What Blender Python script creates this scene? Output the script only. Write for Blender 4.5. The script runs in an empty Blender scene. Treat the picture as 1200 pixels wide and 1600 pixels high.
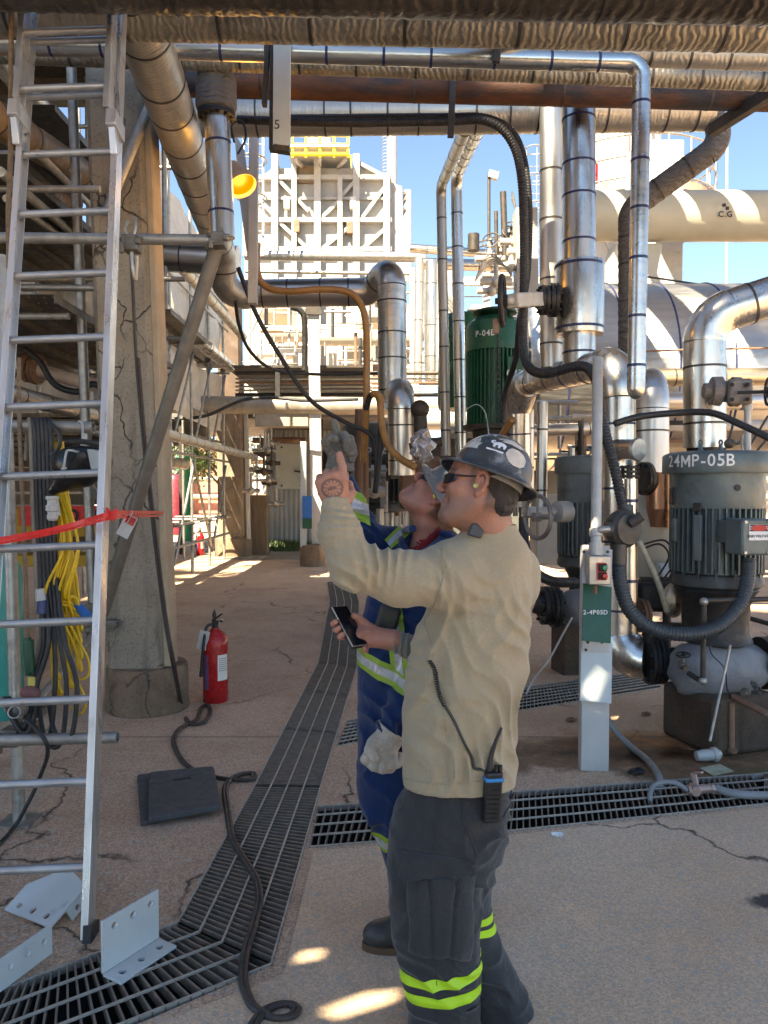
import bpy, math, random
import numpy as np
from mathutils import Vector, Matrix
from mathutils.geometry import delaunay_2d_cdt
R = math.radians
random.seed(7)
S = bpy.context.scene
COL = S.collection
# ---------------------------------------------------------------- camera
PITCH = R(1.67)
CAMH = 1.64
cd = bpy.data.cameras.new('camera')
cam = bpy.data.objects.new('camera', cd); COL.objects.link(cam)
cam.location = (0, 0, CAMH); cam.rotation_euler = (R(90) - PITCH, 0, 0)
cd.sensor_fit = 'VERTICAL'; cd.sensor_height = 24; cd.lens = 18
cd.clip_start = .05; cd.clip_end = 2000
S.camera = cam
# ---------------------------------------------------------------- world, sun, exposure
SUN_EL, SUN_AZ = R(50), R(30)          # light travels towards +y and +x
w = bpy.data.worlds.new('World'); S.world = w; w.use_nodes = True
nt = w.node_tree; nt.nodes.clear()
sky = nt.nodes.new('ShaderNodeTexSky'); sky.sky_type = 'NISHITA'; sky.sun_disc = False
sky.sun_elevation = SUN_EL; sky.sun_rotation = R(180) + SUN_AZ
sky.air_density = .65; sky.dust_density = .0; sky.ozone_density = 4
bg = nt.nodes.new('ShaderNodeBackground'); bg.inputs[1].default_value = .072
wo = nt.nodes.new('ShaderNodeOutputWorld')
nt.links.new(sky.outputs[0], bg.inputs[0]); nt.links.new(bg.outputs[0], wo.inputs[0])
sl = bpy.data.lights.new('sun', 'SUN'); sl.energy = 4.3; sl.angle = R(.5); sl.color = (1, .93, .82)
so = bpy.data.objects.new('sun', sl); COL.objects.link(so)
sd = Vector((math.sin(SUN_AZ) * math.cos(SUN_EL), math.cos(SUN_AZ) * math.cos(SUN_EL), -math.sin(SUN_EL)))
so.rotation_euler = sd.to_track_quat('-Z', 'Y').to_euler(); so.location = (-8, -12, 20)
S.view_settings.view_transform = 'Standard'; S.view_settings.look = 'None'
S.view_settings.exposure = 2.65; S.view_settings.gamma = 1
S.view_settings.use_white_balance = True; S.view_settings.white_balance_temperature = 8000; S.view_settings.white_balance_tint = 6   # camera balanced for open shade
S.cycles.max_bounces = 8; S.cycles.diffuse_bounces = 5; S.cycles.glossy_bounces = 5
S.cycles.use_denoising = True

# ---------------------------------------------------------------- photo pixel -> world
def ray(px, py):
    u = (px - 600) / 1200; v = (800 - py) / 1200
    return Vector((u, math.cos(PITCH) + v * math.sin(PITCH), -math.sin(PITCH) + v * math.cos(PITCH)))
def P(px, py, Y):
    d = ray(px, py); return Vector((0, 0, CAMH)) + d * (Y / d.y)
def G(px, py, z=0):
    d = ray(px, py); return Vector((0, 0, CAMH)) + d * ((z - CAMH) / d.z)
def K(Y): return Y / 1200        # metres per photo pixel at depth Y

# ---------------------------------------------------------------- mesh builder
def frame(d):
    d = d.normalized()
    a = Vector((0, 0, 1)) if abs(d.z) < .9 else Vector((1, 0, 0))
    u = d.cross(a).normalized(); return u, d.cross(u).normalized()
def V(*a): return Vector(a)
class MB:
    def __init__(s): s.v = []; s.f = []
    def add(s, vs, fs):
        n = len(s.v); s.v += [tuple(x) for x in vs]; s.f += [tuple(i + n for i in q) for q in fs]; return s
    def box(s, c, d, Rm=None):
        c = Vector(c); x, y, z = [k / 2 for k in d]
        vs = [Vector(p) for p in ((-x,-y,-z),(x,-y,-z),(x,y,-z),(-x,y,-z),(-x,-y,z),(x,-y,z),(x,y,z),(-x,y,z))]
        if Rm is not None: vs = [Rm @ p for p in vs]
        return s.add([c + p for p in vs], [(0,3,2,1),(4,5,6,7),(0,1,5,4),(1,2,6,5),(2,3,7,6),(3,0,4,7)])
    def bar(s, a, b, wd, th, side=None):     # rectangular bar from a to b; wd along side
        a = Vector(a); b = Vector(b); d = (b - a); L = d.length; d.normalize()
        sd = Vector(side) if side is not None else frame(d)[0]
        sd = (sd - d * sd.dot(d)).normalized(); t = d.cross(sd)
        return s.box((a + b) / 2, (wd, th, L), Matrix((sd, t, d)).transposed())
    def tube(s, pts, r, n=10, caps=True, closed=False):
        pts = [Vector(p) for p in pts]; m = len(pts)
        rs = r if hasattr(r, '__len__') else [r] * m
        vs = []; u = None
        for i in range(m):
            if closed: d = pts[(i + 1) % m] - pts[i - 1]
            else: d = pts[min(i + 1, m - 1)] - pts[max(i - 1, 0)]
            if d.length < 1e-9: d = Vector((0, 0, 1))
            d.normalize()
            if u is None: u = frame(d)[0]
            u = (u - d * u.dot(d)).normalized(); w_ = d.cross(u)
            for k in range(n):
                a = 2 * math.pi * k / n
                vs.append(pts[i] + (u * math.cos(a) + w_ * math.sin(a)) * rs[i])
        fs = []
        for i in range(m if closed else m - 1):
            j = (i + 1) % m
            for k in range(n):
                l = (k + 1) % n
                fs.append((i * n + k, i * n + l, j * n + l, j * n + k))
        if caps and not closed:
            fs.append(tuple(range(n - 1, -1, -1))); fs.append(tuple((m - 1) * n + k for k in range(n)))
        return s.add(vs, fs)
    def cyl(s, a, b, r, r2=None, n=16): return s.tube([a, b], [r, r if r2 is None else r2], n)
    def hollow(s, a, b, r, t=.004, n=16):
        a = Vector(a); b = Vector(b); d = (b - a).normalized()
        return s.lathe([(r, 0), (r, (b - a).length), (r - t, (b - a).length), (r - t, (b - a).length - .12), (0, (b - a).length - .12)], a, d, n)
    def lathe(s, prof, o, axis=(0, 0, 1), n=24, u=None):
        o = Vector(o); d = Vector(axis).normalized(); uu, ww = frame(d)
        if u is not None: uu = (Vector(u) - d * Vector(u).dot(d)).normalized(); ww = d.cross(uu)
        vs = []; fs = []
        for r, z in prof:
            for k in range(n):
                a = 2 * math.pi * k / n
                vs.append(o + d * z + (uu * math.cos(a) + ww * math.sin(a)) * r)
        for i in range(len(prof) - 1):
            for k in range(n):
                l = (k + 1) % n; fs.append((i * n + k, i * n + l, (i + 1) * n + l, (i + 1) * n + k))
        fs.append(tuple(range(n - 1, -1, -1))); fs.append(tuple((len(prof) - 1) * n + k for k in range(n)))
        return s.add(vs, fs)
    def torus(s, c, axis, Rr, r, n=24, m=8, a0=0, a1=2 * math.pi):
        u, w_ = frame(Vector(axis)); full = abs(a1 - a0 - 2 * math.pi) < 1e-6; c = Vector(c)
        k = n if full else n + 1
        return s.tube([c + (u * math.cos(a0 + (a1 - a0) * i / n) + w_ * math.sin(a0 + (a1 - a0) * i / n)) * Rr for i in range(k)], r, m, closed=full)
    def sphere(s, c, r, n=14, m=8, sc=(1, 1, 1)):
        prof = [(r * math.sin(math.pi * i / m) + 1e-5, -r * math.cos(math.pi * i / m)) for i in range(m + 1)]
        k = len(s.v); s.lathe(prof, (0, 0, 0), (0, 0, 1), n)
        s.v[k:] = [(c[0] + x * sc[0], c[1] + y * sc[1], c[2] + z * sc[2]) for x, y, z in s.v[k:]]
        return s
    def prism(s, pts, vec):
        pts = [Vector(p) for p in pts]; n = len(pts); vec = Vector(vec)
        fs = [tuple(range(n - 1, -1, -1)), tuple(range(n, 2 * n))] + [(i, (i + 1) % n, n + (i + 1) % n, n + i) for i in range(n)]
        return s.add(pts + [p + vec for p in pts], fs)
    def plate(s, out, holes, th, o, ux, uy):      # flat plate with real holes; outline in 2-D on axes ux, uy at o
        ux = Vector(ux).normalized(); uy = Vector(uy).normalized(); nz = ux.cross(uy); o = Vector(o)
        pts = [Vector(p) for p in out]; loops = [list(range(len(pts)))]
        for (hx, hy, hr) in holes:
            k = len(pts); loops.append(list(range(k, k + 14)))
            pts += [Vector((hx + hr * math.cos(2 * math.pi * i / 14), hy + hr * math.sin(2 * math.pi * i / 14))) for i in range(14)]
        ed = [(l[i], l[(i + 1) % len(l)]) for l in loops for i in range(len(l))]
        v2, _, f2, _, _, _ = delaunay_2d_cdt(pts, ed, [], 0, 1e-6)
        keep = []
        for f in f2:
            c = sum((v2[i] for i in f), Vector((0, 0))) / len(f)
            if inside(c, out) and all((c - Vector((h[0], h[1]))).length > h[2] * .98 for h in holes): keep.append(tuple(f))
        n = len(v2)
        vs = [o + ux * p.x + uy * p.y for p in v2]; vs += [p + nz * th for p in vs]
        fs = [tuple(reversed(f)) for f in keep] + [tuple(i + n for i in f) for f in keep]
        for l in loops:
            m = len(l)
            for i in range(m): fs.append((l[i], l[(i + 1) % m], n + l[(i + 1) % m], n + l[i]))
        return s.add(vs, fs)
    def build(s, name, mat, parent=None, label=None, cat=None, group=None, kind=None, smooth=35, bevel=0, origin=None):
        return finish(name, s.v, s.f, mat, parent, label, cat, group, kind, smooth, bevel, origin)
def inside(p, poly):
    x, y = p[0], p[1]; c = False; n = len(poly)
    for i in range(n):
        x1, y1 = poly[i][0], poly[i][1]; x2, y2 = poly[i - 1][0], poly[i - 1][1]
        if (y1 > y) != (y2 > y) and x < (x2 - x1) * (y - y1) / (y2 - y1) + x1: c = not c
    return c
def rootloc(o):
    L = Vector((0, 0, 0))
    while o is not None: L += o.location; o = o.parent
    return L
def tag(o, label, cat, group=None, kind=None):
    if label: o['label'] = label
    if cat: o['category'] = cat
    if group: o['group'] = group
    if kind: o['kind'] = kind
    return o
def finish(name, vs, fs, mat, parent=None, label=None, cat=None, group=None, kind=None, smooth=35, bevel=0, origin=None):
    me = bpy.data.meshes.new(name)
    A = np.array([tuple(v) for v in vs], dtype=np.float64)
    if parent is not None: L = rootloc(parent)
    elif origin is not None: L = Vector(origin)
    else:
        mn, mx = A.min(0), A.max(0); L = Vector(((mn[0] + mx[0]) / 2, (mn[1] + mx[1]) / 2, mn[2]))
    A = A - np.array(L)
    me.from_pydata(A.tolist(), [], fs if isinstance(fs, list) else fs.tolist())
    for m in (mat if isinstance(mat, (list, tuple)) else [mat]): me.materials.append(m)
    if smooth:
        me.polygons.foreach_set('use_smooth', [True] * len(me.polygons))
        if smooth < 180: me.set_sharp_from_angle(angle=R(smooth))
    o = bpy.data.objects.new(name, me); COL.objects.link(o)
    if parent is not None: o.parent = parent
    else: o.location = L
    tag(o, label, cat, group, kind)
    if bevel:
        b = o.modifiers.new('bevel', 'BEVEL'); b.width = bevel; b.segments = 2; b.limit_method = 'ANGLE'; b.angle_limit = R(40)
    me.update(); return o
def thing(name, label, cat, loc, group=None):
    o = bpy.data.objects.new(name, None); COL.objects.link(o); o.location = loc; o.empty_display_size = .1
    return tag(o, label, cat, group)
def copy_tree(o, off, label=None, parent=None):
    c = o.copy(); COL.objects.link(c)
    if parent is None: c.location = o.location + Vector(off)
    else: c.parent = parent
    if label: c['label'] = label
    for ch in list(o.children): copy_tree(ch, (0, 0, 0), None, c)
    return c
def spline(pts, per=8):      # Catmull-Rom
    pts = [Vector(p) for p in pts]; out = []
    for i in range(len(pts) - 1):
        p0, p1, p2, p3 = pts[max(i - 1, 0)], pts[i], pts[i + 1], pts[min(i + 2, len(pts) - 1)]
        for k in range(per):
            t = k / per
            out.append(.5 * ((2 * p1) + (p2 - p0) * t + (2 * p0 - 5 * p1 + 4 * p2 - p3) * t * t + (3 * p1 - p0 - 3 * p2 + p3) * t ** 3))
    out.append(pts[-1]); return out
def resample(pts, step):
    out = [pts[0].copy()]; acc = 0
    for a, b in zip(pts, pts[1:]):
        L = (b - a).length; t = step - acc
        while t <= L: out.append(a.lerp(b, t / L)); t += step
        acc = (acc + L) % step if L > 0 else acc
    return out
def cable(name, pts, r, mat, label=None, cat=None, group=None, parent=None, n=8, per=8):
    return MB().tube(spline(pts, per), r, n).build(name, mat, parent, label, cat, group, smooth=180)
def conduit(name, pts, r, mat, label=None, cat=None, group=None, parent=None, pitch=.02, amp=.09):   # corrugated flexible conduit
    q = resample(spline(pts, 12), pitch / 4)
    rs = [r * (1 + amp * math.sin(i * math.pi / 2)) for i in range(len(q))]
    return MB().tube(q, rs, 12).build(name, mat, parent, label, cat, group, smooth=60)
def fillet(pts, Rb):
    pts = [Vector(p) for p in pts]; segs = []; cur = pts[0]
    for i in range(1, len(pts) - 1):
        a, b, c = pts[i - 1], pts[i], pts[i + 1]
        d1 = (a - b).normalized(); d2 = (c - b).normalized(); ang = d1.angle(d2)
        t = min(Rb / math.tan(ang / 2), (a - b).length * .49 if i > 1 else (a - b).length * .95, (c - b).length * .49 if i < len(pts) - 2 else (c - b).length * .95)
        rr = t * math.tan(ang / 2)
        s_, e_ = b + d1 * t, b + d2 * t
        cen = b + (d1 + d2).normalized() * (rr / math.sin(ang / 2))
        v1 = s_ - cen; v2 = e_ - cen; th = v1.angle(v2); arc = []
        for k in range(13):
            q = k / 12; arc.append(cen + (v1 * math.sin((1 - q) * th) + v2 * math.sin(q * th)) / math.sin(th))
        segs.append(('s', cur, s_)); segs.append(('e', arc)); cur = e_
    segs.append(('s', cur, pts[-1])); return segs
def pipe(name, label, pts, r, mat, band=0, bandm=None, Rb=None, group=None, cat='pipe', bw=.016, n=24, gore=True, emat=None, wrinkle=0, er=1):
    """pipe run: straight sections, elbows and jacket bands as parts"""
    segs = fillet(pts, Rb or r * 2.4)
    low = min(pts, key=lambda p: p.z)
    simple = len(segs) == 1 and not band
    t = None if simple else thing(name, label, cat, low, group)
    for sg in segs:
        if sg[0] == 's':
            a, b = sg[1], sg[2]
            if (b - a).length < .01: continue
            L = (b - a).length; k = max(2, int(L / .25))
            if wrinkle:
                k = int(L / .02); q = [a.lerp(b, i / k) for i in range(k + 1)]
                rs = [r * (1 + wrinkle * (math.sin(i * 1.9 + 2 * math.sin(i * .37)) + .6 * random.uniform(-1, 1))) for i in range(k + 1)]
            else: q = [a.lerp(b, i / k) for i in range(k + 1)]; rs = r
            m = MB().tube(q, rs, n)
            if simple: return m.build(name, mat, None, label, cat, group)
            m.build('straight_section', mat, t)
            if band:
                c = max(1, round(L / band)); d = (b - a).normalized(); hs = L / c
                for i in range(c):
                    p = a + d * (hs * (i + .5 + .12 * random.uniform(-1, 1)))
                    MB().tube([p - d * bw / 2, p + d * bw / 2], r * 1.018 + .001, n).build('band', bandm, t)
        else:
            arc = sg[1]
            rs = r * 1.012 * er
            if gore: rs = [r * (1.004 + .016 * (i % 2)) * (1 + (er - 1) * math.sin(math.pi * min(1, .12 + i / 12 * .76))) for i in range(13)]
            MB().tube(arc, rs, n).build('elbow', emat or mat, t, smooth=25)
    return t
def flange(c, axis, r, th, mat, parent, bolts=8, name='flange', label=None):
    ax = Vector(axis).normalized(); c = Vector(c); m = MB()
    m.lathe([(r * .5, -th * .5), (r, -th * .5), (r, -th * .06), (r * .93, -th * .05), (r * .93, th * .05), (r, th * .06), (r, th * .5), (r * .5, th * .5)], c, ax, 28)
    u, w_ = frame(ax)
    for i in range(bolts):
        a = 2 * math.pi * (i + .5) / bolts; p = c + (u * math.cos(a) + w_ * math.sin(a)) * r * .82
        m.cyl(p - ax * th * .85, p + ax * th * .85, r * .085, n=6)
    return m.build(name, mat, parent, label)
def handwheel(name, c, axis, Rr, mat, label=None, cat=None, parent=None, spokes=5, r=None, stem=.12):
    ax = Vector(axis).normalized(); c = Vector(c); u, w_ = frame(ax); r = r or Rr * .09; m = MB()
    m.torus(c, ax, Rr, r, 28, 8)
    for i in range(spokes):
        a = 2 * math.pi * i / spokes; m.cyl(c, c + (u * math.cos(a) + w_ * math.sin(a)) * Rr, r * .6, n=6)
    m.cyl(c - ax * stem, c + ax * r * 1.5, r * 1.2, n=10)
    m.cyl(c - ax * r, c + ax * r * 2, r * 2.2, n=6)
    return m.build(name, mat, parent, label, cat)
def glyph(ch, size, bold):
    """one flat letter: vertices, faces, left and right edge"""
    if ch == 'M':
        h, w_, k = .70*size, .66*size, .135*size; q = MB()
        for pts in (((0,0),(k,0),(k,h),(0,h)), ((w_-k,0),(w_,0),(w_,h),(w_-k,h)), ((k,h*.99),(k,h*.62),(w_/2,h*.16),(w_/2,h*.53)), ((w_-k,h*.62),(w_-k,h*.99),(w_/2,h*.53),(w_/2,h*.16))):
            q.add([(x, y - h/2, 0) for x, y in pts], [(0,1,2,3)])
        return q.v, q.f
    cu = bpy.data.curves.new('t', 'FONT'); cu.body = ch; cu.size = size; cu.align_y = 'CENTER'; cu.offset = bold; cu.resolution_u = 3
    ob = bpy.data.objects.new('t', cu); COL.objects.link(ob)
    dg = bpy.context.evaluated_depsgraph_get(); dg.update()
    me = bpy.data.meshes.new_from_object(ob.evaluated_get(dg)); bpy.data.objects.remove(ob); bpy.data.curves.remove(cu)
    vs = [tuple(v.co) for v in me.vertices]; fs = [tuple(p.vertices) for p in me.polygons]; bpy.data.meshes.remove(me)
    return vs, fs
def text_mesh(txt, size, o, ux, uy, mat, parent=None, name='lettering', label=None, wrap=None, bold=0, cond=1, spacing=1):
    """flat lettering on the plane ux, uy centred at o; wrap=(centre, radius): bent round a vertical cylinder"""
    V2 = []; F2 = []; cx = 0
    for ch in txt:
        if ch == ' ': cx += .34*size; continue
        v_, f_ = glyph(ch, size, bold); x0 = min(p[0] for p in v_); x1 = max(p[0] for p in v_); n = len(V2)
        V2 += [(p[0] - x0 + cx, p[1]) for p in v_]; F2 += [tuple(i + n for i in q) for q in f_]; cx += x1 - x0 + .115*size*spacing
    mid = cx/2
    ux = Vector(ux).normalized(); uy = Vector(uy).normalized(); o = Vector(o); vs = []
    for x, y in V2:
        x = (x - mid)*cond
        if wrap:
            c, rr = wrap; rr += .0035; a0 = math.atan2(o.y - c[1], o.x - c[0]); a = a0 + x / rr
            vs.append(Vector((c[0] + rr * math.cos(a), c[1] + rr * math.sin(a), o.z + y)))
        else: vs.append(o + ux * x + uy * y)
    return finish(name, vs, F2, mat, parent, label, smooth=0)

# ---------------------------------------------------------------- materials
_mc = {}
def nodes(name):
    m = bpy.data.materials.new(name); m.use_nodes = True; t = m.node_tree; b = t.nodes['Principled BSDF']
    tc = t.nodes.new('ShaderNodeTexCoord'); return m, t, b, tc
def nn(t, kind, **kw):
    n = t.nodes.new('ShaderNode' + kind)
    for k, v in kw.items():
        if k in n.inputs.keys(): n.inputs[k].default_value = v
        else: setattr(n, k, v)
    return n
def c4(c): return (c[0], c[1], c[2], 1)
def noise(t, vec, scale, detail=5, rough=.6, dist=0):
    n = nn(t, 'TexNoise', Scale=scale, Detail=detail, Roughness=rough, Distortion=dist); t.links.new(vec, n.inputs['Vector']); return n.outputs['Fac']
def ramp(t, fac, a, b, ca=(0, 0, 0), cb=(1, 1, 1), const=False):
    r = t.nodes.new('ShaderNodeValToRGB'); e = r.color_ramp.elements
    e[0].position = a; e[1].position = b; e[0].color = c4(ca); e[1].color = c4(cb)
    if const: r.color_ramp.interpolation = 'CONSTANT'
    t.links.new(fac, r.inputs[0]); return r.outputs[0]
def mix(t, fac, a, b, mode='MIX'):
    n = t.nodes.new('ShaderNodeMix'); n.data_type = 'RGBA'; n.blend_type = mode
    for sck, v in ((n.inputs[0], fac), (n.inputs[6], a), (n.inputs[7], b)):
        if isinstance(v, bpy.types.NodeSocket): t.links.new(v, sck)
        elif isinstance(v, (int, float)): sck.default_value = v
        else: sck.default_value = c4(v)
    return n.outputs[2]
def mapping(t, vec, scale=(1, 1, 1), rot=(0, 0, 0), loc=(0, 0, 0)):
    n = t.nodes.new('ShaderNodeMapping'); n.inputs['Scale'].default_value = scale; n.inputs['Rotation'].default_value = rot; n.inputs['Location'].default_value = loc
    t.links.new(vec, n.inputs['Vector']); return n.outputs[0]
def math_(t, op, a, b=None):
    n = t.nodes.new('ShaderNodeMath'); n.operation = op
    for sck, v in ((n.inputs[0], a), (n.inputs[1], b)):
        if v is None: continue
        if isinstance(v, bpy.types.NodeSocket): t.links.new(v, sck)
        else: sck.default_value = v
    return n.outputs[0]
def bump(t, b, h, strength, dist=.01):
    n = nn(t, 'Bump', Strength=strength, Distance=dist); t.links.new(h, n.inputs['Height'])
    old = b.inputs['Normal'].links
    if old: t.links.new(old[0].from_socket, n.inputs['Normal'])
    t.links.new(n.outputs[0], b.inputs['Normal'])
def M(name, c1, c2=None, scale=6, rough=.55, metal=0, bp=.15, bs=60, st=(1, 1, 1), c3=None, s3=2.5, t3=(.55, .7), rv=.15, spec=None, bd=.01):
    """noise-mottled surface: c1/c2 mottling, c3 patches (dirt, rust), bump"""
    if name in _mc: return _mc[name]
    m, t, b, tc = nodes(name); vec = mapping(t, tc.outputs['Object'], st)
    c2 = c2 or tuple(x * .8 for x in c1)
    col = mix(t, ramp(t, noise(t, vec, scale), .35, .68), c1, c2)
    if c3: col = mix(t, ramp(t, noise(t, vec, s3, 7, .65), t3[0], t3[1]), col, c3)
    t.links.new(col, b.inputs['Base Color']); b.inputs['Metallic'].default_value = metal
    if spec is not None: b.inputs['Specular IOR Level'].default_value = spec
    rr = nn(t, 'MapRange'); t.links.new(noise(t, vec, scale * 1.7, 4), rr.inputs[0])
    rr.inputs[1].default_value = .3; rr.inputs[2].default_value = .7
    rr.inputs[3].default_value = max(.05, rough - rv); rr.inputs[4].default_value = min(1, rough + rv)
    t.links.new(rr.outputs[0], b.inputs['Roughness'])
    if bp: bump(t, b, noise(t, vec, bs, 4), bp, bd)
    _mc[name] = m; return m
def jacket(name, c1, c2, rough, axis, wr=0, wscale=14, dent=.15, metal=1, dirt=None):
    """metal weather jacket on insulated pipe; axis: 0 x, 1 y, 2 z; wr: wrinkles round the pipe"""
    if name in _mc: return _mc[name]
    m, t, b, tc = nodes(name); o = tc.outputs['Object']
    st = [3.5, 3.5, 3.5]; st[axis] = .35
    sv = mapping(t, o, st)
    col = mix(t, ramp(t, noise(t, sv, 3, 6), .3, .7), c1, c2)
    if dirt: col = mix(t, ramp(t, noise(t, o, 2.2, 8, .7), .52, .72), col, dirt)
    t.links.new(col, b.inputs['Base Color']); b.inputs['Metallic'].default_value = metal
    rr = nn(t, 'MapRange'); t.links.new(noise(t, sv, 5, 5), rr.inputs[0])
    rr.inputs[1].default_value = .3; rr.inputs[2].default_value = .7; rr.inputs[3].default_value = rough * .75; rr.inputs[4].default_value = rough * 1.35
    t.links.new(rr.outputs[0], b.inputs['Roughness'])
    bump(t, b, noise(t, o, 5, 3), dent, .02)
    if wr:
        wv = nn(t, 'TexWave', wave_type='BANDS', bands_direction='XYZ'[axis], wave_profile='SIN', Scale=wscale, Distortion=9.0, Detail=4, **{'Detail Scale': 1.2})
        t.links.new(o, wv.inputs['Vector']); bump(t, b, wv.outputs['Fac'], wr, .012)
    _mc[name] = m; return m
# ---------------------------------------------------------------- material set
ALU = (.66,.635,.59); ALUB = (.50,.465,.41)
def alu(axis, k=0): return jacket('aluminium_jacket_%s%d' % ('xyz'[axis], k), ALU, ALUB, .29 + .05 * k, axis, wr=.0, dent=.22)
def alud(axis): return jacket('dull_aluminium_jacket_%s' % 'xyz'[axis], (.56, .53, .48), (.42, .39, .34), .42, axis, wr=.12, wscale=9, dent=.3, metal=.85)
def weath(axis): return jacket('weathered_jacket_%s' % 'xyz'[axis], (.40, .36, .29), (.26, .23, .18), .5, axis, wr=.45, wscale=8, dent=.5, metal=.55, dirt=(.11, .09, .07))
dark_jacket = jacket('dark_oiled_jacket',(.07,.06,.052),(.035,.03,.027), .45, 0, wr=.5, wscale=5, dent=.5, metal=.3, dirt=(.02, .018, .016))
grey_wrap = jacket('grey_cloth_wrap', (.16, .15, .14), (.11, .10, .09), .8, 2, wr=.7, wscale=8, dent=.4, metal=0)
bandm = M('navy_band', (.015, .02, .08), (.03, .035, .10), rough=.35, bp=0)
bandd = M('dark_band', (.10, .09, .08), (.05, .045, .04), rough=.45, metal=.6, bp=0)
galv = M('galvanised_steel', (.42, .41, .38), (.30, .29, .26), 14, .5, .75, .1, 80, c3=(.20, .16, .12), s3=5, t3=(.58, .75))
ladder_alu = M('ladder_aluminium', (.68, .69, .70), (.56, .56, .55), 3, .36, .85, .08, 60, st=(4, 4, .5), c3=(.40, .39, .36), s3=6, t3=(.58, .72))  # the ladder's own bright aluminium
rungm = M('ladder_rung_aluminium', (.52, .53, .53), (.42, .42, .42), 12, .42, .8, .1, 90)
paint_w = M('white_paint',(.50,.50,.48),(.40,.40,.385), 5, .5, 0, .06, 50, c3=(.38, .34, .28), s3=4, t3=(.6, .74))
paint_sun = M('chalky_white_paint', (.36,.35,.33),(.29,.285,.265), 2, .6, 0, .05, 30, c3=(.24,.175,.11),s3=1.3,t3=(.66,.78))
cream = M('cream_paint', (.42,.39,.31),(.36,.335,.26), 1.2, .42, 0, .04, 20)
beam_w = M('grey_white_steel',(.46,.45,.43),(.38,.37,.35), 4, .5, 0, .06, 50, c3=(.25, .21, .17), s3=5, t3=(.62, .74))
steel_d = M('dark_steel', (.045, .04, .036), (.08, .065, .05), 12, .55, .4, .3, 60, c3=(.14, .07, .035), s3=5, t3=(.55, .75))
black_iron = M('black_iron', (.02, .02, .02), (.04, .035, .032), 12, .5, .3, .3, 60)
rusty = M('rusty_pipe', (.17, .065, .03), (.055, .03, .025), 4, .62, .15, .4, 45, st=(.6, 2, 2), c3=(.028, .03, .04), s3=2.2, t3=(.48, .6))
rust_br = M('rust_brown_steel', (.24, .13, .08), (.15, .08, .05), 6, .65, .1, .3, 50, c3=(.30, .24, .18), s3=3)
rubber = M('black_rubber', (.018, .018, .019), (.03, .03, .03), 12, .5, 0, .2, 120)
rubber_g = M('ribbed_grey_rubber', (.035, .045, .052), (.025, .03, .034), 12, .48, 0, .1, 120)
hose_g = M('grey_hose', (.24, .25, .25), (.17, .17, .165), 10, .5, 0, .15, 90)
hose_o = M('amber_hose', (.42, .22, .075), (.30, .15, .05), 8, .42, 0, .1, 60)
yellow = M('yellow_cable', (.78, .50, .02), (.62, .38, .015), 14, .38, 0, .05, 60)
redp = M('red_enamel', (.42, .012, .014), (.33, .01, .012), 6, .28, 0, .05, 30)
tape_r = M('red_barrier_tape', (.78, .035, .03), (.62, .02, .02), 30, .35, 0, .2, 50)
ink = M('black_ink', (.012, .012, .012), rough=.6, bp=0)
white_ink = M('white_ink', (.78, .78, .76), (.62, .64, .63), 60, .6, 0, 0, rv=.05)
red_ink = M('red_ink', (.55, .03, .03), rough=.5, bp=0)
blue_p = M('blue_paint', (.02, .16, .50), (.02, .12, .40), rough=.5, bp=0)
green_p = M('green_paint', (.012, .085, .045), (.010, .065, .035), 9, .45, 0, .08, 60, c3=(.05, .13, .09), s3=5, t3=(.62, .75))
motor_green = M('motor_green', (.016, .115, .055), (.012, .085, .042), 8, .38, 0, .12, 60)
motor_grey = M('motor_grey_green', (.115, .15, .15), (.085, .11, .11), 8, .42, .1, .12, 70, c3=(.045, .05, .048), s3=3, t3=(.58, .74))
motor_old = M('old_motor_grey', (.15, .17, .165), (.10, .11, .105), 8, .5, .1, .15, 70, c3=(.05, .045, .04), s3=3)
jkt_cloth = M('grey_valve_jacket', (.21, .225, .235), (.15, .16, .17), 5, .62, 0, .5, 9, bd=.03)
box_grey = M('light_grey_enamel',(.47,.51,.50),(.40,.44,.43), 3, .42, 0, .04, 30)
bracket_p = M('bracket_grey_paint',(.58,.61,.60),(.52,.55,.54), 5, .42, 0, .06, 60, c3=(.36, .38, .37), s3=6, t3=(.64, .76))
foam = M('dark_foam',(.055,.057,.06),(.08,.082,.085), 14, .75, 0, .4, 120)
wood = M('raw_timber', (.52, .36, .20), (.40, .26, .13), 9, .65, 0, .3, 40, st=(3, 3, .25))
wood_d = M('old_timber', (.20, .15, .10), (.13, .095, .06), 9, .75, 0, .4, 40, st=(3, 3, .25))
tarp = M('white_tarpaulin',(.55,.54,.51),(.45,.44,.41), 3, .5, 0, .6, 7, bd=.05)
ropem = M('old_rope', (.24, .17, .11), (.15, .10, .06), 40, .85, 0, .6, 120)
plastic_g = M('dark_green_plastic', (.01, .07, .035), rough=.5)
galv_b = M('bright_small_pipe', (.46, .45, .42), (.34, .33, .30), 10, .4, .8, .1, 80)
cor_w = M('grey_sheet_wall', (.33, .35, .355), (.26, .28, .28), 2, .5, .2, .05, 30)
yel_p = M('yellow_safety_paint', (.80, .66, .03), (.68, .55, .02), 3, .45, 0, .04, 30)
gr_bar = M('grating_steel',(.25,.205,.16),(.165,.135,.105),20,.6,.15, .2, 90, c3=(.13, .075, .045), s3=7, t3=(.56, .72))
gr_rod = M('grating_rod_steel',(.46,.42,.36),(.33,.30,.26),25,.55,.3, .2, 90)

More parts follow.
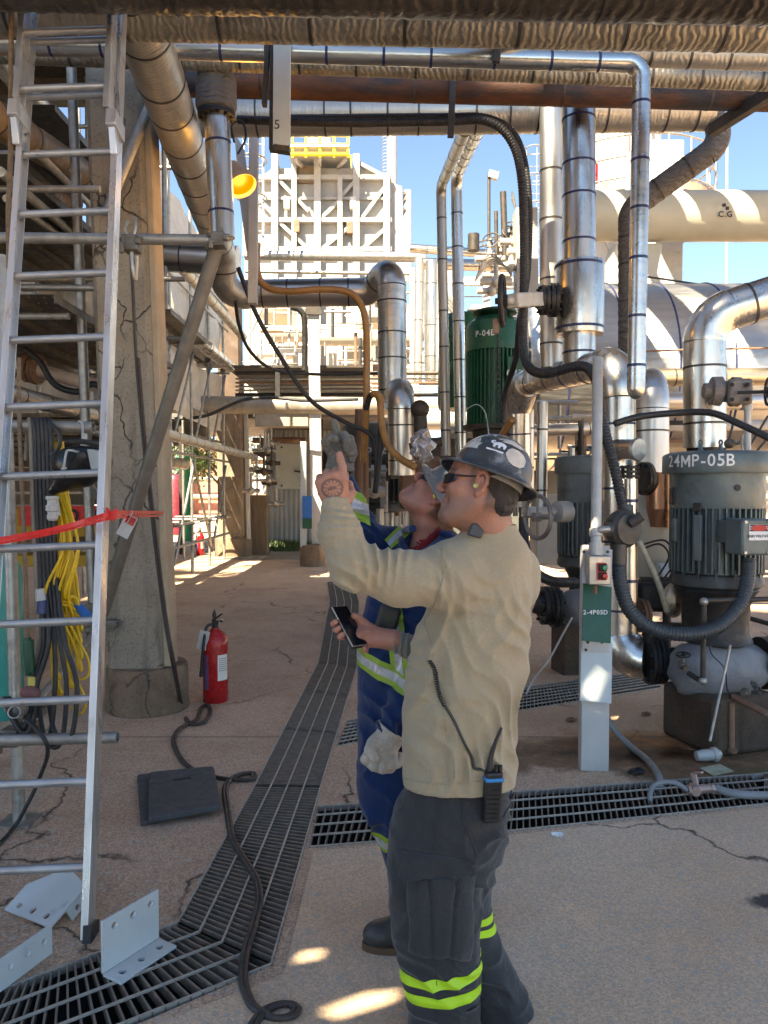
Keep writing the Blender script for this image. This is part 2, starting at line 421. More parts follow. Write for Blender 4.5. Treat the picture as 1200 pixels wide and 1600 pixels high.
def concrete(name, c1, c2, cracks=.0, dark=(.05, .045, .04), sc=3.2, st=(1, 1, .55)):
    m, t, b, tc = nodes(name); o = tc.outputs['Object']
    col = mix(t, ramp(t, noise(t, o, 4, 8, .65), .3, .7), c1, c2)
    col = mix(t, ramp(t, noise(t, o, 60, 3), .55, .7), col, tuple(x * .72 for x in c2))
    col = mix(t, ramp(t, noise(t, mapping(t, o, (3, 3, .4)), 2.5, 6), .55, .75), col, tuple(x * .55 for x in c2))
    if cracks:
        wv = t.nodes.new('ShaderNodeVectorMath'); wv.operation = 'MULTIPLY_ADD'
        nz = nn(t, 'TexNoise', Scale=5, Detail=4); t.links.new(o, nz.inputs['Vector']); t.links.new(nz.outputs['Color'], wv.inputs[0])
        wv.inputs[1].default_value = (.22, .22, .22); t.links.new(o, wv.inputs[2])
        vo = nn(t, 'TexVoronoi', feature='DISTANCE_TO_EDGE', Scale=sc); t.links.new(mapping(t, wv.outputs[0], st), vo.inputs['Vector'])
        gate = ramp(t, noise(t, o, 1.6, 2), .42, .56)
        ck = ramp(t, vo.outputs['Distance'], .008, cracks, (1, 1, 1), (0, 0, 0))
        ck = mix(t, 1, ck, gate, 'MULTIPLY')
        col = mix(t, ck, col, dark)
        bump(t, b, math_(t, 'SUBTRACT', 1, ck), .8, .01)
    t.links.new(col, b.inputs['Base Color']); b.inputs['Roughness'].default_value = .9
    bump(t, b, noise(t, o, 50, 6, .7), .35, .01); return m
conc_col = concrete('cracked_concrete',(.33,.285,.22),(.235,.20,.15), .022)
conc_base = concrete('stained_concrete',(.27,.185,.12),(.14,.095,.06),.014)
conc_far = concrete('brown_concrete', (.30, .235, .17), (.22, .17, .12), .012)
conc_block = concrete('rusty_concrete_block',(.10,.068,.045),(.045,.03,.02))

def ground_mat(name, ca, cb, cc, wet=False, agg=1.0):
    m, t, b, tc = nodes(name); o = tc.outputs['Object']; b.inputs['Specular IOR Level'].default_value = .25
    col = mix(t, ramp(t, noise(t, o, .55, 6, .62), .34, .66), ca, cb)
    col = mix(t, ramp(t, noise(t, o, 2.3, 7, .7), .52, .72), col, cc)
    for (sc, lo, hi) in ((150,.66,1.36),(340,.78,1.22)):      # exposed aggregate, each stone its own tone
        vo = nn(t, 'TexVoronoi', Scale=sc); t.links.new(o, vo.inputs['Vector'])
        sp = nn(t, 'SeparateColor'); t.links.new(vo.outputs['Color'], sp.inputs[0])
        lo2 = 1 - (1 - lo) * agg; hi2 = 1 + (hi - 1) * agg
        col = mix(t, 1, col, ramp(t, sp.outputs[0], .1, .95, (lo2, lo2, lo2), (hi2, hi2 * .97, hi2 * .92)), 'MULTIPLY')
    col = mix(t, ramp(t, noise(t, o, .8, 7, .68), .46, .66), col, mix(t, 1, col, (.84,.81,.79), 'MULTIPLY'))
    col = mix(t, ramp(t, noise(t, o, 1.9, 8, .75), .60, .72), col, mix(t, 1, col, (.76,.73,.70), 'MULTIPLY'))
    col = mix(t, ramp(t, noise(t, mapping(t, o, (1, 1, 1), loc=(7, 3, 0)), 1.4, 8, .7), .58, .74), col, mix(t, 1, col, (1.28,1.22,1.12), 'MULTIPLY'))
    vs_ = nn(t, 'TexVoronoi', Scale=3.2); t.links.new(o, vs_.inputs['Vector'])
    col = mix(t, ramp(t, math_(t, 'ADD', vs_.outputs['Distance'], math_(t, 'MULTIPLY', noise(t, o, 14, 3), .06)), .055, .075, (.8,.8,.8), (0,0,0)), col, (.05,.04,.032))
    vo = nn(t, 'TexVoronoi', Scale=70); t.links.new(o, vo.inputs['Vector'])
    sp = nn(t, 'SeparateColor'); t.links.new(vo.outputs['Color'], sp.inputs[0])
    col = mix(t, ramp(t, sp.outputs[1], .93, .95), col, (.50, .43, .35))
    ck_v = t.nodes.new('ShaderNodeVectorMath'); ck_v.operation = 'MULTIPLY_ADD'
    nz = nn(t, 'TexNoise', Scale=2.5, Detail=6); t.links.new(o, nz.inputs['Vector']); t.links.new(nz.outputs['Color'], ck_v.inputs[0])
    ck_v.inputs[1].default_value = (.5, .5, .5); t.links.new(o, ck_v.inputs[2])
    ve = nn(t, 'TexVoronoi', feature='DISTANCE_TO_EDGE', Scale=.45); t.links.new(ck_v.outputs[0], ve.inputs['Vector'])
    ck = mix(t, 1, ramp(t, ve.outputs['Distance'], .0015, .005, (1, 1, 1), (0, 0, 0)), ramp(t, noise(t, o, .9, 2), .46, .56), 'MULTIPLY')
    col = mix(t, ck, col, (.05, .04, .03))
    rough = .88
    def blob(cx, cy, rx, ry, hard=.22, nzs=.55):
        d = nn(t, 'VectorMath', operation='LENGTH')
        mp = mapping(t, o, (1 / rx, 1 / ry, 0), loc=(-cx / rx, -cy / ry, 0)); t.links.new(mp, d.inputs[0])
        v = math_(t, 'ADD', d.outputs['Value'], math_(t, 'MULTIPLY', math_(t, 'SUBTRACT', noise(t, o, 3.5, 8, .7), .5), nzs * 2))
        return ramp(t, v, 1 - hard, 1, (1, 1, 1), (0, 0, 0))
    if wet:
        k2 = blob(1.9, 5.4, 2.2, 1.3, .7); col = mix(t, math_(t, 'MULTIPLY', k2, .4), col, (.42,.28,.16)); k2 = blob(1.55, 4.95, .6, .35, .6, .8); col = mix(t, math_(t, 'MULTIPLY', k2, .85), col, mix(t, ramp(t, noise(t, o, 6, 8, .75), .35, .65), (.95,.55,.25), (.45,.27,.14)), 'MULTIPLY'); k2 = blob(1.5, 4.75, .75, .14, .6, .9); col = mix(t, math_(t, 'MULTIPLY', k2, .9), col, (.18,.13,.09), 'MULTIPLY')
        msk = None
        for q in ((2.05, 4.45, .75, .42), (1.25, 4.75, .6, .35), (2.6, 4.75, .8, .35), (.72, 4.75, .25, .42)):
            k = blob(*q); msk = k if msk is None else mix(t, 1, msk, k, 'LIGHTEN')
        col = mix(t, math_(t, 'MULTIPLY', msk, .9), col, mix(t, ramp(t, noise(t, o, 9, 8, .75), .35, .7), (.16,.13,.10), (.55,.46,.36)), 'MULTIPLY')
        k3 = blob(2.35, 4.4, .45, .14, .5); col = mix(t, math_(t, 'MULTIPLY', k3, .6), col, (.06, .065, .02))
        rr = mix(t, msk, (.88,.88,.88), (.55,.55,.55)); t.links.new(rr, b.inputs['Roughness'])
        k4 = blob(-.12, 4.45, .035, .02, .5, .3); col = mix(t, k4, col, (.03, .25, .55))
        sx = nn(t, 'SeparateXYZ'); t.links.new(o, sx.inputs[0])
        for jy in (5.05, 10.6): col = mix(t, math_(t, 'MULTIPLY', math_(t, 'LESS_THAN', math_(t, 'ABSOLUTE', math_(t, 'SUBTRACT', sx.outputs[1], jy)), .011), .55), col, (.09,.07,.055) if jy < 6 else (.55,.42,.32))
        k5 = blob(-2.3, 10.5, .05, .03, .5, .3); col = mix(t, k5, col, (.03, .25, .45))
    else:
        b.inputs['Roughness'].default_value = rough
        k = blob(1.72, 3.0, .30, .10, .15, .5); col = mix(t, k, col, (.085, .07, .06))
    t.links.new(col, b.inputs['Base Color'])
    bump(t, b, noise(t, o, 130, 4, .7), .5, .006); bump(t, b, noise(t, o, 1.2, 5), .25, .05); return m
ground_m = ground_mat('aggregate_concrete',(.53,.37,.27),(.58,.42,.31),(.45,.31,.225),wet=True,agg=.8)
pad_m = ground_mat('pale_concrete_pad',(.70,.515,.365),(.64,.485,.365),(.70,.50,.335),agg=.5)
soil = M('trench_mud',(.05,.042,.034),(.025,.02,.017), 5, .7, 0, .5, 30)

# ---------------------------------------------------------------- ground with open trenches
TR = [  # (outline on the ground)
 [(-.785,2.86),(-.72,4.21),(-.63,7.25),(-.80,11.2),(-1.02,13.6),(-.55,13.6),(-.36,11.2),(-.245,7.0),(-.345,4.2),(-.385,2.60)],
 [(-.34,3.47),(.54,3.62),(1.98,3.95),(3.4,4.28),(3.4,4.75),(2.2,4.39),(.71,4.12),(-.34,3.93)],
 [(-2.2,2.17),(-1.25,2.48),(-.785,2.86),(-.385,2.60),(-.73,2.33),(-1.2,2.02),(-2.2,1.66)],
 [(-.30,4.85),(.96,5.62),(1.49,5.9),(2.3,6.3),(2.3,6.85),(1.68,6.6),(1.1,6.3),(-.26,5.4)],
]
def cut_sheet(outer, holes, z):
    pts = [Vector(p) for p in outer]; loops = [list(range(len(pts)))]
    for h in holes:
        k = len(pts); pts += [Vector(p) for p in h]; loops.append(list(range(k, k + len(h))))
    ed = [(l[i], l[(i + 1) % len(l)]) for l in loops for i in range(len(l))]
    v2, _, f2, _, _, _ = delaunay_2d_cdt(pts, ed, [], 0, 1e-6)
    fs = []
    for f in f2:
        c = sum((v2[i] for i in f), Vector((0, 0))) / len(f)
        if inside(c, outer) and not any(inside(c, h) for h in holes): fs.append(tuple(f))
    return [(p.x, p.y, z) for p in v2], fs
vs, fs = cut_sheet([(-400,-200),(400,-200),(400,700),(-400,700)], TR, 0)
finish('ground', vs, fs, ground_m, kind='structure', smooth=0, origin=(0, 0, 0))
PAD = [(-.338,2.55),(-.70,2.30),(-1.2,1.98),(-2.2,1.60),(-2.2,-6),(7,-6),(7,5.1),(3.4,4.24),(1.98,3.91),(.54,3.58),(-.318,3.43)]
vs, fs = cut_sheet(PAD, [], .005)
finish('concrete_pad_ground', vs, fs, pad_m, kind='structure', smooth=0, origin=(0, 0, 0))
m = MB()
for h in TR:
    n = len(h)
    for i in range(n):
        a, b2 = h[i], h[(i + 1) % n]
        mid = Vector(((a[0] + b2[0]) / 2, (a[1] + b2[1]) / 2))
        if any(inside(mid, q) for q in TR if q is not h): continue
        m.add([(a[0], a[1], -.002), (b2[0], b2[1], -.002), (b2[0], b2[1], -.45), (a[0], a[1], -.45)], [(0, 1, 2, 3)])
m.add([(-3, 1, -.44), (4, 1, -.44), (4, 14, -.44), (-3, 14, -.44)], [(0, 1, 2, 3)])
m.build('trench_ground', soil, kind='structure', smooth=0)

def grating(a0, b0, a1, b1, nbar, nlong, label, top=.004, depth=.032, skew=0.):
    """panel between edges a0-b0 (near end) and a1-b1 (far end): bars across, rods along"""
    a0, b0, a1, b1 = [Vector((p[0], p[1], top)) for p in (a0, b0, a1, b1)]
    t = thing('floor_grating', label, 'grating', ((a0 + b0 + a1 + b1) / 4), 'gratings over the drain trenches')
    m = MB()
    for i in range(nbar + 1):
        f = i / nbar; f2 = min(1, max(0, f + skew))
        p = a0.lerp(a1, f); q = b0.lerp(b1, f2)
        m.bar(p - V(0, 0, depth / 2), q - V(0, 0, depth / 2), .0068, depth, (q - p).cross(V(0, 0, 1)))
    m.build('bar_lattice', gr_bar, t, smooth=0)
    m = MB()
    for i in range(nlong + 1):
        f = i / nlong; f = .012 + f * .976
        p = a0.lerp(b0, f); q = a1.lerp(b1, f); edge = i in (0, nlong)
        m.bar(p + V(0, 0, .002 if not edge else -.012), q + V(0, 0, .002 if not edge else -.012), .0075, .008 if not edge else .03, (q - p).cross(V(0, 0, 1)))
    m.build('rod_lattice', gr_rod, t, smooth=0)
def lerp2(a, b, f): return (a[0] + (b[0] - a[0]) * f, a[1] + (b[1] - a[1]) * f)
ML = [(-.785,2.86),(-.72,4.21),(-.63,7.25),(-.80,11.2),(-1.02,13.6)]; MR = [(-.385,2.60),(-.345,4.2),(-.245,7.0),(-.36,11.2),(-.55,13.6)]
grating(ML[0], MR[0], ML[1], MR[1], 44, 4, 'long coarse walkway grating leading up from the standing grey angle bracket', skew=0)
q = [lerp2(ML[1], ML[2], k / 3) for k in range(4)]; q2 = [lerp2(MR[1], MR[2], k / 3) for k in range(4)]
for k, lb in enumerate(('fine walkway grating beside the floor hose loop, between the coarse panel and the side drain', 'fine walkway grating past the fire extinguisher, second fine panel up the walkway', 'fine walkway grating in line below the held phone')):
    grating(q[k], q2[k], q[k + 1], q2[k + 1], 46, 4, lb)
grating(ML[2], MR[2], ML[3], MR[3], 110, 4, 'dark oily walkway grating bending left behind the held phone')
grating(ML[3], MR[3], ML[4], MR[4], 60, 4, 'farthest walkway grating near the wisp of steam and white post')
CF = [(-.34,3.47),(.54,3.62),(1.98,3.95),(3.4,4.28)]; CB = [(-.34,3.93),(.71,4.12),(2.2,4.39),(3.4,4.75)]
grating(CF[0], CB[0], CF[1], CB[1], 26, 4, 'open drain grating showing beside the blue coverall leg')
grating(CF[1], CB[1], CF[2], CB[2], 44, 4, 'wide open drain grating right of the grey work trousers', skew=-.06)
grating(CF[2], CB[2], CF[3], CB[3], 38, 4, 'mossy drain grating under the pink hose valve at the pump', skew=-.06)
grating((-2.2,1.66), (-2.2,2.17), (-1.2,2.02), (-1.25,2.48), 28, 4, 'deep open drain grating at the bottom left corner beneath the brackets')
grating((-1.2,2.02), (-1.25,2.48), (-.385,2.60), (-.785,2.86), 24, 4, 'deep open drain grating carrying the standing angle bracket')
DF = [(-.30,4.85),(.96,5.62),(2.3,6.3)]; DB = [(-.26,5.4),(1.1,6.3),(2.3,6.85)]
grating(DF[0], DB[0], DF[1], DB[1], 40, 7, 'diagonal side grating glimpsed left of the blue coverall')
grating(DF[1], DB[1], DF[2], DB[2], 40, 7, 'diagonal side grating between the tan shirt and the green panel post')
# ================================================================ overhead pipe rack
def PL(*a): return [P(*q) for q in a]
RK = 'big pipes of the overhead rack'
pipe('overhead_pipe', 'dark oily jacketed pipe filling the very top edge of the picture, nearest overhead', PL((-500,-84,3.4),(1800,-46,3.25)), .22, dark_jacket, .62, bandd, group=RK, wrinkle=.012)
pipe('overhead_pipe', 'wrinkled brown jacketed pipe just behind the dark oily top pipe', PL((-500,12,4.1),(1700,50,3.9)), .118, weath(0), .5, bandd, group=RK, wrinkle=.011)
pipe('overhead_pipe', 'pale banded small jacketed pipe above the shiny blue-banded pipe', PL((-300,50,4.9),(1700,104,4.6)), .07, alud(0), .24, bandd, group=RK, wrinkle=.012)
pipe('overhead_pipe', 'wrinkled tan jacketed pipe directly above the rusty pipe', PL((-300,72,5.3),(1700,143,5.2)), .068, weath(0), .4, bandd, group=RK, wrinkle=.011)
pipe('overhead_pipe', 'bare rust-red and blue-black steel pipe across the overhead rack', PL((272,128,5.8),(1500,158,5.6)), .102, rusty, 1.1, bandd, group=RK)
pipe('overhead_pipe', 'grey banded jacketed pipe lowest of the overhead rack, against the sky', PL((285,184,6.6),(1110,174,6.6)), .158, alud(0), .27, bandd, group=RK, wrinkle=.008)
pipe('wrapped_pipe', 'dark grey cloth-wrapped pipe slanting down from the rack end to the right', PL((1085,178,6.6),(1180,186,6.5),(984,328,6.9),(984,640,6.9)), .10, grey_wrap, .3, bandd, Rb=.17, gore=False, wrinkle=.02)
pipe('aluminium_pipe', 'slim shiny horizontal pipe with navy bands that elbows down into a capped dropper', PL((-300,62,4.62),(1003,99,4.6),(994,606,4.6)), .053, alu(0), .33, bandm, Rb=.09, n=28)
MB().sphere(P(994,606,4.6), .053, 20, 12, (1, 1, 1.3)).build('end_cap', alu(2), bpy.data.objects['aluminium_pipe'], smooth=180)
big = pipe('insulated_pipe', 'large dull jacketed pipe running away overhead from top left past the lamp', PL((185,-60,3.75),(346,392,8.6),(352,470,8.9),(395,459,9)), .152, alud(1), .42, bandd, Rb=.26, n=28, wrinkle=.006)
pipe('insulated_pipe', 'shiny crossover pipe with dark bands that humps over and drops behind the raised glove', PL((385,459,9),(582,456,9),(612,414,8.6),(613,628,8.6)), .16, alu(0, 1), .3, bandd, Rb=.22, n=28)
t = pipe('insulated_pipe', 'short shiny elbow spool hanging under the crossover pipe left of the hard hats', PL((618,622,8.7),(626,606,8.15),(628,742,8.2)), .142, alu(2, 1), .33, bandd, Rb=.2, n=28)
MB().lathe([(.10,-.02),(.20,-.02),(.20,.02),(.10,.02)], P(619,616,8.55), (0, -1, .1)).build('collar', alu(2, 1), t)
pipe('insulated_pipe', 'fat shiny pipe entering from the left behind the concrete column at the elbow', PL((205,398,9.3),(372,408,9.25)), .175, alu(0, 1), .5, bandd)
VP = 'pair of slim vertical pipes right of the crossover'
pipe('vertical_pipe', 'dull tan slim vertical pipe, left of the pair in front of the green motor', PL((726,204,6.8),(689,291,9),(697,712,9)), .058, alud(2), .5, bandd, Rb=.12, group=VP)
pipe('vertical_pipe', 'shiny slim vertical pipe, right of the pair in front of the green motor', PL((748,198,6.9),(713,275,9),(720,712,9)), .068, alu(2), .42, bandd, Rb=.15, group=VP)
# ---- tall pipes right of centre
pipe('vertical_pipe', 'dappled dull pipe standing half hidden behind the tall shiny riser', PL((868,70,7.3),(861,118,6.45),(861,575,6.45)), .094, alu(2, 3), .5, bandd, Rb=.12, emat=cream)
t = pipe('tall_riser', 'tall shiny insulated riser with navy bands and a fatter sleeve above the arched pipe', PL((742,-12,4.1),(904,104,6.0),(905,582,6.0)), .126, alu(2), .30, bandm, Rb=.2, n=32)
MB().lathe([(.11,0),(.184,0),(.187,.02),(.187,.535),(.184,.55),(.11,.55)], P(905,523,6.0), n=36).build('sleeve', alu(2), t)
for y in (516, 419): MB().tube([P(905,y,6.0), P(905,y-4,6.0)], .190, 36).build('band', bandm, t)
t = pipe('arched_pipe', 'brown-tinted arched pipe curving down beside the green panel post into the pump flange', PL((812,790,7.5),(809,602,7.4),(967,566,5.42),(968,1030,5.4),(1012,1031,5.3)), .114, alu(2), .42, bandm, Rb=.27, n=32, er=1.3)
flange(P(1016,1031,5.27), (1, 0, -.02), .165, .05, black_iron, t); flange(P(1030,1031,5.25), (1, 0, -.02), .165, .045, black_iron, t)
MB().cyl(P(1028,1031,5.25), P(1058,1031,5.2), .085, n=20).build('nozzle', black_iron, t)
t = pipe('insulated_pipe', 'shiny pipe bending in from the right edge and dropping behind the 24MP-05B motor', PL((1500,372,5.4),(1101,496,5.6),(1101,700,5.6)), .146, alu(2), .33, bandd, Rb=.24, n=32)
MB().cyl(P(1101,698,5.6), P(1101,722,5.6), .125, n=24).build('neck', black_iron, t)
t = pipe('insulated_pipe', 'dented dull jacketed pipe with domed elbow between the arched pipe and the motor', PL((985,606,8.6),(1017,600,6.65),(1017,880,6.6)), .15, alu(2, 2), .45, bandd, Rb=.26, n=28)
t = thing('capped_nozzle', 'short round capped pipe stub poking out in front of the arched pipe', 'nozzle', P(972,705,5.1))
MB().lathe([(.05,0),(.068,0),(.068,.20),(.05,.20)], P(962,702,5.28), (.55,-1,-.06), 28).build('barrel', alu(1), t)
a = P(962,702,5.28) + V(.55,-1,-.06).normalized() * .20
MB().lathe([(.03,-.02),(.074,-.02),(.076,0),(.07,.012),(.0,.014)], a, (.55,-1,-.06), 28).build('end_cap', alud(1), t)
MB().torus(P(966,703,5.22), (.55,-1,-.06), .069, .004).build('band', bandd, t)
t = pipe('drain_pipe', 'slim shiny vertical pipe with navy bands in front of the arched pipe', PL((986,748,4.95),(985,938,4.95)), .043, alu(2), .27, bandm, bw=.02)
MB().sphere(P(985,938,4.95), .043, 18, 10, (1,1,1.5)).build('end_cap', alu(2), t, smooth=180)
m = MB()
for y in (730, 737, 744): m.lathe([(.03,-.008),(.062,-.008),(.062,.008),(.03,.008)], P(984,y,4.95), n=20)
for k in range(6):
    a = k * math.pi / 3; m.cyl(P(984,748,4.95) + V(.05*math.cos(a), .05*math.sin(a), 0), P(984,727,4.95) + V(.05*math.cos(a), .05*math.sin(a), 0), .007, n=6)
m.build('bolted_joint', black_iron, t)
pipe('vertical_pipe', 'thin vertical pipe directly behind the hard hat, beside the arched pipe', PL((848,628,7.2),(846,812,7.2)), .05, alu(2, 2), .45, bandd)
pipe('vertical_pipe', 'narrow jacketed pipe hanging left of the thin one behind the hard hat', PL((826,640,7.9),(826,770,7.9)), .055, alu(2, 2), .45, bandd)
pipe('horizontal_pipe', 'low jacketed pipe lying across behind the old grey motor', PL((700,676,9.5),(1010,668,9.5)), .075, alu(0, 2), .45, bandd)
pipe('horizontal_pipe', 'tan jacketed pipe crossing right behind the shiny dropping pipe at the large tank', PL((1020,590,8.9),(1500,586,8.9)), .10, jacket('tan_jacket', (.62,.52,.36), (.45,.38,.28), .38, 0), .5, bandd)
pipe('horizontal_pipe', 'white thin pipe low in front of the large tank right of the motor', PL((1040,666,10.5),(1500,660,10.5)), .07, paint_w)
pipe('horizontal_pipe', 'grey-brown thick pipe lying low behind the dented domed pipe', PL((960,626,11),(1500,628,11)), .13, alu(0, 3), .7, bandd)

# ---- flexible conduits
conduit('flexible_conduit', PL((372,187,6.1),(455,190,6.0),(560,192,5.9),(690,190,5.8),(762,190,5.7),(802,226,5.7),(817,300,5.7),(819,420,5.7),(817,520,5.7),(823,568,5.6),(850,584,5.35),(905,572,5.1),(930,590,4.95),(942,660,4.85),(960,730,4.75),(975,800,4.7)), .032, rubber, 'thick black corrugated conduit sweeping along the rack, down and over the arched pipe', 'conduit', pitch=.022)
conduit('flexible_conduit', PL((455,184,6.1),(560,183,6.05),(690,182,5.95),(762,184,5.9),(808,216,5.95),(826,300,5.95),(825,420,5.95),(812,500,6.0),(806,560,6.4),(790,612,6.8),(786,660,6.9)), .024, rubber, 'thinner black corrugated conduit bundled with the thick one, dropping to the green motor', 'conduit', pitch=.022)
MB().tube(PL((815,300,5.78),(823,600,5.78)), .024, 10).build('conduit_support', galv, None, 'straight grey steel strut the black conduits are tied to', 'strut')
t = thing('hanging_bracket', 'pale grey steel plate stencilled 5 hanging from the rack before a dark channel', 'bracket', P(440, 235, 4.5))
MB().bar(P(441,46,4.5), P(440,228,4.5), .10, .02, (1,0,0)).build('plate', box_grey, t, bevel=.003)
MB().bar(P(430,46,4.56), P(428,236,4.56), .05, .06, (1,0,0)).bar(P(421,30,4.56), P(413,165,4.56), .025, .05, (1,0,0)).bar(P(428,232,4.5), P(453,236,4.5), .03, .06, (0,0,1)).build('channel', steel_d, t)
text_mesh('5', .075, P(434,195,4.487), (1,0,0), (0,0,1), ink, t)
for (x, y0, y1, Y, s) in ((779,38,98,4.5,'short dark strap clamp on the shiny overhead pipe right of centre'), (708,120,215,5.6,'dark diagonal hanger under the rusty pipe above the slim pipes')):
    MB().bar(P(x,y0,Y), P(x-4,y1,Y), .045, .03, (1,0,0)).build('pipe_hanger', steel_d, None, s, 'hanger', bevel=.004)
MB().bar(P(1112,204,6.0), P(1215,138,5.3), .07, .09).build('rack_brace', steel_d, None, 'black diagonal steel brace under the rack at the top right corner', 'brace', bevel=.004)
# ---- lamp
t = thing('dish_lamp', 'amber-lit dish lamp hanging beside the upright with the padded top', 'lamp', P(374, 300, 5.9))
ax = V(.42, -.35, -.84).normalized(); lc = P(364, 262, 5.9)
MB().lathe([(.02,-.03),(.05,-.02),(.06,.03),(.075,.07),(.105,.13),(.112,.20),(.106,.20),(.098,.135),(.07,.075),(.03,.05)], lc, ax, 28).build('lamp_shade', M('lamp_shade_tan', (.42,.32,.22), (.34,.25,.17), rough=.5), t)
em, et, eb, _ = nodes('amber_glow'); eb.inputs['Base Color'].default_value = (.02,.005,.0,1); eb.inputs['Emission Color'].default_value = (1,.13,.0,1); eb.inputs['Emission Strength'].default_value = .38
MB().lathe([(.0,.168),(.102,.17),(.102,.174),(.0,.178)], lc, ax, 28).build('glowing_lens', em, t)
MB().tube(spline(PL((372,240,5.95),(384,215,6),(378,190,6),(362,196,6),(366,222,5.95))), .009, 8).build('lamp_cable', rubber, t, smooth=180)
pl = bpy.data.lights.new('lamp_light', 'POINT'); pl.energy = 2; pl.color = (1,.5,.1); pl.shadow_soft_size = .08
po = bpy.data.objects.new('lamp_light', pl); COL.objects.link(po); po.parent = t; po.location = lc + ax * .24 - t.location
t = pipe('vertical_pipe', 'shiny upright with navy bands topped by a padded grey cloth bonnet', PL((339,182,5.42),(347,372,5.42)), .088, alu(2), .36, bandm)
MB().lathe([(.085,0),(.13,.015),(.142,.05),(.139,.22),(.127,.275),(.085,.30),(.045,.305),(.045,.36)], P(338,178,5.42), n=30).build('bonnet', grey_wrap, t)
flange(P(338,180,5.42), (0,0,1), .128, .03, black_iron, t, 10)

# ================================================================ concrete columns and posts
def prismcol(name, label, cat, a, b, sx, sy, mat, ch=.05, parent=None):
    m = MB(); o = [(-sx+ch,-sy),(sx-ch,-sy),(sx,-sy+ch),(sx,sy-ch),(sx-ch,sy),(-sx+ch,sy),(-sx,sy-ch),(-sx,-sy+ch)]
    vs = [V(a.x+x, a.y+y, a.z) for x, y in o] + [V(b.x+x, b.y+y, b.z) for x, y in o]
    m.add(vs, [tuple(range(7,-1,-1)), tuple(range(8,16))] + [(i,(i+1)%8,8+(i+1)%8,8+i) for i in range(8)])
    return m.build(name, mat, parent, label, cat, smooth=0)
cb = G(232,1100); cy = 5.75; cx = (222-600)/1200*cy
t = thing('concrete_column', 'thick cracked grey concrete column on a round plinth behind the ladder', 'column', (cx+.03, cy, 0))
m = MB(); prof = [(.30,0),(.305,.02),(.297,.10),(.30,.2),(.296,.31),(.285,.335),(.0,.34)]
m.lathe(prof, (cx+.03, cy, 0), n=40).build('plinth', conc_base, t)
prismcol('shaft', None, None, V(cx-.005, cy, .33), V(cx-.14, cy, 5.2), .205, .19, conc_col, .035, t)
prismcol('painted_lit_chamfer', None, None, V(cx+.222, cy-.06, .345), V(cx+.085, cy-.06, 5.2), .028, .10, M('lit_chamfer_tan', (.46,.36,.24), (.36,.28,.19), 5, .85, 0, .4, 40), .01, t)  # paler tan strip puts the column's lit chamfer into the colour
t = thing('concrete_column', 'brown concrete column with rusty upper half in the middle distance', 'column', G(365,872))
b = G(365,868); m = MB(); m.lathe([(.46,0),(.46,.42),(.44,.45),(0,.46)], b, n=36).build('plinth', conc_base, t)
Yb = b.y
prismcol('shaft', None, None, P(365,842,Yb), P(361,636,Yb), .32, .3, conc_far, .05, t)
prismcol('upper_shaft', None, None, P(361,634,Yb), P(358,440,Yb), .27, .25, M('dark_rusty_steel', (.12,.075,.05), (.07,.045,.032), 3, .65, 0, .2, 40, c3=(.20,.15,.11), s3=1.5), .03, t)
prismcol('painted_lit_corner', None, None, P(389,842,Yb-.2), P(384,636,Yb-.2), .045, .05, paint_w, .01, t)  # white strip paints the light on the shaft's right corner
Yb = G(488,883).y
t = thing('white_post', 'white painted steel post on a concrete footing left of the raised hands', 'post', G(488,883))
MB().lathe([(.27,0),(.27,.42),(.25,.45),(0,.455)], G(488,884), n=28).build('footing', conc_base, t)
MB().bar(P(496,850,Yb), P(490,478,Yb), .24, .16, (1,0,0)).build('shaft', beam_w, t, bevel=.01)
MB().bar(P(490,492,Yb-.1), P(490,470,Yb-.1), .34, .1, (1,0,0)).build('head_plate', steel_d, t)
MB().bar(P(474,855,Yb-.25), P(474,690,Yb-.25), .12, .1, (1,0,0)).build('cable_post', box_grey, t)
MB().bar(P(480,775,Yb-.32), P(480,818,Yb-.32), .2, .02, (1,0,0)).build('notice', blue_p, t)
MB().bar(P(480,810,Yb-.35), P(480,826,Yb-.35), .2, .02, (1,0,0)).build('green_panel', green_p, t)
# grey-white channel hanging left of the crossover
MB().bar(P(397,200,7.2), P(395,475,7.2), .085, .07, (1,0,0)).build('hanger_channel', beam_w, None, 'grey-white vertical steel channel with bolt holes right of the amber lamp', 'channel', bevel=.004)
MB().prism([P(366,205,7.3),P(382,235,7.3),P(393,330,7.3),P(393,400,7.3),P(386,400,7.3),P(374,310,7.3)], (0,.03,0)).build('gusset_plate', beam_w, None, 'curved grey gusset plate behind the amber lamp', 'gusset')

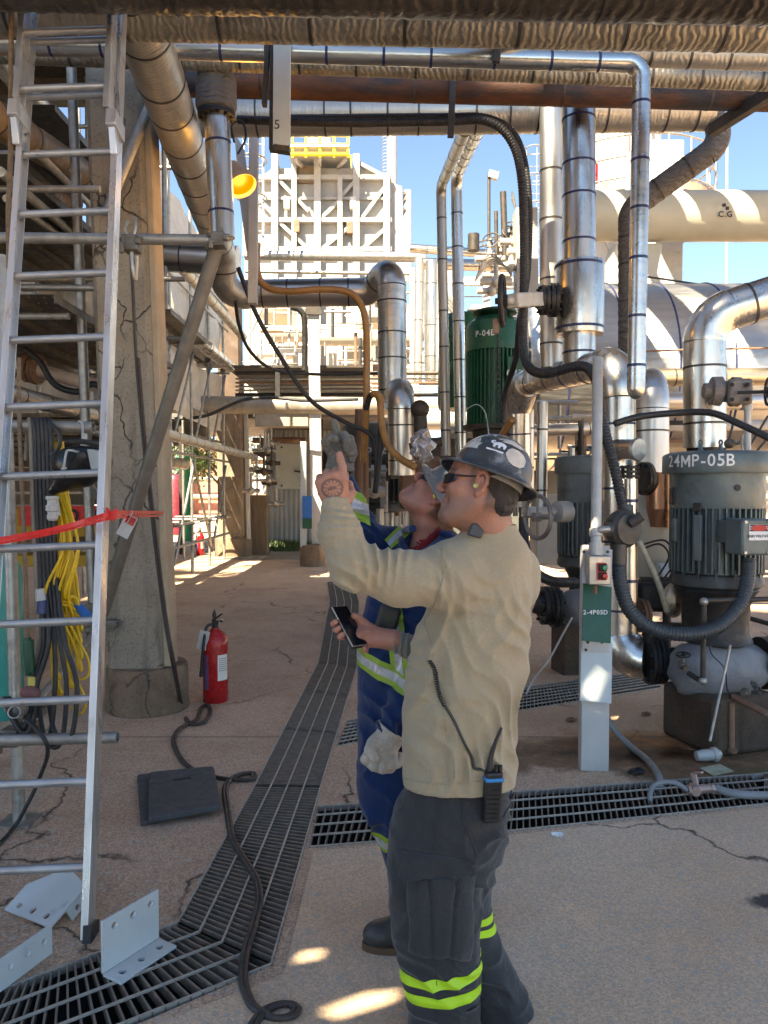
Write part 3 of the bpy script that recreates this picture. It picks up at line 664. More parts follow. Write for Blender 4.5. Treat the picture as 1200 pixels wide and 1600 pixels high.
# ================================================================ motors and pumps on the right
def motor(t, c, rc, zt, z0, mat, finm, nf=44, cap=1.17, notch=None, capm=None):
    """vertical motor: domed cap, smooth shroud, finned body, base flange, centred on c"""
    H = zt - z0; o = V(c[0], c[1], 0)
    MB().lathe([(rc*cap*.2, zt-.002*H), (rc*cap*.86, zt), (rc*cap*.97, zt-.015), (rc*cap, zt-.03), (rc*cap, zt-.15*H), (rc*cap*.985, zt-.16*H), (rc*.95, zt-.16*H)], o, n=48).build('cap', capm or mat, t)
    MB().lathe([(rc*1.0, zt-.155*H), (rc*1.0, zt-.40*H), (rc*.985, zt-.415*H), (rc*.85, zt-.415*H)], o, n=48).build('shroud', mat, t)
    m = MB().lathe([(rc*.86, zt-.3*H), (rc*.86, z0+.10*H)], o, n=40)
    for i in range(nf):
        a = 2*math.pi*i/nf; d = V(math.cos(a), math.sin(a), 0)
        m.bar(o + d*rc*.92 + V(0,0,z0+.12*H), o + d*rc*.92 + V(0,0,zt-.41*H), .010, rc*.15, d.cross(V(0,0,1)))
    m.build('finned_body', finm, t, smooth=30)
    m = MB().lathe([(rc*.80, z0+.12*H), (rc*.93, z0+.10*H), (rc*.99, z0+.06*H), (rc*.99, z0+.02*H), (rc*.9, z0), (rc*.5, z0)], o, n=48)
    for i in range(16):
        a = 2*math.pi*i/16; m.box(o + V(math.cos(a)*rc*.93, math.sin(a)*rc*.93, z0+.1*H), (.016,.016,.1*H), Matrix.Rotation(a, 3, 'Z'))
    m.build('base_ring', M('grimy_motor_base', (.07,.075,.07), (.035,.033,.03), 8, .55, .1, .2, 60), t)
MY = 5.02; mc = P(1120, 765, MY); mc.z = 0
zt = P(1120,703,MY-.3).z; z0 = P(1120,925,MY-.3).z
t = thing('pump_motor', 'big grey-green vertical motor stencilled 24MP-05B above the jacketed pump', 'motor', (mc.x, mc.y, z0))
motor(t, mc, .292, zt, z0, motor_grey, motor_grey, 46, 1.16)
rc = .292
MB().lathe([(.10,0),(.25,0),(.26,-.02),(.24,-.05),(.21,-.12),(.205,-.30),(.23,-.36),(.1,-.36)], (mc.x, mc.y, z0+.005), n=32).build('lantern_stool', black_iron, t)
rcap = rc*1.16; a0 = -math.acos(((1099-600)/1200*(MY-rcap) - mc.x)/rcap)
lp = V(mc.x + rcap*1.004*math.cos(a0), mc.y + rcap*1.004*math.sin(a0), zt-.075*(zt-z0))
text_mesh('24MP-05B', .105, lp, (1,0,0), (0,0,1), white_ink, t, wrap=((mc.x, mc.y), rcap*1.004), bold=.0012, cond=.93, spacing=1.02)
def on_motor(px, rad):   # angle on the motor's front whose silhouette column is px
    sx = (px-600)/1200*(MY-rad) - mc.x; a = math.acos(max(-1, min(1, sx/rad))); return -a
m = MB()
for px_, y0, y1, wd in ((1100,805,878,.05),(1079,812,850,.03)):
    a = on_motor(px_, rc); d = V(math.cos(a), math.sin(a), 0); c = V(mc.x, mc.y, 0)+d*rc
    m.bar(V(c.x,c.y,P(0,y1,MY-rc).z), V(c.x,c.y,P(0,y0,MY-rc).z), wd, .03, d.cross(V(0,0,1)))
m.build('air_duct', motor_grey, t, bevel=.006)
m = MB()
for px_, y0, y1, wd in ((1060,762,790,.075),(1099,786,800,.055)):
    a = on_motor(px_, rc); d = V(math.cos(a), math.sin(a), 0); c = V(mc.x, mc.y, 0)+d*rc*.995
    m.bar(V(c.x,c.y,P(0,y1,MY-rc).z), V(c.x,c.y,P(0,y0,MY-rc).z), wd, .02, d.cross(V(0,0,1)))
m.build('painted_notch_dark', black_iron, t, bevel=.006)  # raised black blocks paint the dark of the shroud recesses
for px_, py_ in ((1103,692),(1135,694)): MB().lathe([(.018,0),(.02,.01),(.013,.025),(.012,.05),(.007,.052)], V(P(px_,0,MY-.15).x, MY-.15, zt-.01), n=12).torus(V(P(px_,0,MY-.15).x, MY-.15, zt+.055), (1,.3,0), .014, .006, 12, 6).build('lifting_eye', motor_grey, t)
a = on_motor(1152, rc); MB().cyl(V(mc.x,mc.y,0)+V(math.cos(a),math.sin(a),0)*.28+V(0,0,P(0,762,MY-rc).z), V(mc.x,mc.y,0)+V(math.cos(a),math.sin(a),0)*.297+V(0,0,P(0,762,MY-rc).z), .02).build('plug', ink, t)
MB().box(P(1176,783,MY-.23), (.035,.006,.05), Matrix.Rotation(R(35),3,'Z')).build('rating_tag', M('orange_tag', (.6,.2,.1), rough=.5), t)
bx = P(1168,838,MY-.44); rz = Matrix.Rotation(R(10),3,'Z')
tb = MB().box(bx, (.19,.17,.215), rz).build('terminal_box', motor_grey, t, bevel=.014)
MB().box(bx + rz @ V(0,.13,.02), (.14,.16,.14), rz).build('box_neck', motor_grey, t, bevel=.01)
fw = bx + rz @ V(.0,-.0865,.03); ux = rz @ V(1,0,0)
sg = MB().box(fw + rz @ V(.01,0,-.002), (.125,.003,.092), rz).build('danger_sign', white_ink, t)
MB().box(fw + rz @ V(.01,-.002,.024), (.118,.002,.038), rz).build('danger_panel', ink, sg)
text_mesh('DANGER', .027, fw + rz @ V(.01,-.0045,.024), ux, (0,0,1), white_ink, sg, bold=.0008)
m = MB().lathe([(.0,0),(.018,0),(.018,.002),(.0,.002)], fw + rz @ V(.01,-.003,.024), rz @ V(0,-1,0), 20)
mm = MB()
for v in m.v:
    q = Vector(v) - (fw + rz @ V(.01,-.003,.024)); mm.v.append(tuple(fw + rz @ V(.01,-.003,.024) + ux*(q.dot(ux)*3.0) + V(0,0,q.z) + (q - ux*q.dot(ux) - V(0,0,q.z))))
mm.f = m.f; mm.build('danger_oval', red_ink, sg, smooth=0)
text_mesh('HIGH VOLTAGE', .0215, fw + rz @ V(.01,-.0035,-.024), ux, (0,0,1), ink, sg, bold=.0008, cond=.82)
m = MB()
for sx in (-.075,.075):
    for sz in (-.09,.09): m.lathe([(.010,0),(.010,.008),(.0,.009)], bx + rz @ V(sx,-.085,sz), rz @ V(0,-1,0), 8)
m.build('screw', galv_b, t)
conduit('flexible_conduit', PL((1170,872,4.62),(1168,905,4.6),(1156,945,4.55),(1120,980,4.5),(1070,991,4.48),(1020,982,4.5),(985,955,4.52),(970,915,4.55),(966,872,4.58)), .042, rubber_g, 'fat dark ribbed conduit looping between the round junction box and the terminal box', 'conduit', pitch=.02, amp=.05)
# pump casing in cloth jacket
t = thing('pump_casing', 'pump casing wrapped in a grey cloth jacket on the rusty block', 'pump', P(1122, 1078, 4.95))
m = MB(); c0 = P(1122,1040,4.95)
prof = [(.0,-.29),(.10,-.29),(.125,-.27),(.165,-.22),(.185,-.12),(.19,0),(.185,.12),(.165,.2),(.13,.27),(.10,.30),(.0,.30)]
m.lathe(prof, c0, (1,.12,.03), 36)
rr_ = random.Random(3)
m.v = [(x + .012*math.sin(z*40+y*25), y + .012*math.sin(x*33+z*17), z + (.012*math.sin(x*28+y*31)) - .02) for x, y, z in m.v]
m.build('jacket', jkt_cloth, t, smooth=180)
MB().lathe([(.12,0),(.14,0),(.15,.05),(.13,.10),(.0,.10)], c0 + V(.02,0,.14), n=28).build('top_flange', black_iron, t)
MB().lathe([(.09,0),(.17,0),(.17,.045),(.155,.05),(.155,.06),(.17,.065),(.17,.11),(.09,.11)], c0 + V(.29,.03,.01), (1,.12,.03), 28).build('suction_flange', black_iron, t)
b0 = G(1122,1152); 
t = MB().box((mc.x,4.95,.18),(.50,.50,.36), Matrix.Rotation(R(18),3,'Z')).build('concrete_block', conc_block, None, 'rust-stained concrete block carrying the grey-jacketed pump', 'block', bevel=.035)
# small pipework round the pump
PS = 'small bore pipework at the pump'
t = thing('small_pipe', 'thin grey pipe rising beside the pump jacket and turning right at a fitting', 'pipe', P(1098,1066,4.6))
MB().tube([x for s_ in fillet(PL((1076,1052,4.68),(1098,1066,4.58),(1100,938,4.58),(1330,934,4.5)), .03) for x in (s_[1:3] if s_[0]=='s' else s_[1])], .016, 12).build('tube_run', steel_d, t)
for q in PL((1098,1064,4.58),(1100,940,4.58)): MB().sphere(q, .026).build('fitting', galv, t, smooth=180)
MB().tube([x for s_ in fillet(PL((1160,963,5.4),(1330,1010,4.9)), .03) for x in s_[1:3]], .017, 10).build('small_pipe', steel_d, None, 'dark thin pipe slanting right past the pump stool', 'pipe')
MB().cyl(P(1141,1008,4.62), P(1109,1158,4.45), .0085, n=8).build('sampling_rod', galv, None, 'thin steel rod leaning across the pump jacket and block', 'rod')
cable('instrument_wire', PL((1108,1005,4.7),(1112,1022,4.66),(1132,1045,4.62),(1136,1075,4.65),(1142,1090,4.72)), .004, rubber, 'thin black wire wandering over the grey pump jacket', 'wire')
pipe('small_pipe', 'short brown drain pipe poking right in front of the rusty block', PL((1145,1088,4.7),(1215,1124,4.45)), .02, rust_br)
MB().cyl(P(1143,1098,4.66), P(1143,1168,4.66), .018).lathe([(.03,0),(.035,.02),(.02,.03)], P(1143,1176,4.66)).build('small_pipe', rust_br, None, 'stubby vertical brown pipe on the face of the rusty block', 'pipe')
def small_valve(name, label, c, axis, s, wm=black_iron):
    t = thing(name, label, 'valve', c); ax = Vector(axis).normalized()
    MB().sphere(c, s*.5, 14, 8, (1.1,1,1)).cyl(c - frame(ax)[0]*s*.8, c + frame(ax)[0]*s*.8, s*.3, n=10).build('body', M('valve_bronze', (.18,.155,.13), (.10,.085,.07), 12, .5, .5, .3, 80), t, smooth=50)
    MB().cyl(c, c + ax*s*1.3, s*.16, n=10).build('stem', galv, t)
    handwheel('handwheel', c + ax*s*1.3, ax, s*.72, wm, None, None, t, 4, s*.09, .01)
    return t
small_valve('gate_valve', 'small dark valve with wheel at the left end of the pump jacket', P(1068,1040,4.68), (-.1,-.2,1), .055)
small_valve('gate_valve', 'small valve with black wheel at the lower right of the pump jacket', P(1165,1082,4.62), (.6,-.5,.6), .055)
t = thing('check_valve', 'weathered square-flanged valve bolted in front of the shiny pipe above the motor', 'valve', P(1148,612,5.2))
vm = M('weathered_cast_valve', (.26,.22,.19), (.17,.14,.12), 14, .6, .2, .3, 70, c3=(.10,.06,.04), s3=6)
MB().lathe([(.03,-.17),(.05,-.17),(.055,-.13),(.095,-.12),(.10,-.06),(.07,-.05),(.075,.0),(.10,.01),(.10,.06),(.05,.08)], P(1140,612,5.2), (1,-.1,-.05), 20).build('body', vm, t)
m = MB().box(P(1156,612,5.1), (.155,.05,.17), Matrix.Rotation(R(-12),3,'Z'))
m.build('square_flange', vm, t, bevel=.02)
m = MB()
for sx in (-12,12):
    for sy in (-11,12): m.cyl(P(1156+sx,612+sy,5.11), P(1156+sx,612+sy,5.03), .014, n=8)
m.build('bolt', black_iron, t)
MB().cyl(P(1168,640,5.15), P(1168,706,5.15), .022).lathe([(.034,-.02),(.034,.02)], P(1168,636,5.15)).build('outlet_pipe', paint_w, t)
handwheel('handwheel', P(1200,612,4.95), (.95,-.25,0), .085, black_iron, None, None, t, 5, .009, .18)
t = small_valve('gate_valve', 'small valve with pale wheel standing on top behind the 24MP-05B motor', P(1140,693,5.3), (.75,-.65,0), .07, paint_w)
cable('black_cable', PL((960,662,5.05),(1000,651,5.05),(1060,645,5.0),(1110,645,4.9),(1150,660,4.8),(1230,700,4.6),(1330,770,4.5)), .022, rubber, 'thick black cable sagging right above the 24MP-05B motor', 'cable')
for k, (a, b, c) in enumerate((((1150,640),(1138,690),(1120,720)), ((1200,650),(1170,700),(1150,735)), ((1230,640),(1195,690),(1168,720)))):
    cable('thin_wire', [P(q[0], q[1], 7.5) for q in (a, b, c)], .012, rubber, ('leftmost', 'middle', 'rightmost')[k] + ' of three thin slanting wires behind the square-flanged valve', 'wire', 'wires behind the valve')
# old grey motor
oc = P(912,765,7.0); oc.z = 0; zt2 = P(912,711,6.75).z; z02 = P(912,890,6.75).z
t = thing('pump_motor', 'older dull grey motor half hidden behind the conduit pole', 'motor', (oc.x, oc.y, z02))
motor(t, oc, .235, zt2, z02, motor_old, motor_old, 34, 1.12)
MB().lathe([(.1,0),(.17,0),(.13,-.1),(.12,-.3),(.16,-.42),(.1,-.42)], (oc.x, oc.y, z02), n=24).build('lantern_stool', black_iron, t)
MB().torus(V(oc.x-.02, oc.y-.2, zt2+.03), (1,1,0), .03, .009, 16, 6).build('lifting_eye', motor_old, t)
t = thing('pump_casing', 'black flanged pump low behind the tan shirt and green post', 'pump', P(870,960,6.6))
flange(P(852,946,6.4), (1,.1,0), .16, .07, black_iron, t); flange(P(866,948,6.38), (1,.1,0), .17, .06, black_iron, t)
MB().lathe([(.06,0),(.11,.02),(.15,.1),(.16,.2),(.15,.3),(.1,.36)], P(872,950,6.4), (1,.15,0), 24).build('casing', jkt_cloth, t, smooth=60)
MB().cyl(P(838,940,6.42), P(852,946,6.4), .10).build('nozzle', black_iron, t)
MB().box(P(893,1010,6.9), (.28,.3,.50), Matrix.Rotation(R(10),3,'Z')).build('concrete_block', conc_block, None, 'brown block under the black flanged pump', 'block', bevel=.02)
MB().bar(P(860,880,7.8), P(860,772,7.8), .36, .36, (1,0,0)).build('white_pedestal', M('cream_panel', (.52,.49,.42), (.44,.41,.35), 3, .5), None, 'pale box pedestal behind the handwheel at the hard hat brim', 'pedestal', bevel=.01)
t = thing('wheel_valve', 'valve with weathered handwheel just behind the hard hat brim', 'valve', P(838,806,5.3))
handwheel('handwheel', P(840,808,5.2), (-.9,-.42,0), .145, M('worn_wheel', (.28,.25,.22), (.18,.15,.13), 12, .5, .4, .2, 60), None, None, t, 4, .016, .14)
MB().cyl(P(822,800,5.5), P(890,800,5.9), .04).lathe([(.05,0),(.08,.01),(.08,.12),(.05,.13)], P(868,800,5.75), (1,.5,0), 16).build('body', M('grey_valve_paint', (.40,.39,.37), (.30,.29,.27), 8, .5, .2, .2, 50), t)
conduit('flexible_conduit', PL((818,810,5.6),(820,850,5.5),(832,888,5.4),(862,908,5.4),(900,910,5.6)), .036, rubber, 'black conduit curving under the handwheel behind the tan shoulder', 'conduit', pitch=.03, amp=.03)
# stuff behind between the two motors
MB().lathe([(.0,-.35),(.12,-.34),(.25,-.28),(.32,-.15),(.33,.3),(.0,.3)], P(1022,830,6.3), (.2,.1,-1), 28).build('cream_vessel', cream, None, 'cream rounded vessel bottom between the two grey motors', 'vessel', smooth=60)
cable('mossy_pipe', PL((998,845,4.9),(1015,880,4.95),(1030,915,5.0),(1042,955,5.1)), .019, M('lichen_pipe', (.40,.39,.30), (.28,.26,.2), 25, .7), 'pale lichened thin pipe leaning below the round junction box', 'pipe')
t = thing('bearing_pump', 'dark bolted pump with brass dome between the arched pipe and the motor stool', 'pump', P(1040,975,5.5))
MB().box(P(1022,930,5.6), (.26,.24,.22), Matrix.Rotation(R(-10),3,'Z')).build('bearing_housing', black_iron, t, bevel=.04)
MB().cyl(P(1010,950,5.5), P(1010,1000,5.5), .03).cyl(P(1042,950,5.5), P(1042,1010,5.5), .03).cyl(P(1005,975,5.5), P(1095,978,5.4), .02).cyl(P(1000,905,5.6), P(1085,905,5.6), .018).build('stud', steel_d, t)
flange(P(1000,960,5.55), (1,.2,0), .13, .05, rust_br, t)
MB().sphere(P(1052,938,5.3), .11, 18, 10, (.7,.7,1.1)).build('dome', M('foil_dome', (.55,.45,.33), (.36,.29,.21), 9, .35, .8, .5, 40), t, smooth=180)
MB().cyl(P(1028,900,5.9), P(1075,900,5.9), .10).build('cylinder', box_grey, t)
for k, q in enumerate((((1000,860),(1030,850),(1045,870),(1025,905)), ((1000,852),(1040,845),(1052,880),(1030,912)))):
    cable('thin_wire', [P(a, b, 5.4) for a, b in q], .007, rubber, ('lower', 'upper')[k] + ' black wire looping out behind the round junction box', 'wire')
t = thing('copper_jacket_pipe', 'copper-tinted jacketed pipe stub left of the 24MP-05B motor', 'pipe', P(1038,800,6.0))
MB().cyl(P(1036,738,6.0), P(1036,795,6.0), .125, n=24).lathe([(.125,0),(.10,.14)], P(1036,795,6.0), (0,0,-1), 24).build('jacket', jacket('copper_jacket', (.50,.26,.16), (.34,.22,.16), .3, 2), t)
flange(P(1008,748,6.0), (1,.2,0), .13, .05, black_iron, t)

# ================================================================ control station post
t = thing('control_post', 'grey steel post with green panel, white panel and red and green push buttons', 'control post', G(926,1200))
py_ = G(926,1202).y
MB().bar(P(927,1203,py_), P(930,852,py_+.12), .165, .07, (1,0,0)).build('channel_post', beam_w, t, bevel=.006)
def pan(y0, y1, x0, x1, mat, nm, dz):
    a = P((x0+x1)/2, y1, py_-.04-dz); b = P((x0+x1)/2+2, y0, py_+.06-dz)
    return MB().bar(a, b, K(py_)*(x1-x0), .006, (1,0,0)).build(nm, mat, t, bevel=.001)
pan(856, 914, 909, 955, beam_w, 'top_panel', .004); pan(912, 1003, 909, 954, green_p, 'green_panel', .007); pan(1002, 1097, 906, 955, box_grey, 'white_panel', .010)
text_mesh('2-4P05D', .036, P(931,957,py_-.012), (1,0,0), (0,.05,1), white_ink, t, bold=.0006)
for q in ((918,1003),(940,1003),(915,1015),(934,1092),(912,862),(949,862)): MB().lathe([(.009,0),(.009,.012),(0,.014)], P(q[0],q[1],py_-.018), (0,-1,0), 8).build('bolt', steel_d, t)
cbx = MB().box(P(934,890,py_-.055), (.125,.09,.165)).build('control_box', M('stainless_box', (.42,.40,.36), (.34,.32,.29), 8, .42, .6, .1, 60), t, bevel=.006)
MB().box(P(940,893,py_-.104), (.055,.006,.10)).build('button_plate', red_ink, cbx)
for y, mt in ((887,'push_green'),(900,'push_red')):
    b = MB().box(P(942,y,py_-.111), (.048,.02,.042)).build('button_block', ink, cbx, bevel=.006)
    MB().lathe([(.016,0),(.016,.018),(.013,.022),(0,.023)], P(944,y,py_-.12), (0,-1,0), 16).build('push_button', M(mt, (.0,.20,.10) if 'green' in mt else (.55,.01,.012), rough=.3, bp=0), cbx)
MB().cyl(P(930,915,py_-.05), P(930,928,py_-.05), .012).build('drain_plug', rust_br, t)
t = thing('conduit_pole', 'worn grey conduit pole rising from the push button box', 'conduit', P(931,860,4.45))
pz = galv_pole = M('flaking_grey_pole', (.46,.45,.42), (.36,.35,.32), 9, .5, .3, .15, 60, c3=(.14,.13,.12), s3=7, t3=(.66,.72))
MB().cyl(P(931,866,4.42), P(934,560,4.75), .031, n=18).cyl(P(931,868,4.42), P(931,848,4.43), .04).cyl(P(931,838,4.44), P(931,826,4.45), .037).build('pole', pz, t)
MB().tube(spline(PL((931,832,4.44),(938,828,4.42),(946,827,4.42),(952,827,4.42))), .02, 12).build('side_arm', galv, t, smooth=180)
t = thing('junction_box', 'dark round junction box where the fat conduits meet above the green panel', 'junction box', P(968,830,4.5))
MB().lathe([(.0,0),(.105,0),(.115,.02),(.115,.06),(.105,.075),(.10,.078),(.09,.10),(.0,.11)], P(966,826,4.6), (.45,-1,.03), 32).build('round_cover', M('dark_cast_box', (.07,.066,.06), (.05,.045,.04), 10, .5, .3, .15, 60), t)
db = M('dark_cast_box', (0,0,0))
for a_, b_, r_ in (((945,827,4.5),(956,827,4.5),.045),((966,850,4.55),(966,880,4.55),.05),((978,815,4.6),(977,790,4.62),.045),((985,818,4.5),(1003,806,4.48),.03)): MB().cyl(P(*a_), P(*b_), r_).build('hub', db, t)
# green motor in the middle distance
gc = P(772,765,8.4); gc.z = 0; zt3 = P(772,478,8.0).z; z03 = P(772,660,8.0).z
t = thing('pump_motor', 'tall green finned motor marked P-04B behind the slim vertical pipes', 'motor', (gc.x, gc.y, z03))
gr = .30
MB().lathe([(0,zt3+.06),(.16,zt3+.055),(.24,zt3+.03),(.24,zt3+.01),(.14,zt3-.02),(.14,zt3-.06)], (gc.x,gc.y,0), n=36).build('rain_hood', M('hood_green', (.008,.05,.028), rough=.5), t)
H3 = zt3 - z03
MB().lathe([(.15,zt3-.03),(.20,zt3-.035),(gr*.97,zt3-.10),(gr*1.03,zt3-.16),(gr*1.03,zt3-.34*H3),(gr*.85,zt3-.34*H3)], (gc.x,gc.y,0), n=44).build('shroud', motor_green, t)
m = MB().lathe([(gr*.86,zt3-.3*H3),(gr*.86,z03)], (gc.x,gc.y,0), n=36)
for i in range(40):
    a = 2*math.pi*i/40; d = V(math.cos(a),math.sin(a),0); o = V(gc.x,gc.y,0)+d*gr*.93
    m.bar(o+V(0,0,z03), o+V(0,0,zt3-.34*H3), .012, gr*.16, d.cross(V(0,0,1)))
m.build('finned_body', motor_green, t, smooth=30)
MB().box(V(gc.x+.17, gc.y-gr*.95, P(0,575,8.1).z), (.18,.14,.24)).build('terminal_box', motor_green, t, bevel=.01)
text_mesh('04B', .10, V(gc.x+.17, gc.y-gr*.95-.072, P(0,585,8.1).z), (1,0,0), (0,0,1), white_ink, t, bold=.003)
lp = V(gc.x-.15, gc.y-gr*.99, P(0,520,8.1).z)
text_mesh('P-04B', .088, lp, (1,0,0), (0,0,1), white_ink, t, wrap=((gc.x,gc.y), gr*1.036), bold=.002, cond=.9)
MB().lathe([(gr*.8,0),(gr*1.15,0),(gr*1.15,-.05),(gr*.8,-.06),(gr*.7,-.5)], (gc.x,gc.y,z03), n=36).build('base_ring', steel_d, t)
for sx in (-.2,.2): MB().torus(V(gc.x+sx,gc.y-.12,zt3-.09), (1,.2,0), .03, .008, 14, 6).build('lifting_eye', ink, t)
cable('signal_wire', PL((728,640,8.0),(745,632,7.9),(758,645,7.8),(764,680,7.7)), .006, M('pale_wire', (.5,.62,.62), rough=.5), 'pale thin wire curling below the green motor', 'wire')
t = thing('pump_motor', 'second green motor edge peeking out left of the slim pipes', 'motor', P(700,660,10.5))
MB().lathe([(0,0),(.36,0),(.38,.1),(.36,1.2),(.30,1.3),(0,1.32)], P(726,640,10.8), n=30).build('body', motor_green, t)
MB().cyl(P(692,575,10.4), P(706,575,10.4), .08).build('side_gland', motor_green, t)
# chain wheel valve
t = thing('chain_wheel_valve', 'valve with black chain wheel on a pale yoke bolted to the fat riser sleeve', 'valve', P(800,470,5.4))
handwheel('chain_wheel', P(785,470,5.35), (1,-.25,0), .165, black_iron, None, None, t, 3, .018, .05)
MB().cyl(P(790,470,5.4), P(846,468,5.8), .03).bar(P(800,470,5.45), P(846,468,5.8), .10, .10, (0,0,1)).build('yoke', M('pale_yoke', (.50,.48,.43), (.36,.34,.30), 9, .6, .1, .2, 50, c3=(.2,.15,.1), s3=6), t, bevel=.01)
flange(P(850,469,5.82), (1,0,0), .11, .06, black_iron, t, 8); flange(P(864,469,5.86), (1,0,0), .125, .06, black_iron, t, 10)
m = MB(); rr_ = random.Random(4)
for k in range(34):
    c = P(777 + .25*k*.5, 500 + k*4.6, 5.35); m.torus(c, (1,0,0) if k % 2 else (0,1,0), .011, .0035, 8, 5)
m.build('pull_chain', black_iron, t)
MB().box(P(775,510,5.33), (.04,.03,.10)).build('chain_tag', rust_br, t)
# right foreground hoses and fitting
t = thing('hose_valve', 'pinkish brass hose valve lying at the edge of the drain grating', 'valve', G(1088,1246))
pk = M('pink_brass', (.46,.30,.25), (.36,.25,.21), 14, .45, .4, .2, 60)
hv = G(1088,1246); hv.z = .05
MB().cyl(hv + V(-.06,-.03,0), hv + V(.07,.0,0), .022).cyl(hv, hv + V(.01,.07,.05), .017).cyl(hv + V(-.02,-.05,0), hv + V(-.02,.01,0), .028, n=6).cyl(hv + V(.07,0,0), hv + V(.12,.01,-.01), .026, n=6).build('body', pk, t)
MB().bar(hv + V(.01,.06,.06), hv + V(.03,.0,.085), .02, .012).build('lever', pk, t, bevel=.003)
cable('grey_hose', [hv + V(.10,.005,0), hv + V(.2,-.03,-.02), hv + V(.42,-.03,-.025), hv + V(.7,.05,-.025), hv + V(1.0,.3,-.025)], .023, hose_g, 'grey hose leaving the pink valve to the right edge', 'hose')
cable('grey_hose', [G(948,1156)+V(0,.15,.3), G(952,1158)+V(0,0,.12), G(985,1172)+V(0,0,.024), G(1012,1195)+V(0,0,.024), G(1030,1224)+V(0,0,.03), G(1033,1240)+V(0,.05,-.06)], .02, hose_g, 'pale grey hose coming round the control post down into the drain', 'hose')
cable('grey_hose', [hv + V(-.06,-.03,0), hv + V(-.12,-.02,.035), hv + V(-.19,.0,.03), hv + V(-.25,-.02,0), hv + V(-.26,-.05,-.1)], .014, hose_g, 'short thin hose arching from the pink valve into the grating', 'hose')
cable('white_tube', PL((894,965,6.0),(880,990,5.95),(858,1030,5.9),(835,1060,5.9),(822,1085,5.85)), .008, M('milky_tube', (.45,.42,.40), rough=.4), 'thin milky tube trailing to the diagonal side grating', 'tube')
m = MB(); q = G(1105,1190)
m.lathe([(.0,-.075),(.028,-.07),(.036,-.03),(.036,.03),(.045,.035),(.045,.055),(.02,.085),(0,.085)], q + V(0,0,.04), (1,.1,.05), 18)
m.build('bottle', M('clear_grey_bottle', (.42,.42,.40), (.34,.34,.32), rough=.25), None, 'crushed pale bottle lying in the moss below the block', 'bottle')
q = G(1120,1206); MB().box(q + V(0,0,.012), (.16,.10,.004), Matrix.Rotation(R(25),3,'Z') @ Matrix.Rotation(R(6),3,'X')).build('litter_sheet', M('pale_litter', (.45,.42,.30), (.30,.30,.18), 12, .5), None, 'pale scrap of sheet lying beside the crushed bottle', 'litter')
for k, (x, y, s_, lb) in enumerate(((870,1307,.028,'small white scrap of paper by the grating right of the grey trousers'), (1010,1118,.03,'dark stone on the stained ground before the rusty block'), (995,1210,.04,'black crumpled scrap beside the pale grey hose'), (893,1128,.035,'rusty knob of scrap left of the control post foot'))):
    m = MB(); q = G(x, y); rk = random.Random(k); m.sphere((q.x, q.y, s_*.4 if k else .012), s_, 9, 6, (1.2,.8,.5 if k else .25)); m.v = [(a+rk.uniform(-1,1)*s_*.2, b+rk.uniform(-1,1)*s_*.2, max(.006, c+rk.uniform(-1,1)*s_*.15)) for a, b, c in m.v]
    m.build('ground_scrap', white_ink if k == 0 else (black_iron if k == 2 else rust_br), None, lb, 'scrap', smooth=0)
# ================================================================ ladder
TH = R(14); LU = V(-.042, math.sin(TH), math.cos(TH)).normalized(); LN = V(0, -math.cos(TH), math.sin(TH))
LS = LU.cross(LN).normalized() * -1
if LS.x < 0: LS = -LS
LB = V(-1.075, 2.77, 0)           # right rail foot, outer edge
t = thing('extension_ladder', 'two-section aluminium extension ladder leaning up at the left edge', 'ladder', LB)
W_ = .455
def rail(x, s0, s1, off, nm, parent):
    """C-channel rail: web outside, two flanges turned in"""
    sgn = 1 if x > .2 else -1
    o = LB - LS * (W_ - x) + LN * off; m = MB()
    a, b = o + LU * s0, o + LU * s1
    m.bar(a, b, .0035, .072, LS)
    for k in (-1, 1): m.bar(a - LS * sgn * .013 + LN * k * .0345, b - LS * sgn * .013 + LN * k * .0345, .026, .004, LS)
    m.bar(a - LS * sgn * .002 + LN * .0, b - LS * sgn * .002, .007, .02, LS)
    return m.build(nm, ladder_alu, parent, smooth=0, bevel=.0012)
rail(0, .0, 4.6, 0, 'rail', t); rail(W_, .0, 4.6, 0, 'rail', t)
for k in range(13):
    s = .24 + .305 * k; a = LB - LS * (W_ - .004) + LU * s; b = LB - LS * .004 + LU * s
    MB().tube([a, a.lerp(b,.03), a.lerp(b,.97), b], [.0175,.0165,.0165,.0175], 14).build('rung', rungm, t)
fo = .085
rail(.012, 3.50, 5.2, fo, 'rail', t); rail(W_-.012, 3.43, 5.2, fo, 'rail', t)
for k in range(5):
    s = 3.565 + .305 * k; a = LB - LS * (W_ - .014) + LU * s + LN * fo; b = LB - LS * .014 + LU * s + LN * fo
    MB().cyl(a, b, .0165, n=14).build('rung', rungm, t)
for x, s0 in ((.006, 3.40), (W_ - .006, 3.33)):
    o = LB - LS * (W_ - x) + LN * (fo * .5)
    MB().bar(o + LU*(s0+.02), o + LU*(s0+.10), .045, .13, LS).bar(o + LU*(s0-.09) - LN*.0, o + LU*(s0+.02) + LN*.04, .03, .022, LS).build('rail_guide', ladder_alu, t, bevel=.003)
for x in (.0, W_):
    o = LB - LS * (W_ - x)
    MB().bar(o + LU*-.02, o + LU*.05, .034, .082, LS).build('foot', rubber, t, bevel=.004)

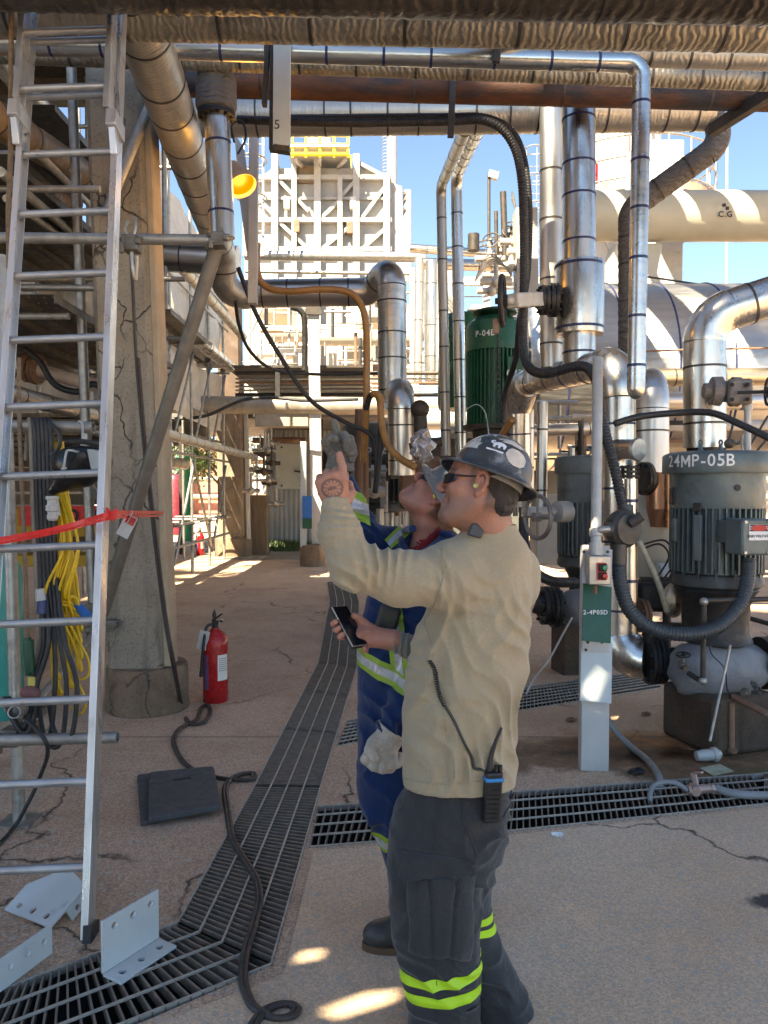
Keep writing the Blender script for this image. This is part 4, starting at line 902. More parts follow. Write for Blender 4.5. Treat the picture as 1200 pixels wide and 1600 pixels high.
# ================================================================ loose brackets
def bracket(label, o, ux, foot_dir, up, L, h, f, th=.009):
    ux = ux.normalized(); t = thing('angle_bracket', label, 'bracket', o, 'loose grey angle brackets by the ladder foot')
    h3 = [(L*q, h*.80, .0135) for q in (.20,.52,.84)]; f3 = [(L*q, f*.58, .0135) for q in (.17,.50,.83)]
    up = up.normalized(); fd = foot_dir.normalized()
    MB().plate([(0,0),(L,0),(L,h),(0,h)], h3, th, o, ux, up).build('upright_leg', bracket_p, t, smooth=0, bevel=.0012)
    MB().plate([(0,th*1.02),(L,th*1.02),(L,f),(0,f)], f3, th, o, ux, fd).build('flat_leg', bracket_p, t, smooth=0, bevel=.0012)
    return t
o = G(158,1527); o.z = .014; e = G(246,1470); ux = (e - o); ux.z = 0
fd = V(ux.y, -ux.x, 0)
bracket('light grey steel angle bracket standing upright on the drain grating', o, ux, fd, V(0,0,1), ux.length, .178, .098)
# tilted one
a = G(8,1428); b = G(78,1456); a.z = b.z = .012; c = P(130,1384,2.88)
nrm = V(0,0,1)
ux = b - a; up = (P(58,1366,3.0) - a); up.z = .06; up = up - ux.normalized()*up.dot(ux.normalized())
t = thing('angle_bracket', 'grey angle bracket with clipped corners tipped over beside the ladder foot', 'bracket', a, 'loose grey angle brackets by the ladder foot')
L = ux.length * 1.02; hh = .205
MB().plate([(0,0),(L,0),(L*1.04,hh*.88),(L*.66,hh*1.03),(L*.42,hh*1.03),(0,hh*.55)], [(L*q,.032,.0125) for q in (.2,.5,.8)], .009, a, ux, up).build('upright_leg', bracket_p, t, smooth=0, bevel=.0012)
n2 = ux.normalized().cross(up.normalized())
MB().plate([(0,0),(hh*.5,0),(hh*.5,.055),(0,.055)], [(hh*.2,.03,.012)], .009, a + ux.normalized()*L*1.03 + up.normalized()*hh*.36, up, -n2).build('flat_leg', bracket_p, t, smooth=0)
o = G(-18,1566); o.z = .010; e = G(79,1493); ux = e - o; ux.z = 0; fd = V(-ux.y, ux.x, 0)
t = thing('angle_bracket', 'grey angle bracket cut by the left edge with its flat leg behind', 'bracket', o, 'loose grey angle brackets by the ladder foot')
L = ux.length
MB().plate([(0,0),(L,0),(L,.105),(0,.105)], [(L*q,.062,.0125) for q in (.30,.58,.86)], .009, o, ux, (0,0,1)).build('upright_leg', bracket_p, t, smooth=0, bevel=.0012)
MB().plate([(0,0.0095),(L,.0095),(L,.13),(0,.13)], [(L*q,.075,.0125) for q in (.2,.5,.8)], .009, o - V(0,0,.004), ux, fd).build('flat_leg', bracket_p, t, smooth=0, bevel=.0012)

# ================================================================ kneeling pads, hoses on the floor
def pad(label, cs, z0, th, slot=False):
    pts = [G(*c) for c in cs]; o = pts[0]; ux = (pts[1] - pts[0]).normalized(); uy = V(-ux.y, ux.x, 0)
    if (pts[2] - pts[0]).dot(uy) < 0: uy = -uy
    o2 = [((p - o).dot(ux), (p - o).dot(uy)) for p in pts]
    cx = sum(p[0] for p in o2)/4; cyy = sum(p[1] for p in o2)/4; out = []
    for i in range(4):        # rounded corners
        p = Vector(o2[i]); a = (Vector(o2[i-1]) - p).normalized()*.03; b = (Vector(o2[(i+1)%4]) - p).normalized()*.03
        for k in range(5):
            q = k/4; out.append(tuple(p + a*(1-q)**2 + b*q**2))
    m = MB(); n = len(out)
    nz = ux.cross(uy); s = 1 if nz.z > 0 else -1
    holes = []
    m.prism([V(0,0,z0) + V(o.x,o.y,0) + ux*x + uy*y for x, y in out], (0,0,th))
    ob = m.build('kneeling_pad', foam, None, label, 'kneeling pad', smooth=0, bevel=.006)
    if slot:
        a = G(*slot[0], z0+th); b = G(*slot[1], z0+th)
        MB().bar(V(a.x,a.y,z0+th+.001), V(b.x,b.y,z0+th+.001), .022, .003, (b-a).cross(V(0,0,1))).build('hand_slot', ink, ob)
    return ob
pad('lower dark foam kneeling pad peeking out under the slotted one', ((214,1217),(310,1208),(330,1268),(220,1293)), .0, .028)
pad('upper dark foam kneeling pad with a hand slot on top of the other', ((233,1222),(334,1212),(346,1276),(231,1296)), .029, .03, ((270,1219),(298,1215)))
hp = [P(203,365,4.55),P(207,440,4.7),P(213,560,4.85),P(225,700,4.95),P(240,830,5.0),P(256,960,5.05),P(270,1040,5.1)] + [G(x,y,.012) for x,y in ((283,1105),(292,1128),(300,1132),(318,1128),(327,1112),(323,1102),(313,1106),(306,1124),(292,1131),(276,1142),(270,1160),(284,1190),(312,1208),(345,1216),(378,1219),(394,1216),(392,1208),(374,1210),(356,1220),(350,1235),(354,1270),(361,1310),(380,1345),(398,1375),(402,1410),(392,1450),(380,1490),(377,1530),(385,1560),(398,1577),(425,1590),(450,1588),(460,1576),(446,1568),(420,1574),(400,1590),(385,1620),(380,1680))]
cable('floor_hose', hp, .0105, hose_f if 'hose_f' in globals() else M('dark_twin_hose', (.035,.04,.038), (.06,.05,.045), 20, .5, 0, .2, 120), 'long dark hose dropping past the column and snaking over the walkway grating', 'hose', n=8, per=10)
cable('floor_hose', [p + V(.016,-.006,.004) for p in hp[2:]], .009, M('reddish_hose', (.07,.035,.03), (.05,.04,.035), 20, .5, 0, .2, 120), 'reddish companion hose running alongside the long dark floor hose', 'hose', n=8, per=10)
cable('loose_cable', [P(38,1120,3.5),P(74,1165,3.45),G(62,1215,.25),G(40,1262,.1),G(20,1295,.012),G(-10,1325,.012),G(-60,1350,.012)], .010, rubber, 'single black cable drooping to the ground left of the ladder', 'cable')

# ================================================================ fire extinguishers
def extinguisher(label, b, s):
    t = thing('fire_extinguisher', label, 'fire extinguisher', b); b = V(*b)
    MB().lathe([(0,0),(.088*s,0),(.093*s,.012*s),(.093*s,.43*s),(.088*s,.47*s),(.065*s,.51*s),(.034*s,.535*s),(.03*s,.55*s),(0,.55*s)], b, n=36).build('cylinder', redp, t, smooth=60)
    MB().cyl(b+V(0,0,.545*s), b+V(0,0,.60*s), .024*s).bar(b+V(-.02*s,0,.60*s), b+V(.055*s,-.02*s,.655*s), .022*s, .012*s).bar(b+V(-.02*s,0,.595*s), b+V(.06*s,-.01*s,.60*s), .022*s, .012*s).lathe([(.012*s,0),(.016*s,.05*s),(.004*s,.085*s)], b+V(-.005*s,0,.60*s)).build('valve_head', black_iron, t)
    MB().torus(b+V(.05*s,-.02*s,.60*s), (0,1,.2), .016*s, .003*s, 14, 6).build('pull_ring', galv_b, t)
    MB().tube(spline([b+V(-.01*s,-.02*s,.58*s), b+V(-.05*s,-.05*s,.565*s), b+V(-.062*s,-.085*s,.48*s), b+V(-.078*s,-.085*s,.34*s), b+V(-.085*s,-.083*s,.25*s)]), .011*s, 8).lathe([(.011*s,0),(.014*s,.02*s),(.012*s,.05*s),(.006*s,.05*s)], b+V(-.085*s,-.083*s,.25*s), (-.1,0,-1), 10).build('hose', rubber, t, smooth=60)
    m = MB()
    def wrapq(a0, a1, z0, z1, mat, nm, rr=.0945):
        m = MB(); n = 10; vs = []
        for i in range(n+1):
            a = a0+(a1-a0)*i/n
            for z in (z0,z1): vs.append(b+V(math.cos(a)*rr*s, math.sin(a)*rr*s, z*s))
        m.add(vs, [(2*i,2*i+2,2*i+3,2*i+1) for i in range(n)]); return m.build(nm, mat, t)
    lab = wrapq(R(-68), R(-12), .17, .36, M('pale_label', (.72,.70,.64), (.64,.62,.56), 9, .5, bp=0), 'instruction_label')
    for z in (.33,.315,.30,.285,.27,.255,.24): 
        m = MB(); vs = []
        for i in range(9):
            a = R(-62)+R(44)*i/8
            for z_ in (z,z+.006): vs.append(b+V(math.cos(a)*.0955*s, math.sin(a)*.0955*s, z_*s))
        m.add(vs, [(2*i,2*i+2,2*i+3,2*i+1) for i in range(8)]); m.build('text_line', M('label_grey', (.35,.33,.3), bp=0), lab)
    wrapq(R(-135), R(-110), .10, .36, M('blue_scuff', (.10,.10,.22), (.30,.05,.07), 18, .5, bp=0), 'paint_scuff', .0942)
    MB().bar(b+V(-.085*s,-.075*s,.40*s), b+V(-.055*s,-.085*s,.54*s), .075*s, .003*s, (1,0,0)).build('tag', paint_w, t)
extinguisher('red fire extinguisher standing on the ground beside the cracked column', tuple(G(337,1095)), 1.04)
extinguisher('far red fire extinguisher half in sun beside the scaffold leg', tuple(G(313,868)), 1.05)

# ================================================================ near-left scaffold with hung cables
SC = thing('scaffold', 'galvanised tube scaffold with perforated decks behind the ladder', 'scaffold', (-1.9, 4.3, 0))
def tubeo(nm, a, b, r=.0242, parent=SC, mat=galv, end=False):
    m = MB()
    if end: m.hollow(a, b, r)
    else: m.cyl(a, b, r, n=14)
    return m.build(nm, mat, parent)
def coupler(c, parent=SC, s=1):
    c = Vector(c); m = MB()
    m.box(c, (.07*s,.085*s,.07*s)).cyl(c+V(-.06*s,-.02*s,.02*s), c+V(.06*s,-.02*s,.02*s), .009*s, n=6).cyl(c+V(-.02*s,-.06*s,-.02*s), c+V(-.02*s,.06*s,-.02*s), .009*s, n=6).box(c+V(.045*s,-.05*s,0), (.022*s,.03*s,.03*s)).box(c+V(-.03*s,-.05*s,-.03*s), (.02*s,.02*s,.05*s))
    return m.build('coupler', M('coupler_steel', (.20,.185,.16), (.13,.11,.09), 16, .5, .6, .3, 90), parent, bevel=.006)
g0 = G(30,1284)
tubeo('standard', V(g0.x,g0.y,0), P(2,400,3.95), .0305); MB().box((g0.x,g0.y,.006), (.16,.16,.01)).build('base_plate', galv, SC)
g1 = G(152,1120); g1 = V((148-600)/1200*5.75, 5.75, 0)
tubeo('standard', g1, P(108,20,5.75), .036); 
tubeo('ledger', P(-150,370,4.35), P(348,375,4.35), .0305); coupler(P(206,382,4.3), s=1.2); coupler(P(342,376,4.33), s=1.1)
MB().tube(spline(PL((200,345,4.3),(196,358,4.28),(206,372,4.28),(212,356,4.28),(211,340,4.3))), .008, 8).tube(spline(PL((205,380,4.3),(208,420,4.3),(212,436,4.32),(214,400,4.3))), .011, 8).build('swivel_hook', galv, SC)
tubeo('diagonal_brace', P(340,380,4.42), P(160,960,5.0), .041, mat=M('grey_brown_brace', (.20,.18,.15), (.14,.125,.10), 9, .55, .4, .1, 50))
tubeo('ledger', P(-120,1160,3.62), P(184,1152,3.62), .0275, end=True); coupler(P(20,1150,3.7), s=1.2); coupler(P(45,1140,3.75))
tubeo('putlog', P(70,1095,4.4), P(22,1113,3.4), .0275, end=True); coupler(P(58,1108,3.9))
tubeo('ledger', P(-60,664,3.82), P(146,668,3.82), .029, end=True)
tubeo('brace', P(50,1105,4.2), P(170,962,5.7), .0242); tubeo('brace', P(142,758,6.6), P(174,812,6.2), .0242)
coupler(P(146,950,5.7)); coupler(P(144,985,5.7)); coupler(P(176,975,5.5), s=.9)
tubeo('ledger', P(-200,244,5.6), P(40,240,5.6)); tubeo('ledger', P(-100,448,5.7), P(158,450,5.7)); tubeo('ledger', P(110,672,6.5), P(170,676,6.5)); tubeo('ledger', P(100,690,6.7), P(170,692,6.7), .05, mat=steel_d)
tubeo('transom', P(0,268,4.6), P(150,395,7.2), .0305); tubeo('transom', P(10,310,4.9), P(120,385,7.0), .0242); tubeo('transom', P(60,240,4.7), P(160,340,7.0)); tubeo('brace', P(165,335,5.4), P(240,150,5.5), .036)
tubeo('standard', P(-20,0,6.6), P(8,870,6.6)); tubeo('standard', P(150,150,6.5), P(153,300,6.5), .02); tubeo('standard', P(146,440,6.8), P(160,640,6.8), .018)
dk = M('dark_perforated_deck', (.17, .16, .14), (.10, .09, .08), 9, .55, .5, .2, 60)
def deck(x0, x1, y0, y1, z, label=None, parent=SC):
    """perforated steel planks, seen from below"""
    n = max(1, round((x1-x0)/.3)); wd = (x1-x0)/n
    for i in range(n):
        xa = x0 + i*wd + .012; m = MB()
        hs = []; L = y1-y0; k = int(L/.16)
        m.plate([(0,0),(wd-.024,0),(wd-.024,L),(0,L)], [((wd-.024)*(.18+.16*q), (j+.5)*L/k, .011) for j in range(k) for q in (0,1.33,2.66,4)] if z < 3.2 and parent is SC else [], .003, (xa,y0,z), (1,0,0), (0,1,0))
        m.box((xa+.004,(y0+y1)/2,z-.025), (.004,L,.05)).box((xa+wd-.028,(y0+y1)/2,z-.025), (.004,L,.05))
        m.build('deck_plank', dk, parent, smooth=0)
deck(-3.6, -2.35, 4.9, 7.6, 3.75); deck(-4.2, -2.2, 5.2, 8.4, 2.95); deck(-3.6, -2.6, 6.2, 8.2, 4.7)
for z_, y_ in ((3.65,5.2),(3.65,7.4),(2.85,5.4),(2.85,8.2)): tubeo('transom', (-4.3,y_,z_), (-1.9 if z_>3 else -2.2,y_,z_))
deck(-4.4, -2.7, 6.4, 9, 1.95); deck(-6.5, -3.1, 7.8, 9.5, 5.2); deck(-5.2, -2.3, 8.4, 10.4, 3.6)
for z_ in (3.3,4.4,5.6): tubeo('ledger', (-6,8.5,z_), (-2.1,8.5,z_)); tubeo('ledger', (-6,10.3,z_+.3), (-2.4,10.3,z_+.3), .03)
for x_ in (-2.6,-3.5,-4.6): tubeo('standard', (x_,9.2,0), (x_,9.2,6.5), .03)
for k in range(6): MB().box((-3.6, 7.6+.02*k, 2.36-.055*k), (1.5,.24,.042), Matrix.Rotation(R(-2+k),3,'Z')).build('timber_plank', wood_d, SC)
for k in range(7): MB().box((-3.7, 9.5, 2.0-.16*k), (1.9,.05,.13)).build('timber_plank', wood_d, SC)
for k, (x_, z_, r_, mt, lb) in enumerate(((-3.3,4.35,.13,alu(1),'shiny insulated pipe running back high on the left, outer one'),(-3.9,3.25,.10,alud(1),'dull insulated pipe running back between the left scaffold decks'),(-2.75,2.35,.07,galv_b,'thin bright pipe running back at head height behind the ladder'),(-4.3,2.2,.12,alu(1,1),'shiny insulated pipe running back low behind the left scaffold'),(-3.0,5.0,.09,alud(1),'dull jacketed pipe running back close under the top left deck'))):
    pipe('insulated_pipe', lb, [V(x_,4.6,z_), V(x_-.1,17,z_)], r_, mt, .5, bandd)
BR = M('brown_old_jacket', (.36,.25,.14), (.22,.14,.08), 3, .5, .35, .3, 30, c3=(.10,.06,.04), s3=2)
pipe('insulated_pipe', 'brown stained pipe running back under the left scaffold decks', PL((-40,165,4.75),(216,326,8.2)), .115, BR, .5, bandd, wrinkle=.012)
pipe('insulated_pipe', 'thin reddish pipe parallel below the brown stained pipe at upper left', PL((70,300,6.2),(118,318,7.4)), .07, rust_br)
t = pipe('insulated_pipe', 'pinkish flanged pipe crossing behind the ladder at mid height', PL((-40,560,6.9),(56,578,6.9),(230,622,7.0)), .062, M('pink_white_pipe', (.50,.40,.34), (.36,.28,.23), 7, .5), 0, None)
flange(P(46,575,6.9), (1,-.15,-.1), .13, .05, rust_br, t); flange(P(58,578,6.9), (1,-.15,-.1), .13, .05, rust_br, t)
cable('sagging_cable', PL((38,545,6.6),(62,565,6.6),(85,600,6.6),(120,612,6.6),(145,600,6.6),(165,612,6.6)), .028, rubber, 'thick dark cable sagging past the pinkish flanged pipe', 'cable')
# cables hung on the ledger
HC = 'black cables draped over the scaffold ledger'
rr_ = random.Random(5)
ends = ((52,1110,.0),(58,1120,.03),(64,1128,.06),(92,1140,.02),(110,1150,.05),(126,1142,.08))
for k in range(6):
    x0 = 44 + k*6.3; x1, y1, dy = ends[k]
    up_ = [P(x0-3,720,3.86), P(x0-1,676,3.84), P(x0+1,657,3.80), P(x0+3,662,3.76), P(x0+5,700,3.755), P(x0+8,800,3.75), P(x0+13,900,3.74), P(x0+16+k*2,1000,3.72-dy), P(x1-6,1070,3.70-dy), P(x1-12,y1,3.69-dy), P(x1-26,y1+18,3.70-dy), P(x1-42,y1-2,3.73-dy), P(x1-50,1090,3.76)]
    cable('draped_cable', up_, .0115, rubber if k else M('tan_cable', (.24,.20,.16), (.16,.13,.10), 12), 'tan-grey outermost cable of the black bundle on the ledger' if k == 0 else 'black rubber cable draped over the scaffold ledger behind the ladder', 'cable', HC)
MB().torus(P(74,688,3.76), (.3,1,0), .075, .011, 28, 8).build('cable_loop', rubber, None, 'round loop of black cable at the top of the draped bundle', 'cable')
YC = thing('yellow_cable_coil', 'hanging coil of yellow extension cable with blue plugs', 'cable', P(95,1095,3.9))
for k in range(22):
    a = rr_.uniform(-16,16); b = rr_.uniform(-16,26); y1 = rr_.uniform(960,1085)
    cx_ = 84+rr_.uniform(-4,10)
    pts = PL((cx_,690,3.84),(cx_+a*.6,760,3.82),(78+a+k*1.7,850,3.82-.004*k),(84+a+b*.4,930,3.80-.004*k),(96+b,y1-30,3.80),(104+b,y1,3.80),(97+b,y1-16,3.83),(92+a*.5+b,930,3.85),(94+k*.8,830,3.87),(cx_+8,740,3.86),(cx_+4,690,3.85))
    MB().tube(spline(pts, 8), .0072, 7).build('strand', yellow, YC, smooth=180)
MB().tube(spline(PL((112,985,3.8),(136,1025,3.78),(139,1052,3.78),(124,1061,3.78),(108,1040,3.8),(90,1020,3.8),(118,1060,3.78),(134,1095,3.76),(126,1115,3.76),(112,1105,3.78))), .0058, 7).build('strand', yellow, YC, smooth=180)
for a, b, mt in (((120,945,3.82),(136,963,3.78),blue_p),((66,938,3.70),(66,958,3.70),M('plug_blue',(.03,.05,.16),rough=.5)),((62,920,3.70),(64,938,3.70),paint_w),((84,778,3.72),(86,806,3.72),box_grey)):
    MB().cyl(P(*a), P(*b), .021, .026, 12).build('plug', mt, YC)
t = thing('plug_connector', 'grey ribbed plug connector hanging under the welding helmet', 'connector', P(84,818,3.7))
MB().lathe([(.016,0),(.026,.01),(.026,.03),(.022,.032),(.022,.045),(.03,.05),(.03,.075),(.024,.08),(.024,.10),(.03,.105),(.03,.12)], P(82,814,3.7), (0,0,1), 18).build('shell', M('connector_grey', (.5,.5,.48), rough=.4), t)
# welding helmet (its moulded shell is added with the other moulded shapes)
WH = []
t = thing('welding_helmet', 'black welding helmet hung by a white hook from the ledger', 'helmet', P(118,775,3.55))
WH.append(t)
MB().prism([P(135,702,3.42),P(152,704,3.40),P(160,738,3.38),P(143,740,3.38)], (.01,.02,.004)).build('visor_plate', box_grey, t, bevel=.004)
MB().lathe([(.0,0),(.018,0),(.018,.012),(.012,.016),(0,.016)], P(127,712,3.37), (0.1,-1,0), 14).build('pivot_knob', rubber, t)
MB().tube(spline(PL((110,690,3.40),(128,690,3.38),(150,694,3.40),(156,700,3.45))), .012, 8).build('headband', rubber, t)
cable('white_hook', PL((122,662,3.80),(124,658,3.78),(129,666,3.74),(128,690,3.6),(124,705,3.45),(112,704,3.40),(104,706,3.39),(100,728,3.38),(97,733,3.38),(104,731,3.38)), .0055, paint_w, 'bent white hook holding the welding helmet on the ledger', 'hook')
cable('safety_rope', PL((18,-10,3.6),(17,120,3.6),(16,250,3.62),(13,330,3.62),(14,420,3.64)), .012, ropem, 'old brown rope hanging straight down at the top left edge', 'rope')
t = thing('lifting_rope', 'brown rope ending in a green sleeve and yellow tag behind the ladder', 'rope', P(48,1085,3.66))
MB().tube(spline(PL((30,560,3.9),(30,650,3.8),(36,800,3.7),(40,900,3.68),(43,1000,3.66))), .011, 8).build('rope_line', ropem, t, smooth=180)
MB().tube(PL((43,996,3.66),(44,1010,3.66),(46,1040,3.66),(44,1055,3.66)), [.016,.022,.024,.014], 10).tube(PL((46,1000,3.655),(51,1050,3.655)), [.018,.012], 10).build('green_sleeve', plastic_g, t)
MB().box(P(50,1066,3.64), (.035,.012,.05)).build('yellow_tag', M('yellow_tag', (.6,.5,.1), (.3,.3,.1), 30, rough=.5), t)
MB().sphere(P(47,1082,3.63), .04, 12, 8, (1.2,.8,.8)).sphere(P(54,1084,3.63), .03, 12, 8).build('red_knot', M('red_knot', (.22,.06,.06), (.15,.08,.07), 20, .7), t)
# tapes
t = thing('barrier_tape', 'red barrier tape pulled past the ladder rail to the column', 'tape', P(172,803,3.05))
def ribbon(pts, wd, nm, parent, mat=tape_r, tw=0):
    q = spline(pts, 8); m = MB(); vs = []; n = len(q)
    for i, p in enumerate(q):
        a = tw*i/n + .25*math.sin(i*.55); d = V(0, math.sin(a), math.cos(a))*wd/2; vs += [p-d, p+d]
    m.add(vs, [(2*i,2*i+2,2*i+3,2*i+1) for i in range(n-1)]); return m.build(nm, mat, parent, smooth=180)
ribbon(PL((-30,848,3.05),(60,832,3.05),(120,818,3.04),(174,803,2.98),(215,801,3.6),(256,801,5.5)), .019, 'upper_strand', t)
ribbon(PL((-30,854,3.06),(60,838,3.06),(120,824,3.05),(172,810,2.985),(212,807,3.6),(254,806,5.5)), .011, 'lower_strand', t)
ribbon(PL((166,800,2.97),(175,806,2.965),(184,800,2.98)), .04, 'knot', t)
tg = MB().bar(P(207,806,3.3), P(190,838,3.3), .055, .002, (.9,0,.4)).build('paper_tag', paint_w, t)
MB().bar(P(207,808,3.295), P(201,819,3.295), .04, .002, (.9,0,.4)).build('printed_panel', redp, tg)
MB().tube(spline(PL((203,802,3.3),(207,800,3.29),(200,815,3.29),(188,828,3.29))), .002, 6).build('tie', paint_w, tg)
t = thing('danger_tape', 'red DO NOT tape stretched behind the hanging cables', 'tape', P(135,806,7.2))
MB().bar(P(30,806,7.2), P(178,806,7.2), .19, .004, (0,0,1)).build('band', tape_r, t)
text_mesh('DO NOT', .15, P(140,806,7.17), (1,0,0), (0,0,1), ink, t, bold=.006)
# odds behind the ladder
MB().lathe([(0,0),(.11,0),(.115,.02),(.115,1.0),(.10,1.1),(.05,1.18),(.03,1.22),(0,1.22)], V(-2.72,5.5,.72-.72), n=24).build('gas_bottle', M('teal_bottle', (.02,.30,.24), rough=.4), None, 'teal gas bottle at the left edge behind the ladder', 'gas bottle')
MB().box((-3.3,8.2,.9), (1.1,.5,.12)).box((-3.3,8.2,1.3), (1.1,.5,.3)).build('yellow_crate', M('crate_yellow', (.55,.33,.03), (.40,.25,.03), 5, .6), None, 'yellow-brown crate behind the red DO NOT tape', 'crate', bevel=.01)

# ================================================================ mid-left scaffold with tarpaulins
S2 = thing('scaffold', 'tall scaffold hung with white tarpaulins between the two columns', 'scaffold', (-4.2, 13, 0))
ys = (10.5,12.0,13.5,15.0,16.5,18.0)
for y in ys:
    for x in (-3.75,-4.7): tubeo('standard', (x,y,0), (x,y,7.5), .03, S2)
    tubeo('transom', (-3.6,y,4.35), (-4.9,y,4.35), .026, S2); tubeo('transom', (-3.6,y,1.0), (-4.9,y,1.0), .026, S2)
    coupler((-3.75,y-.03,4.4), S2, 1.4); coupler((-3.75,y-.03,1.0), S2, 1.3)
for z in (.6,1.0,2.3,4.45,5.4,5.9): tubeo('ledger', (-3.72,10.2,z), (-3.72,18.4,z), .026, S2); 
for k in range(5): tubeo('diagonal_brace', (-3.70,ys[k],.3+ (k%2)*1.8), (-3.70,ys[k+1],2.2-(k%2)*1.8), .026, S2); tubeo('diagonal_brace', (-3.70,ys[k],2.5), (-3.70,ys[k+1],4.3), .024, S2)
deck(-4.7, -3.75, 10.3, 18.2, 4.5, parent=S2); deck(-4.7, -3.75, 15.6, 18.2, 2.75, parent=S2)
rr_ = random.Random(9)
def tarpq(c0, c1, c2, c3, parent, nu=16, nv=12, amp=.07, mat=tarp):
    m = MB(); vs = []; ph = rr_.uniform(0,6); c0, c1, c2, c3 = [Vector(c) for c in (c0,c1,c2,c3)]
    nrm = (c1-c0).cross(c3-c0).normalized()
    for j in range(nv+1):
        for i in range(nu+1):
            u = i/nu; v = j/nv; p = c0.lerp(c1,u).lerp(c3.lerp(c2,u),v)
            d = math.sin(u*9+ph+2*v)+.6*math.sin(u*17-v*5+ph)+.5*math.sin(v*11+u*4)
            vs.append(p + nrm*amp*d + V(0,0,-.06*math.sin(u*math.pi*3)**2*(v)))
    m.add(vs, [(j*(nu+1)+i, j*(nu+1)+i+1, (j+1)*(nu+1)+i+1, (j+1)*(nu+1)+i) for j in range(nv) for i in range(nu)])
    return m.build('tarpaulin_sheet', mat, parent, smooth=180)
tarpq((-3.85,10.4,7.3),(-3.85,13.4,7.3),(-3.8,13.4,4.6),(-3.8,10.4,4.6), S2)
tarpq((-3.85,13.6,7.0),(-3.85,18.2,7.0),(-3.8,18.2,4.7),(-3.8,13.6,4.7), S2)
tarpq((-3.9,12,4.3),(-3.9,18.2,4.3),(-3.85,18.2,3.0),(-3.85,12,3.2), S2)
tarpq(P(60,452,7.6),P(160,450,7.4),P(158,550,7.4),P(125,530,7.5), SC, amp=.05)
tarpq(P(40,455,7.8),P(90,455,7.6),P(128,530,7.5),P(60,480,7.7), SC, amp=.05)
t = thing('scaffold', 'thin galvanised access tower right of the brown column', 'scaffold', G(410,835))
for px in (392,402,430):
    tubeo('standard', G(px,838)+V(0,.0,0), P(px-2,380,G(px,838).y), .035, t, paint_w if px == 402 else galv)
for y in range(420,830,30): tubeo('rung', P(392,y,21.5), P(431,y,21.5), .018, t)
for a, b in (((392,520),(430,440)),((392,640),(430,560))): tubeo('diagonal_brace', P(*a,21.5), P(*b,21.5), .03, t)
# ================================================================ background: furnace, tanks, vessel, tower, sheds, trees
t = thing('furnace_building', 'white braced steel furnace casing with pitched shoulders under the yellow platform', 'furnace', P(505,520,36))
FY = 36
def fp(x, y, dy=0): return P(x, y, FY) + V(0, dy, 0)
m = MB(); m.prism([fp(382,620),fp(640,620),fp(628,292),fp(566,263),fp(440,263),fp(400,285),fp(382,300)], (0,6,0)); m.build('casing', paint_sun, t, smooth=0)
MB().prism([fp(630,620,.2),fp(642,620,.2),fp(628,288,.2),fp(616,288,.2)], (0,5.5,0)).build('rusty_return', M('rust_stained_white', (.62,.42,.22), (.70,.62,.50), .8, .6), t, smooth=0)
def fb(a, b, w=.28, d=.36, mt=None): return MB().bar(fp(*a,-d/2-.002), fp(*b,-d/2-.002), w, d, (1,0,0) if abs(a[0]-b[0]) < abs(a[1]-b[1]) else (0,0,1)).build('stiffener', mt or paint_sun, t, smooth=0)
for x, y0 in ((431,243),(461,262),(497,252),(532,280),(557,246),(604,276)): fb((x,620),(x,y0), .30 if x not in (461,532) else .22, .42)
for y in (281,347,392,440): fb((384,y),(612,y), .2, .34)
fb((384,312),(612,312), .12, .2)
for a, b in (((437,285),(483,333)),((503,343),(530,317)),((531,313),(555,286)),((566,343),(604,292)),((437,350),(483,392)),((503,392),(555,350)),((566,392),(604,358)),((401,308),(428,338)),((437,263),(400,290)),((561,258),(603,280))): fb(a, b, .16, .28)
fb((557,392),(557,352), .2, .2, rust_br)
for x, y, c in ((450,322,paint_w),(552,322,paint_w),(465,358,rust_br),(547,360,rust_br)): MB().box(fp(x,y,-.3), (.28,.3,.55)).build('hatch', c, t, bevel=.02)
MB().box(fp(482,275,-.1), (.95,.2,.75)).build('louvre', wood_d, t)
t = thing('railed_platform', 'bright yellow railed platform on top of the white furnace', 'platform', P(500,258,35.5))
def yb(a, b, w=.10, dy=0): MB().bar(P(*a,34.5)+V(0,dy,0), P(*b,34.5)+V(0,dy,0), w, .1).build('rail' , yel_p, t)
for dy in (0,2.4):
    for y in (212,226,241): yb((455,y),(546,y),.08 if y != 241 else .20,dy)
    for x in (457,478,500,522,544): yb((x,206),(x,246),.10,dy)
MB().box(P(500,247,35.7), (2.75,2.6,.12)).build('deck', paint_sun, t)
for x in (462,500,540): MB().bar(P(x,250,34.6), P(x+(500-x)*.3,262,36), .12, .12).build('knee_brace', paint_sun, t)
MB().box(P(497,225,36), (1.1,.9,1.3)).cyl(P(478,232,35.5), P(518,230,35.5), .2).build('fan_unit', M('orange_stained_white', (.72,.66,.60), (.5,.3,.16), 4, .6), t, bevel=.03)
t = thing('flue_stack', 'tall white stack with a fuzzy ladder behind the furnace', 'stack', P(612,520,44))
MB().cyl(P(613,620,44), P(612,150,44), .28, n=24).build('shaft', paint_sun, t)
for k in range(26): MB().torus(P(606,160+k*5.2,44)+V(-.1,-.1,0), (0,0,1), .22, .018, 10, 5).build('cage_hoop', paint_sun, t)
t = thing('vent_pipe', 'white flanged vent pipe right of the furnace corner', 'pipe', P(638,420,34)); MB().cyl(P(638,440,34), P(637,298,34), .16).build('shaft', paint_w, t)
for y in (305,315,330): flange(P(633,y,34), (1,0,0), .15, .15, steel_d, t, 6)
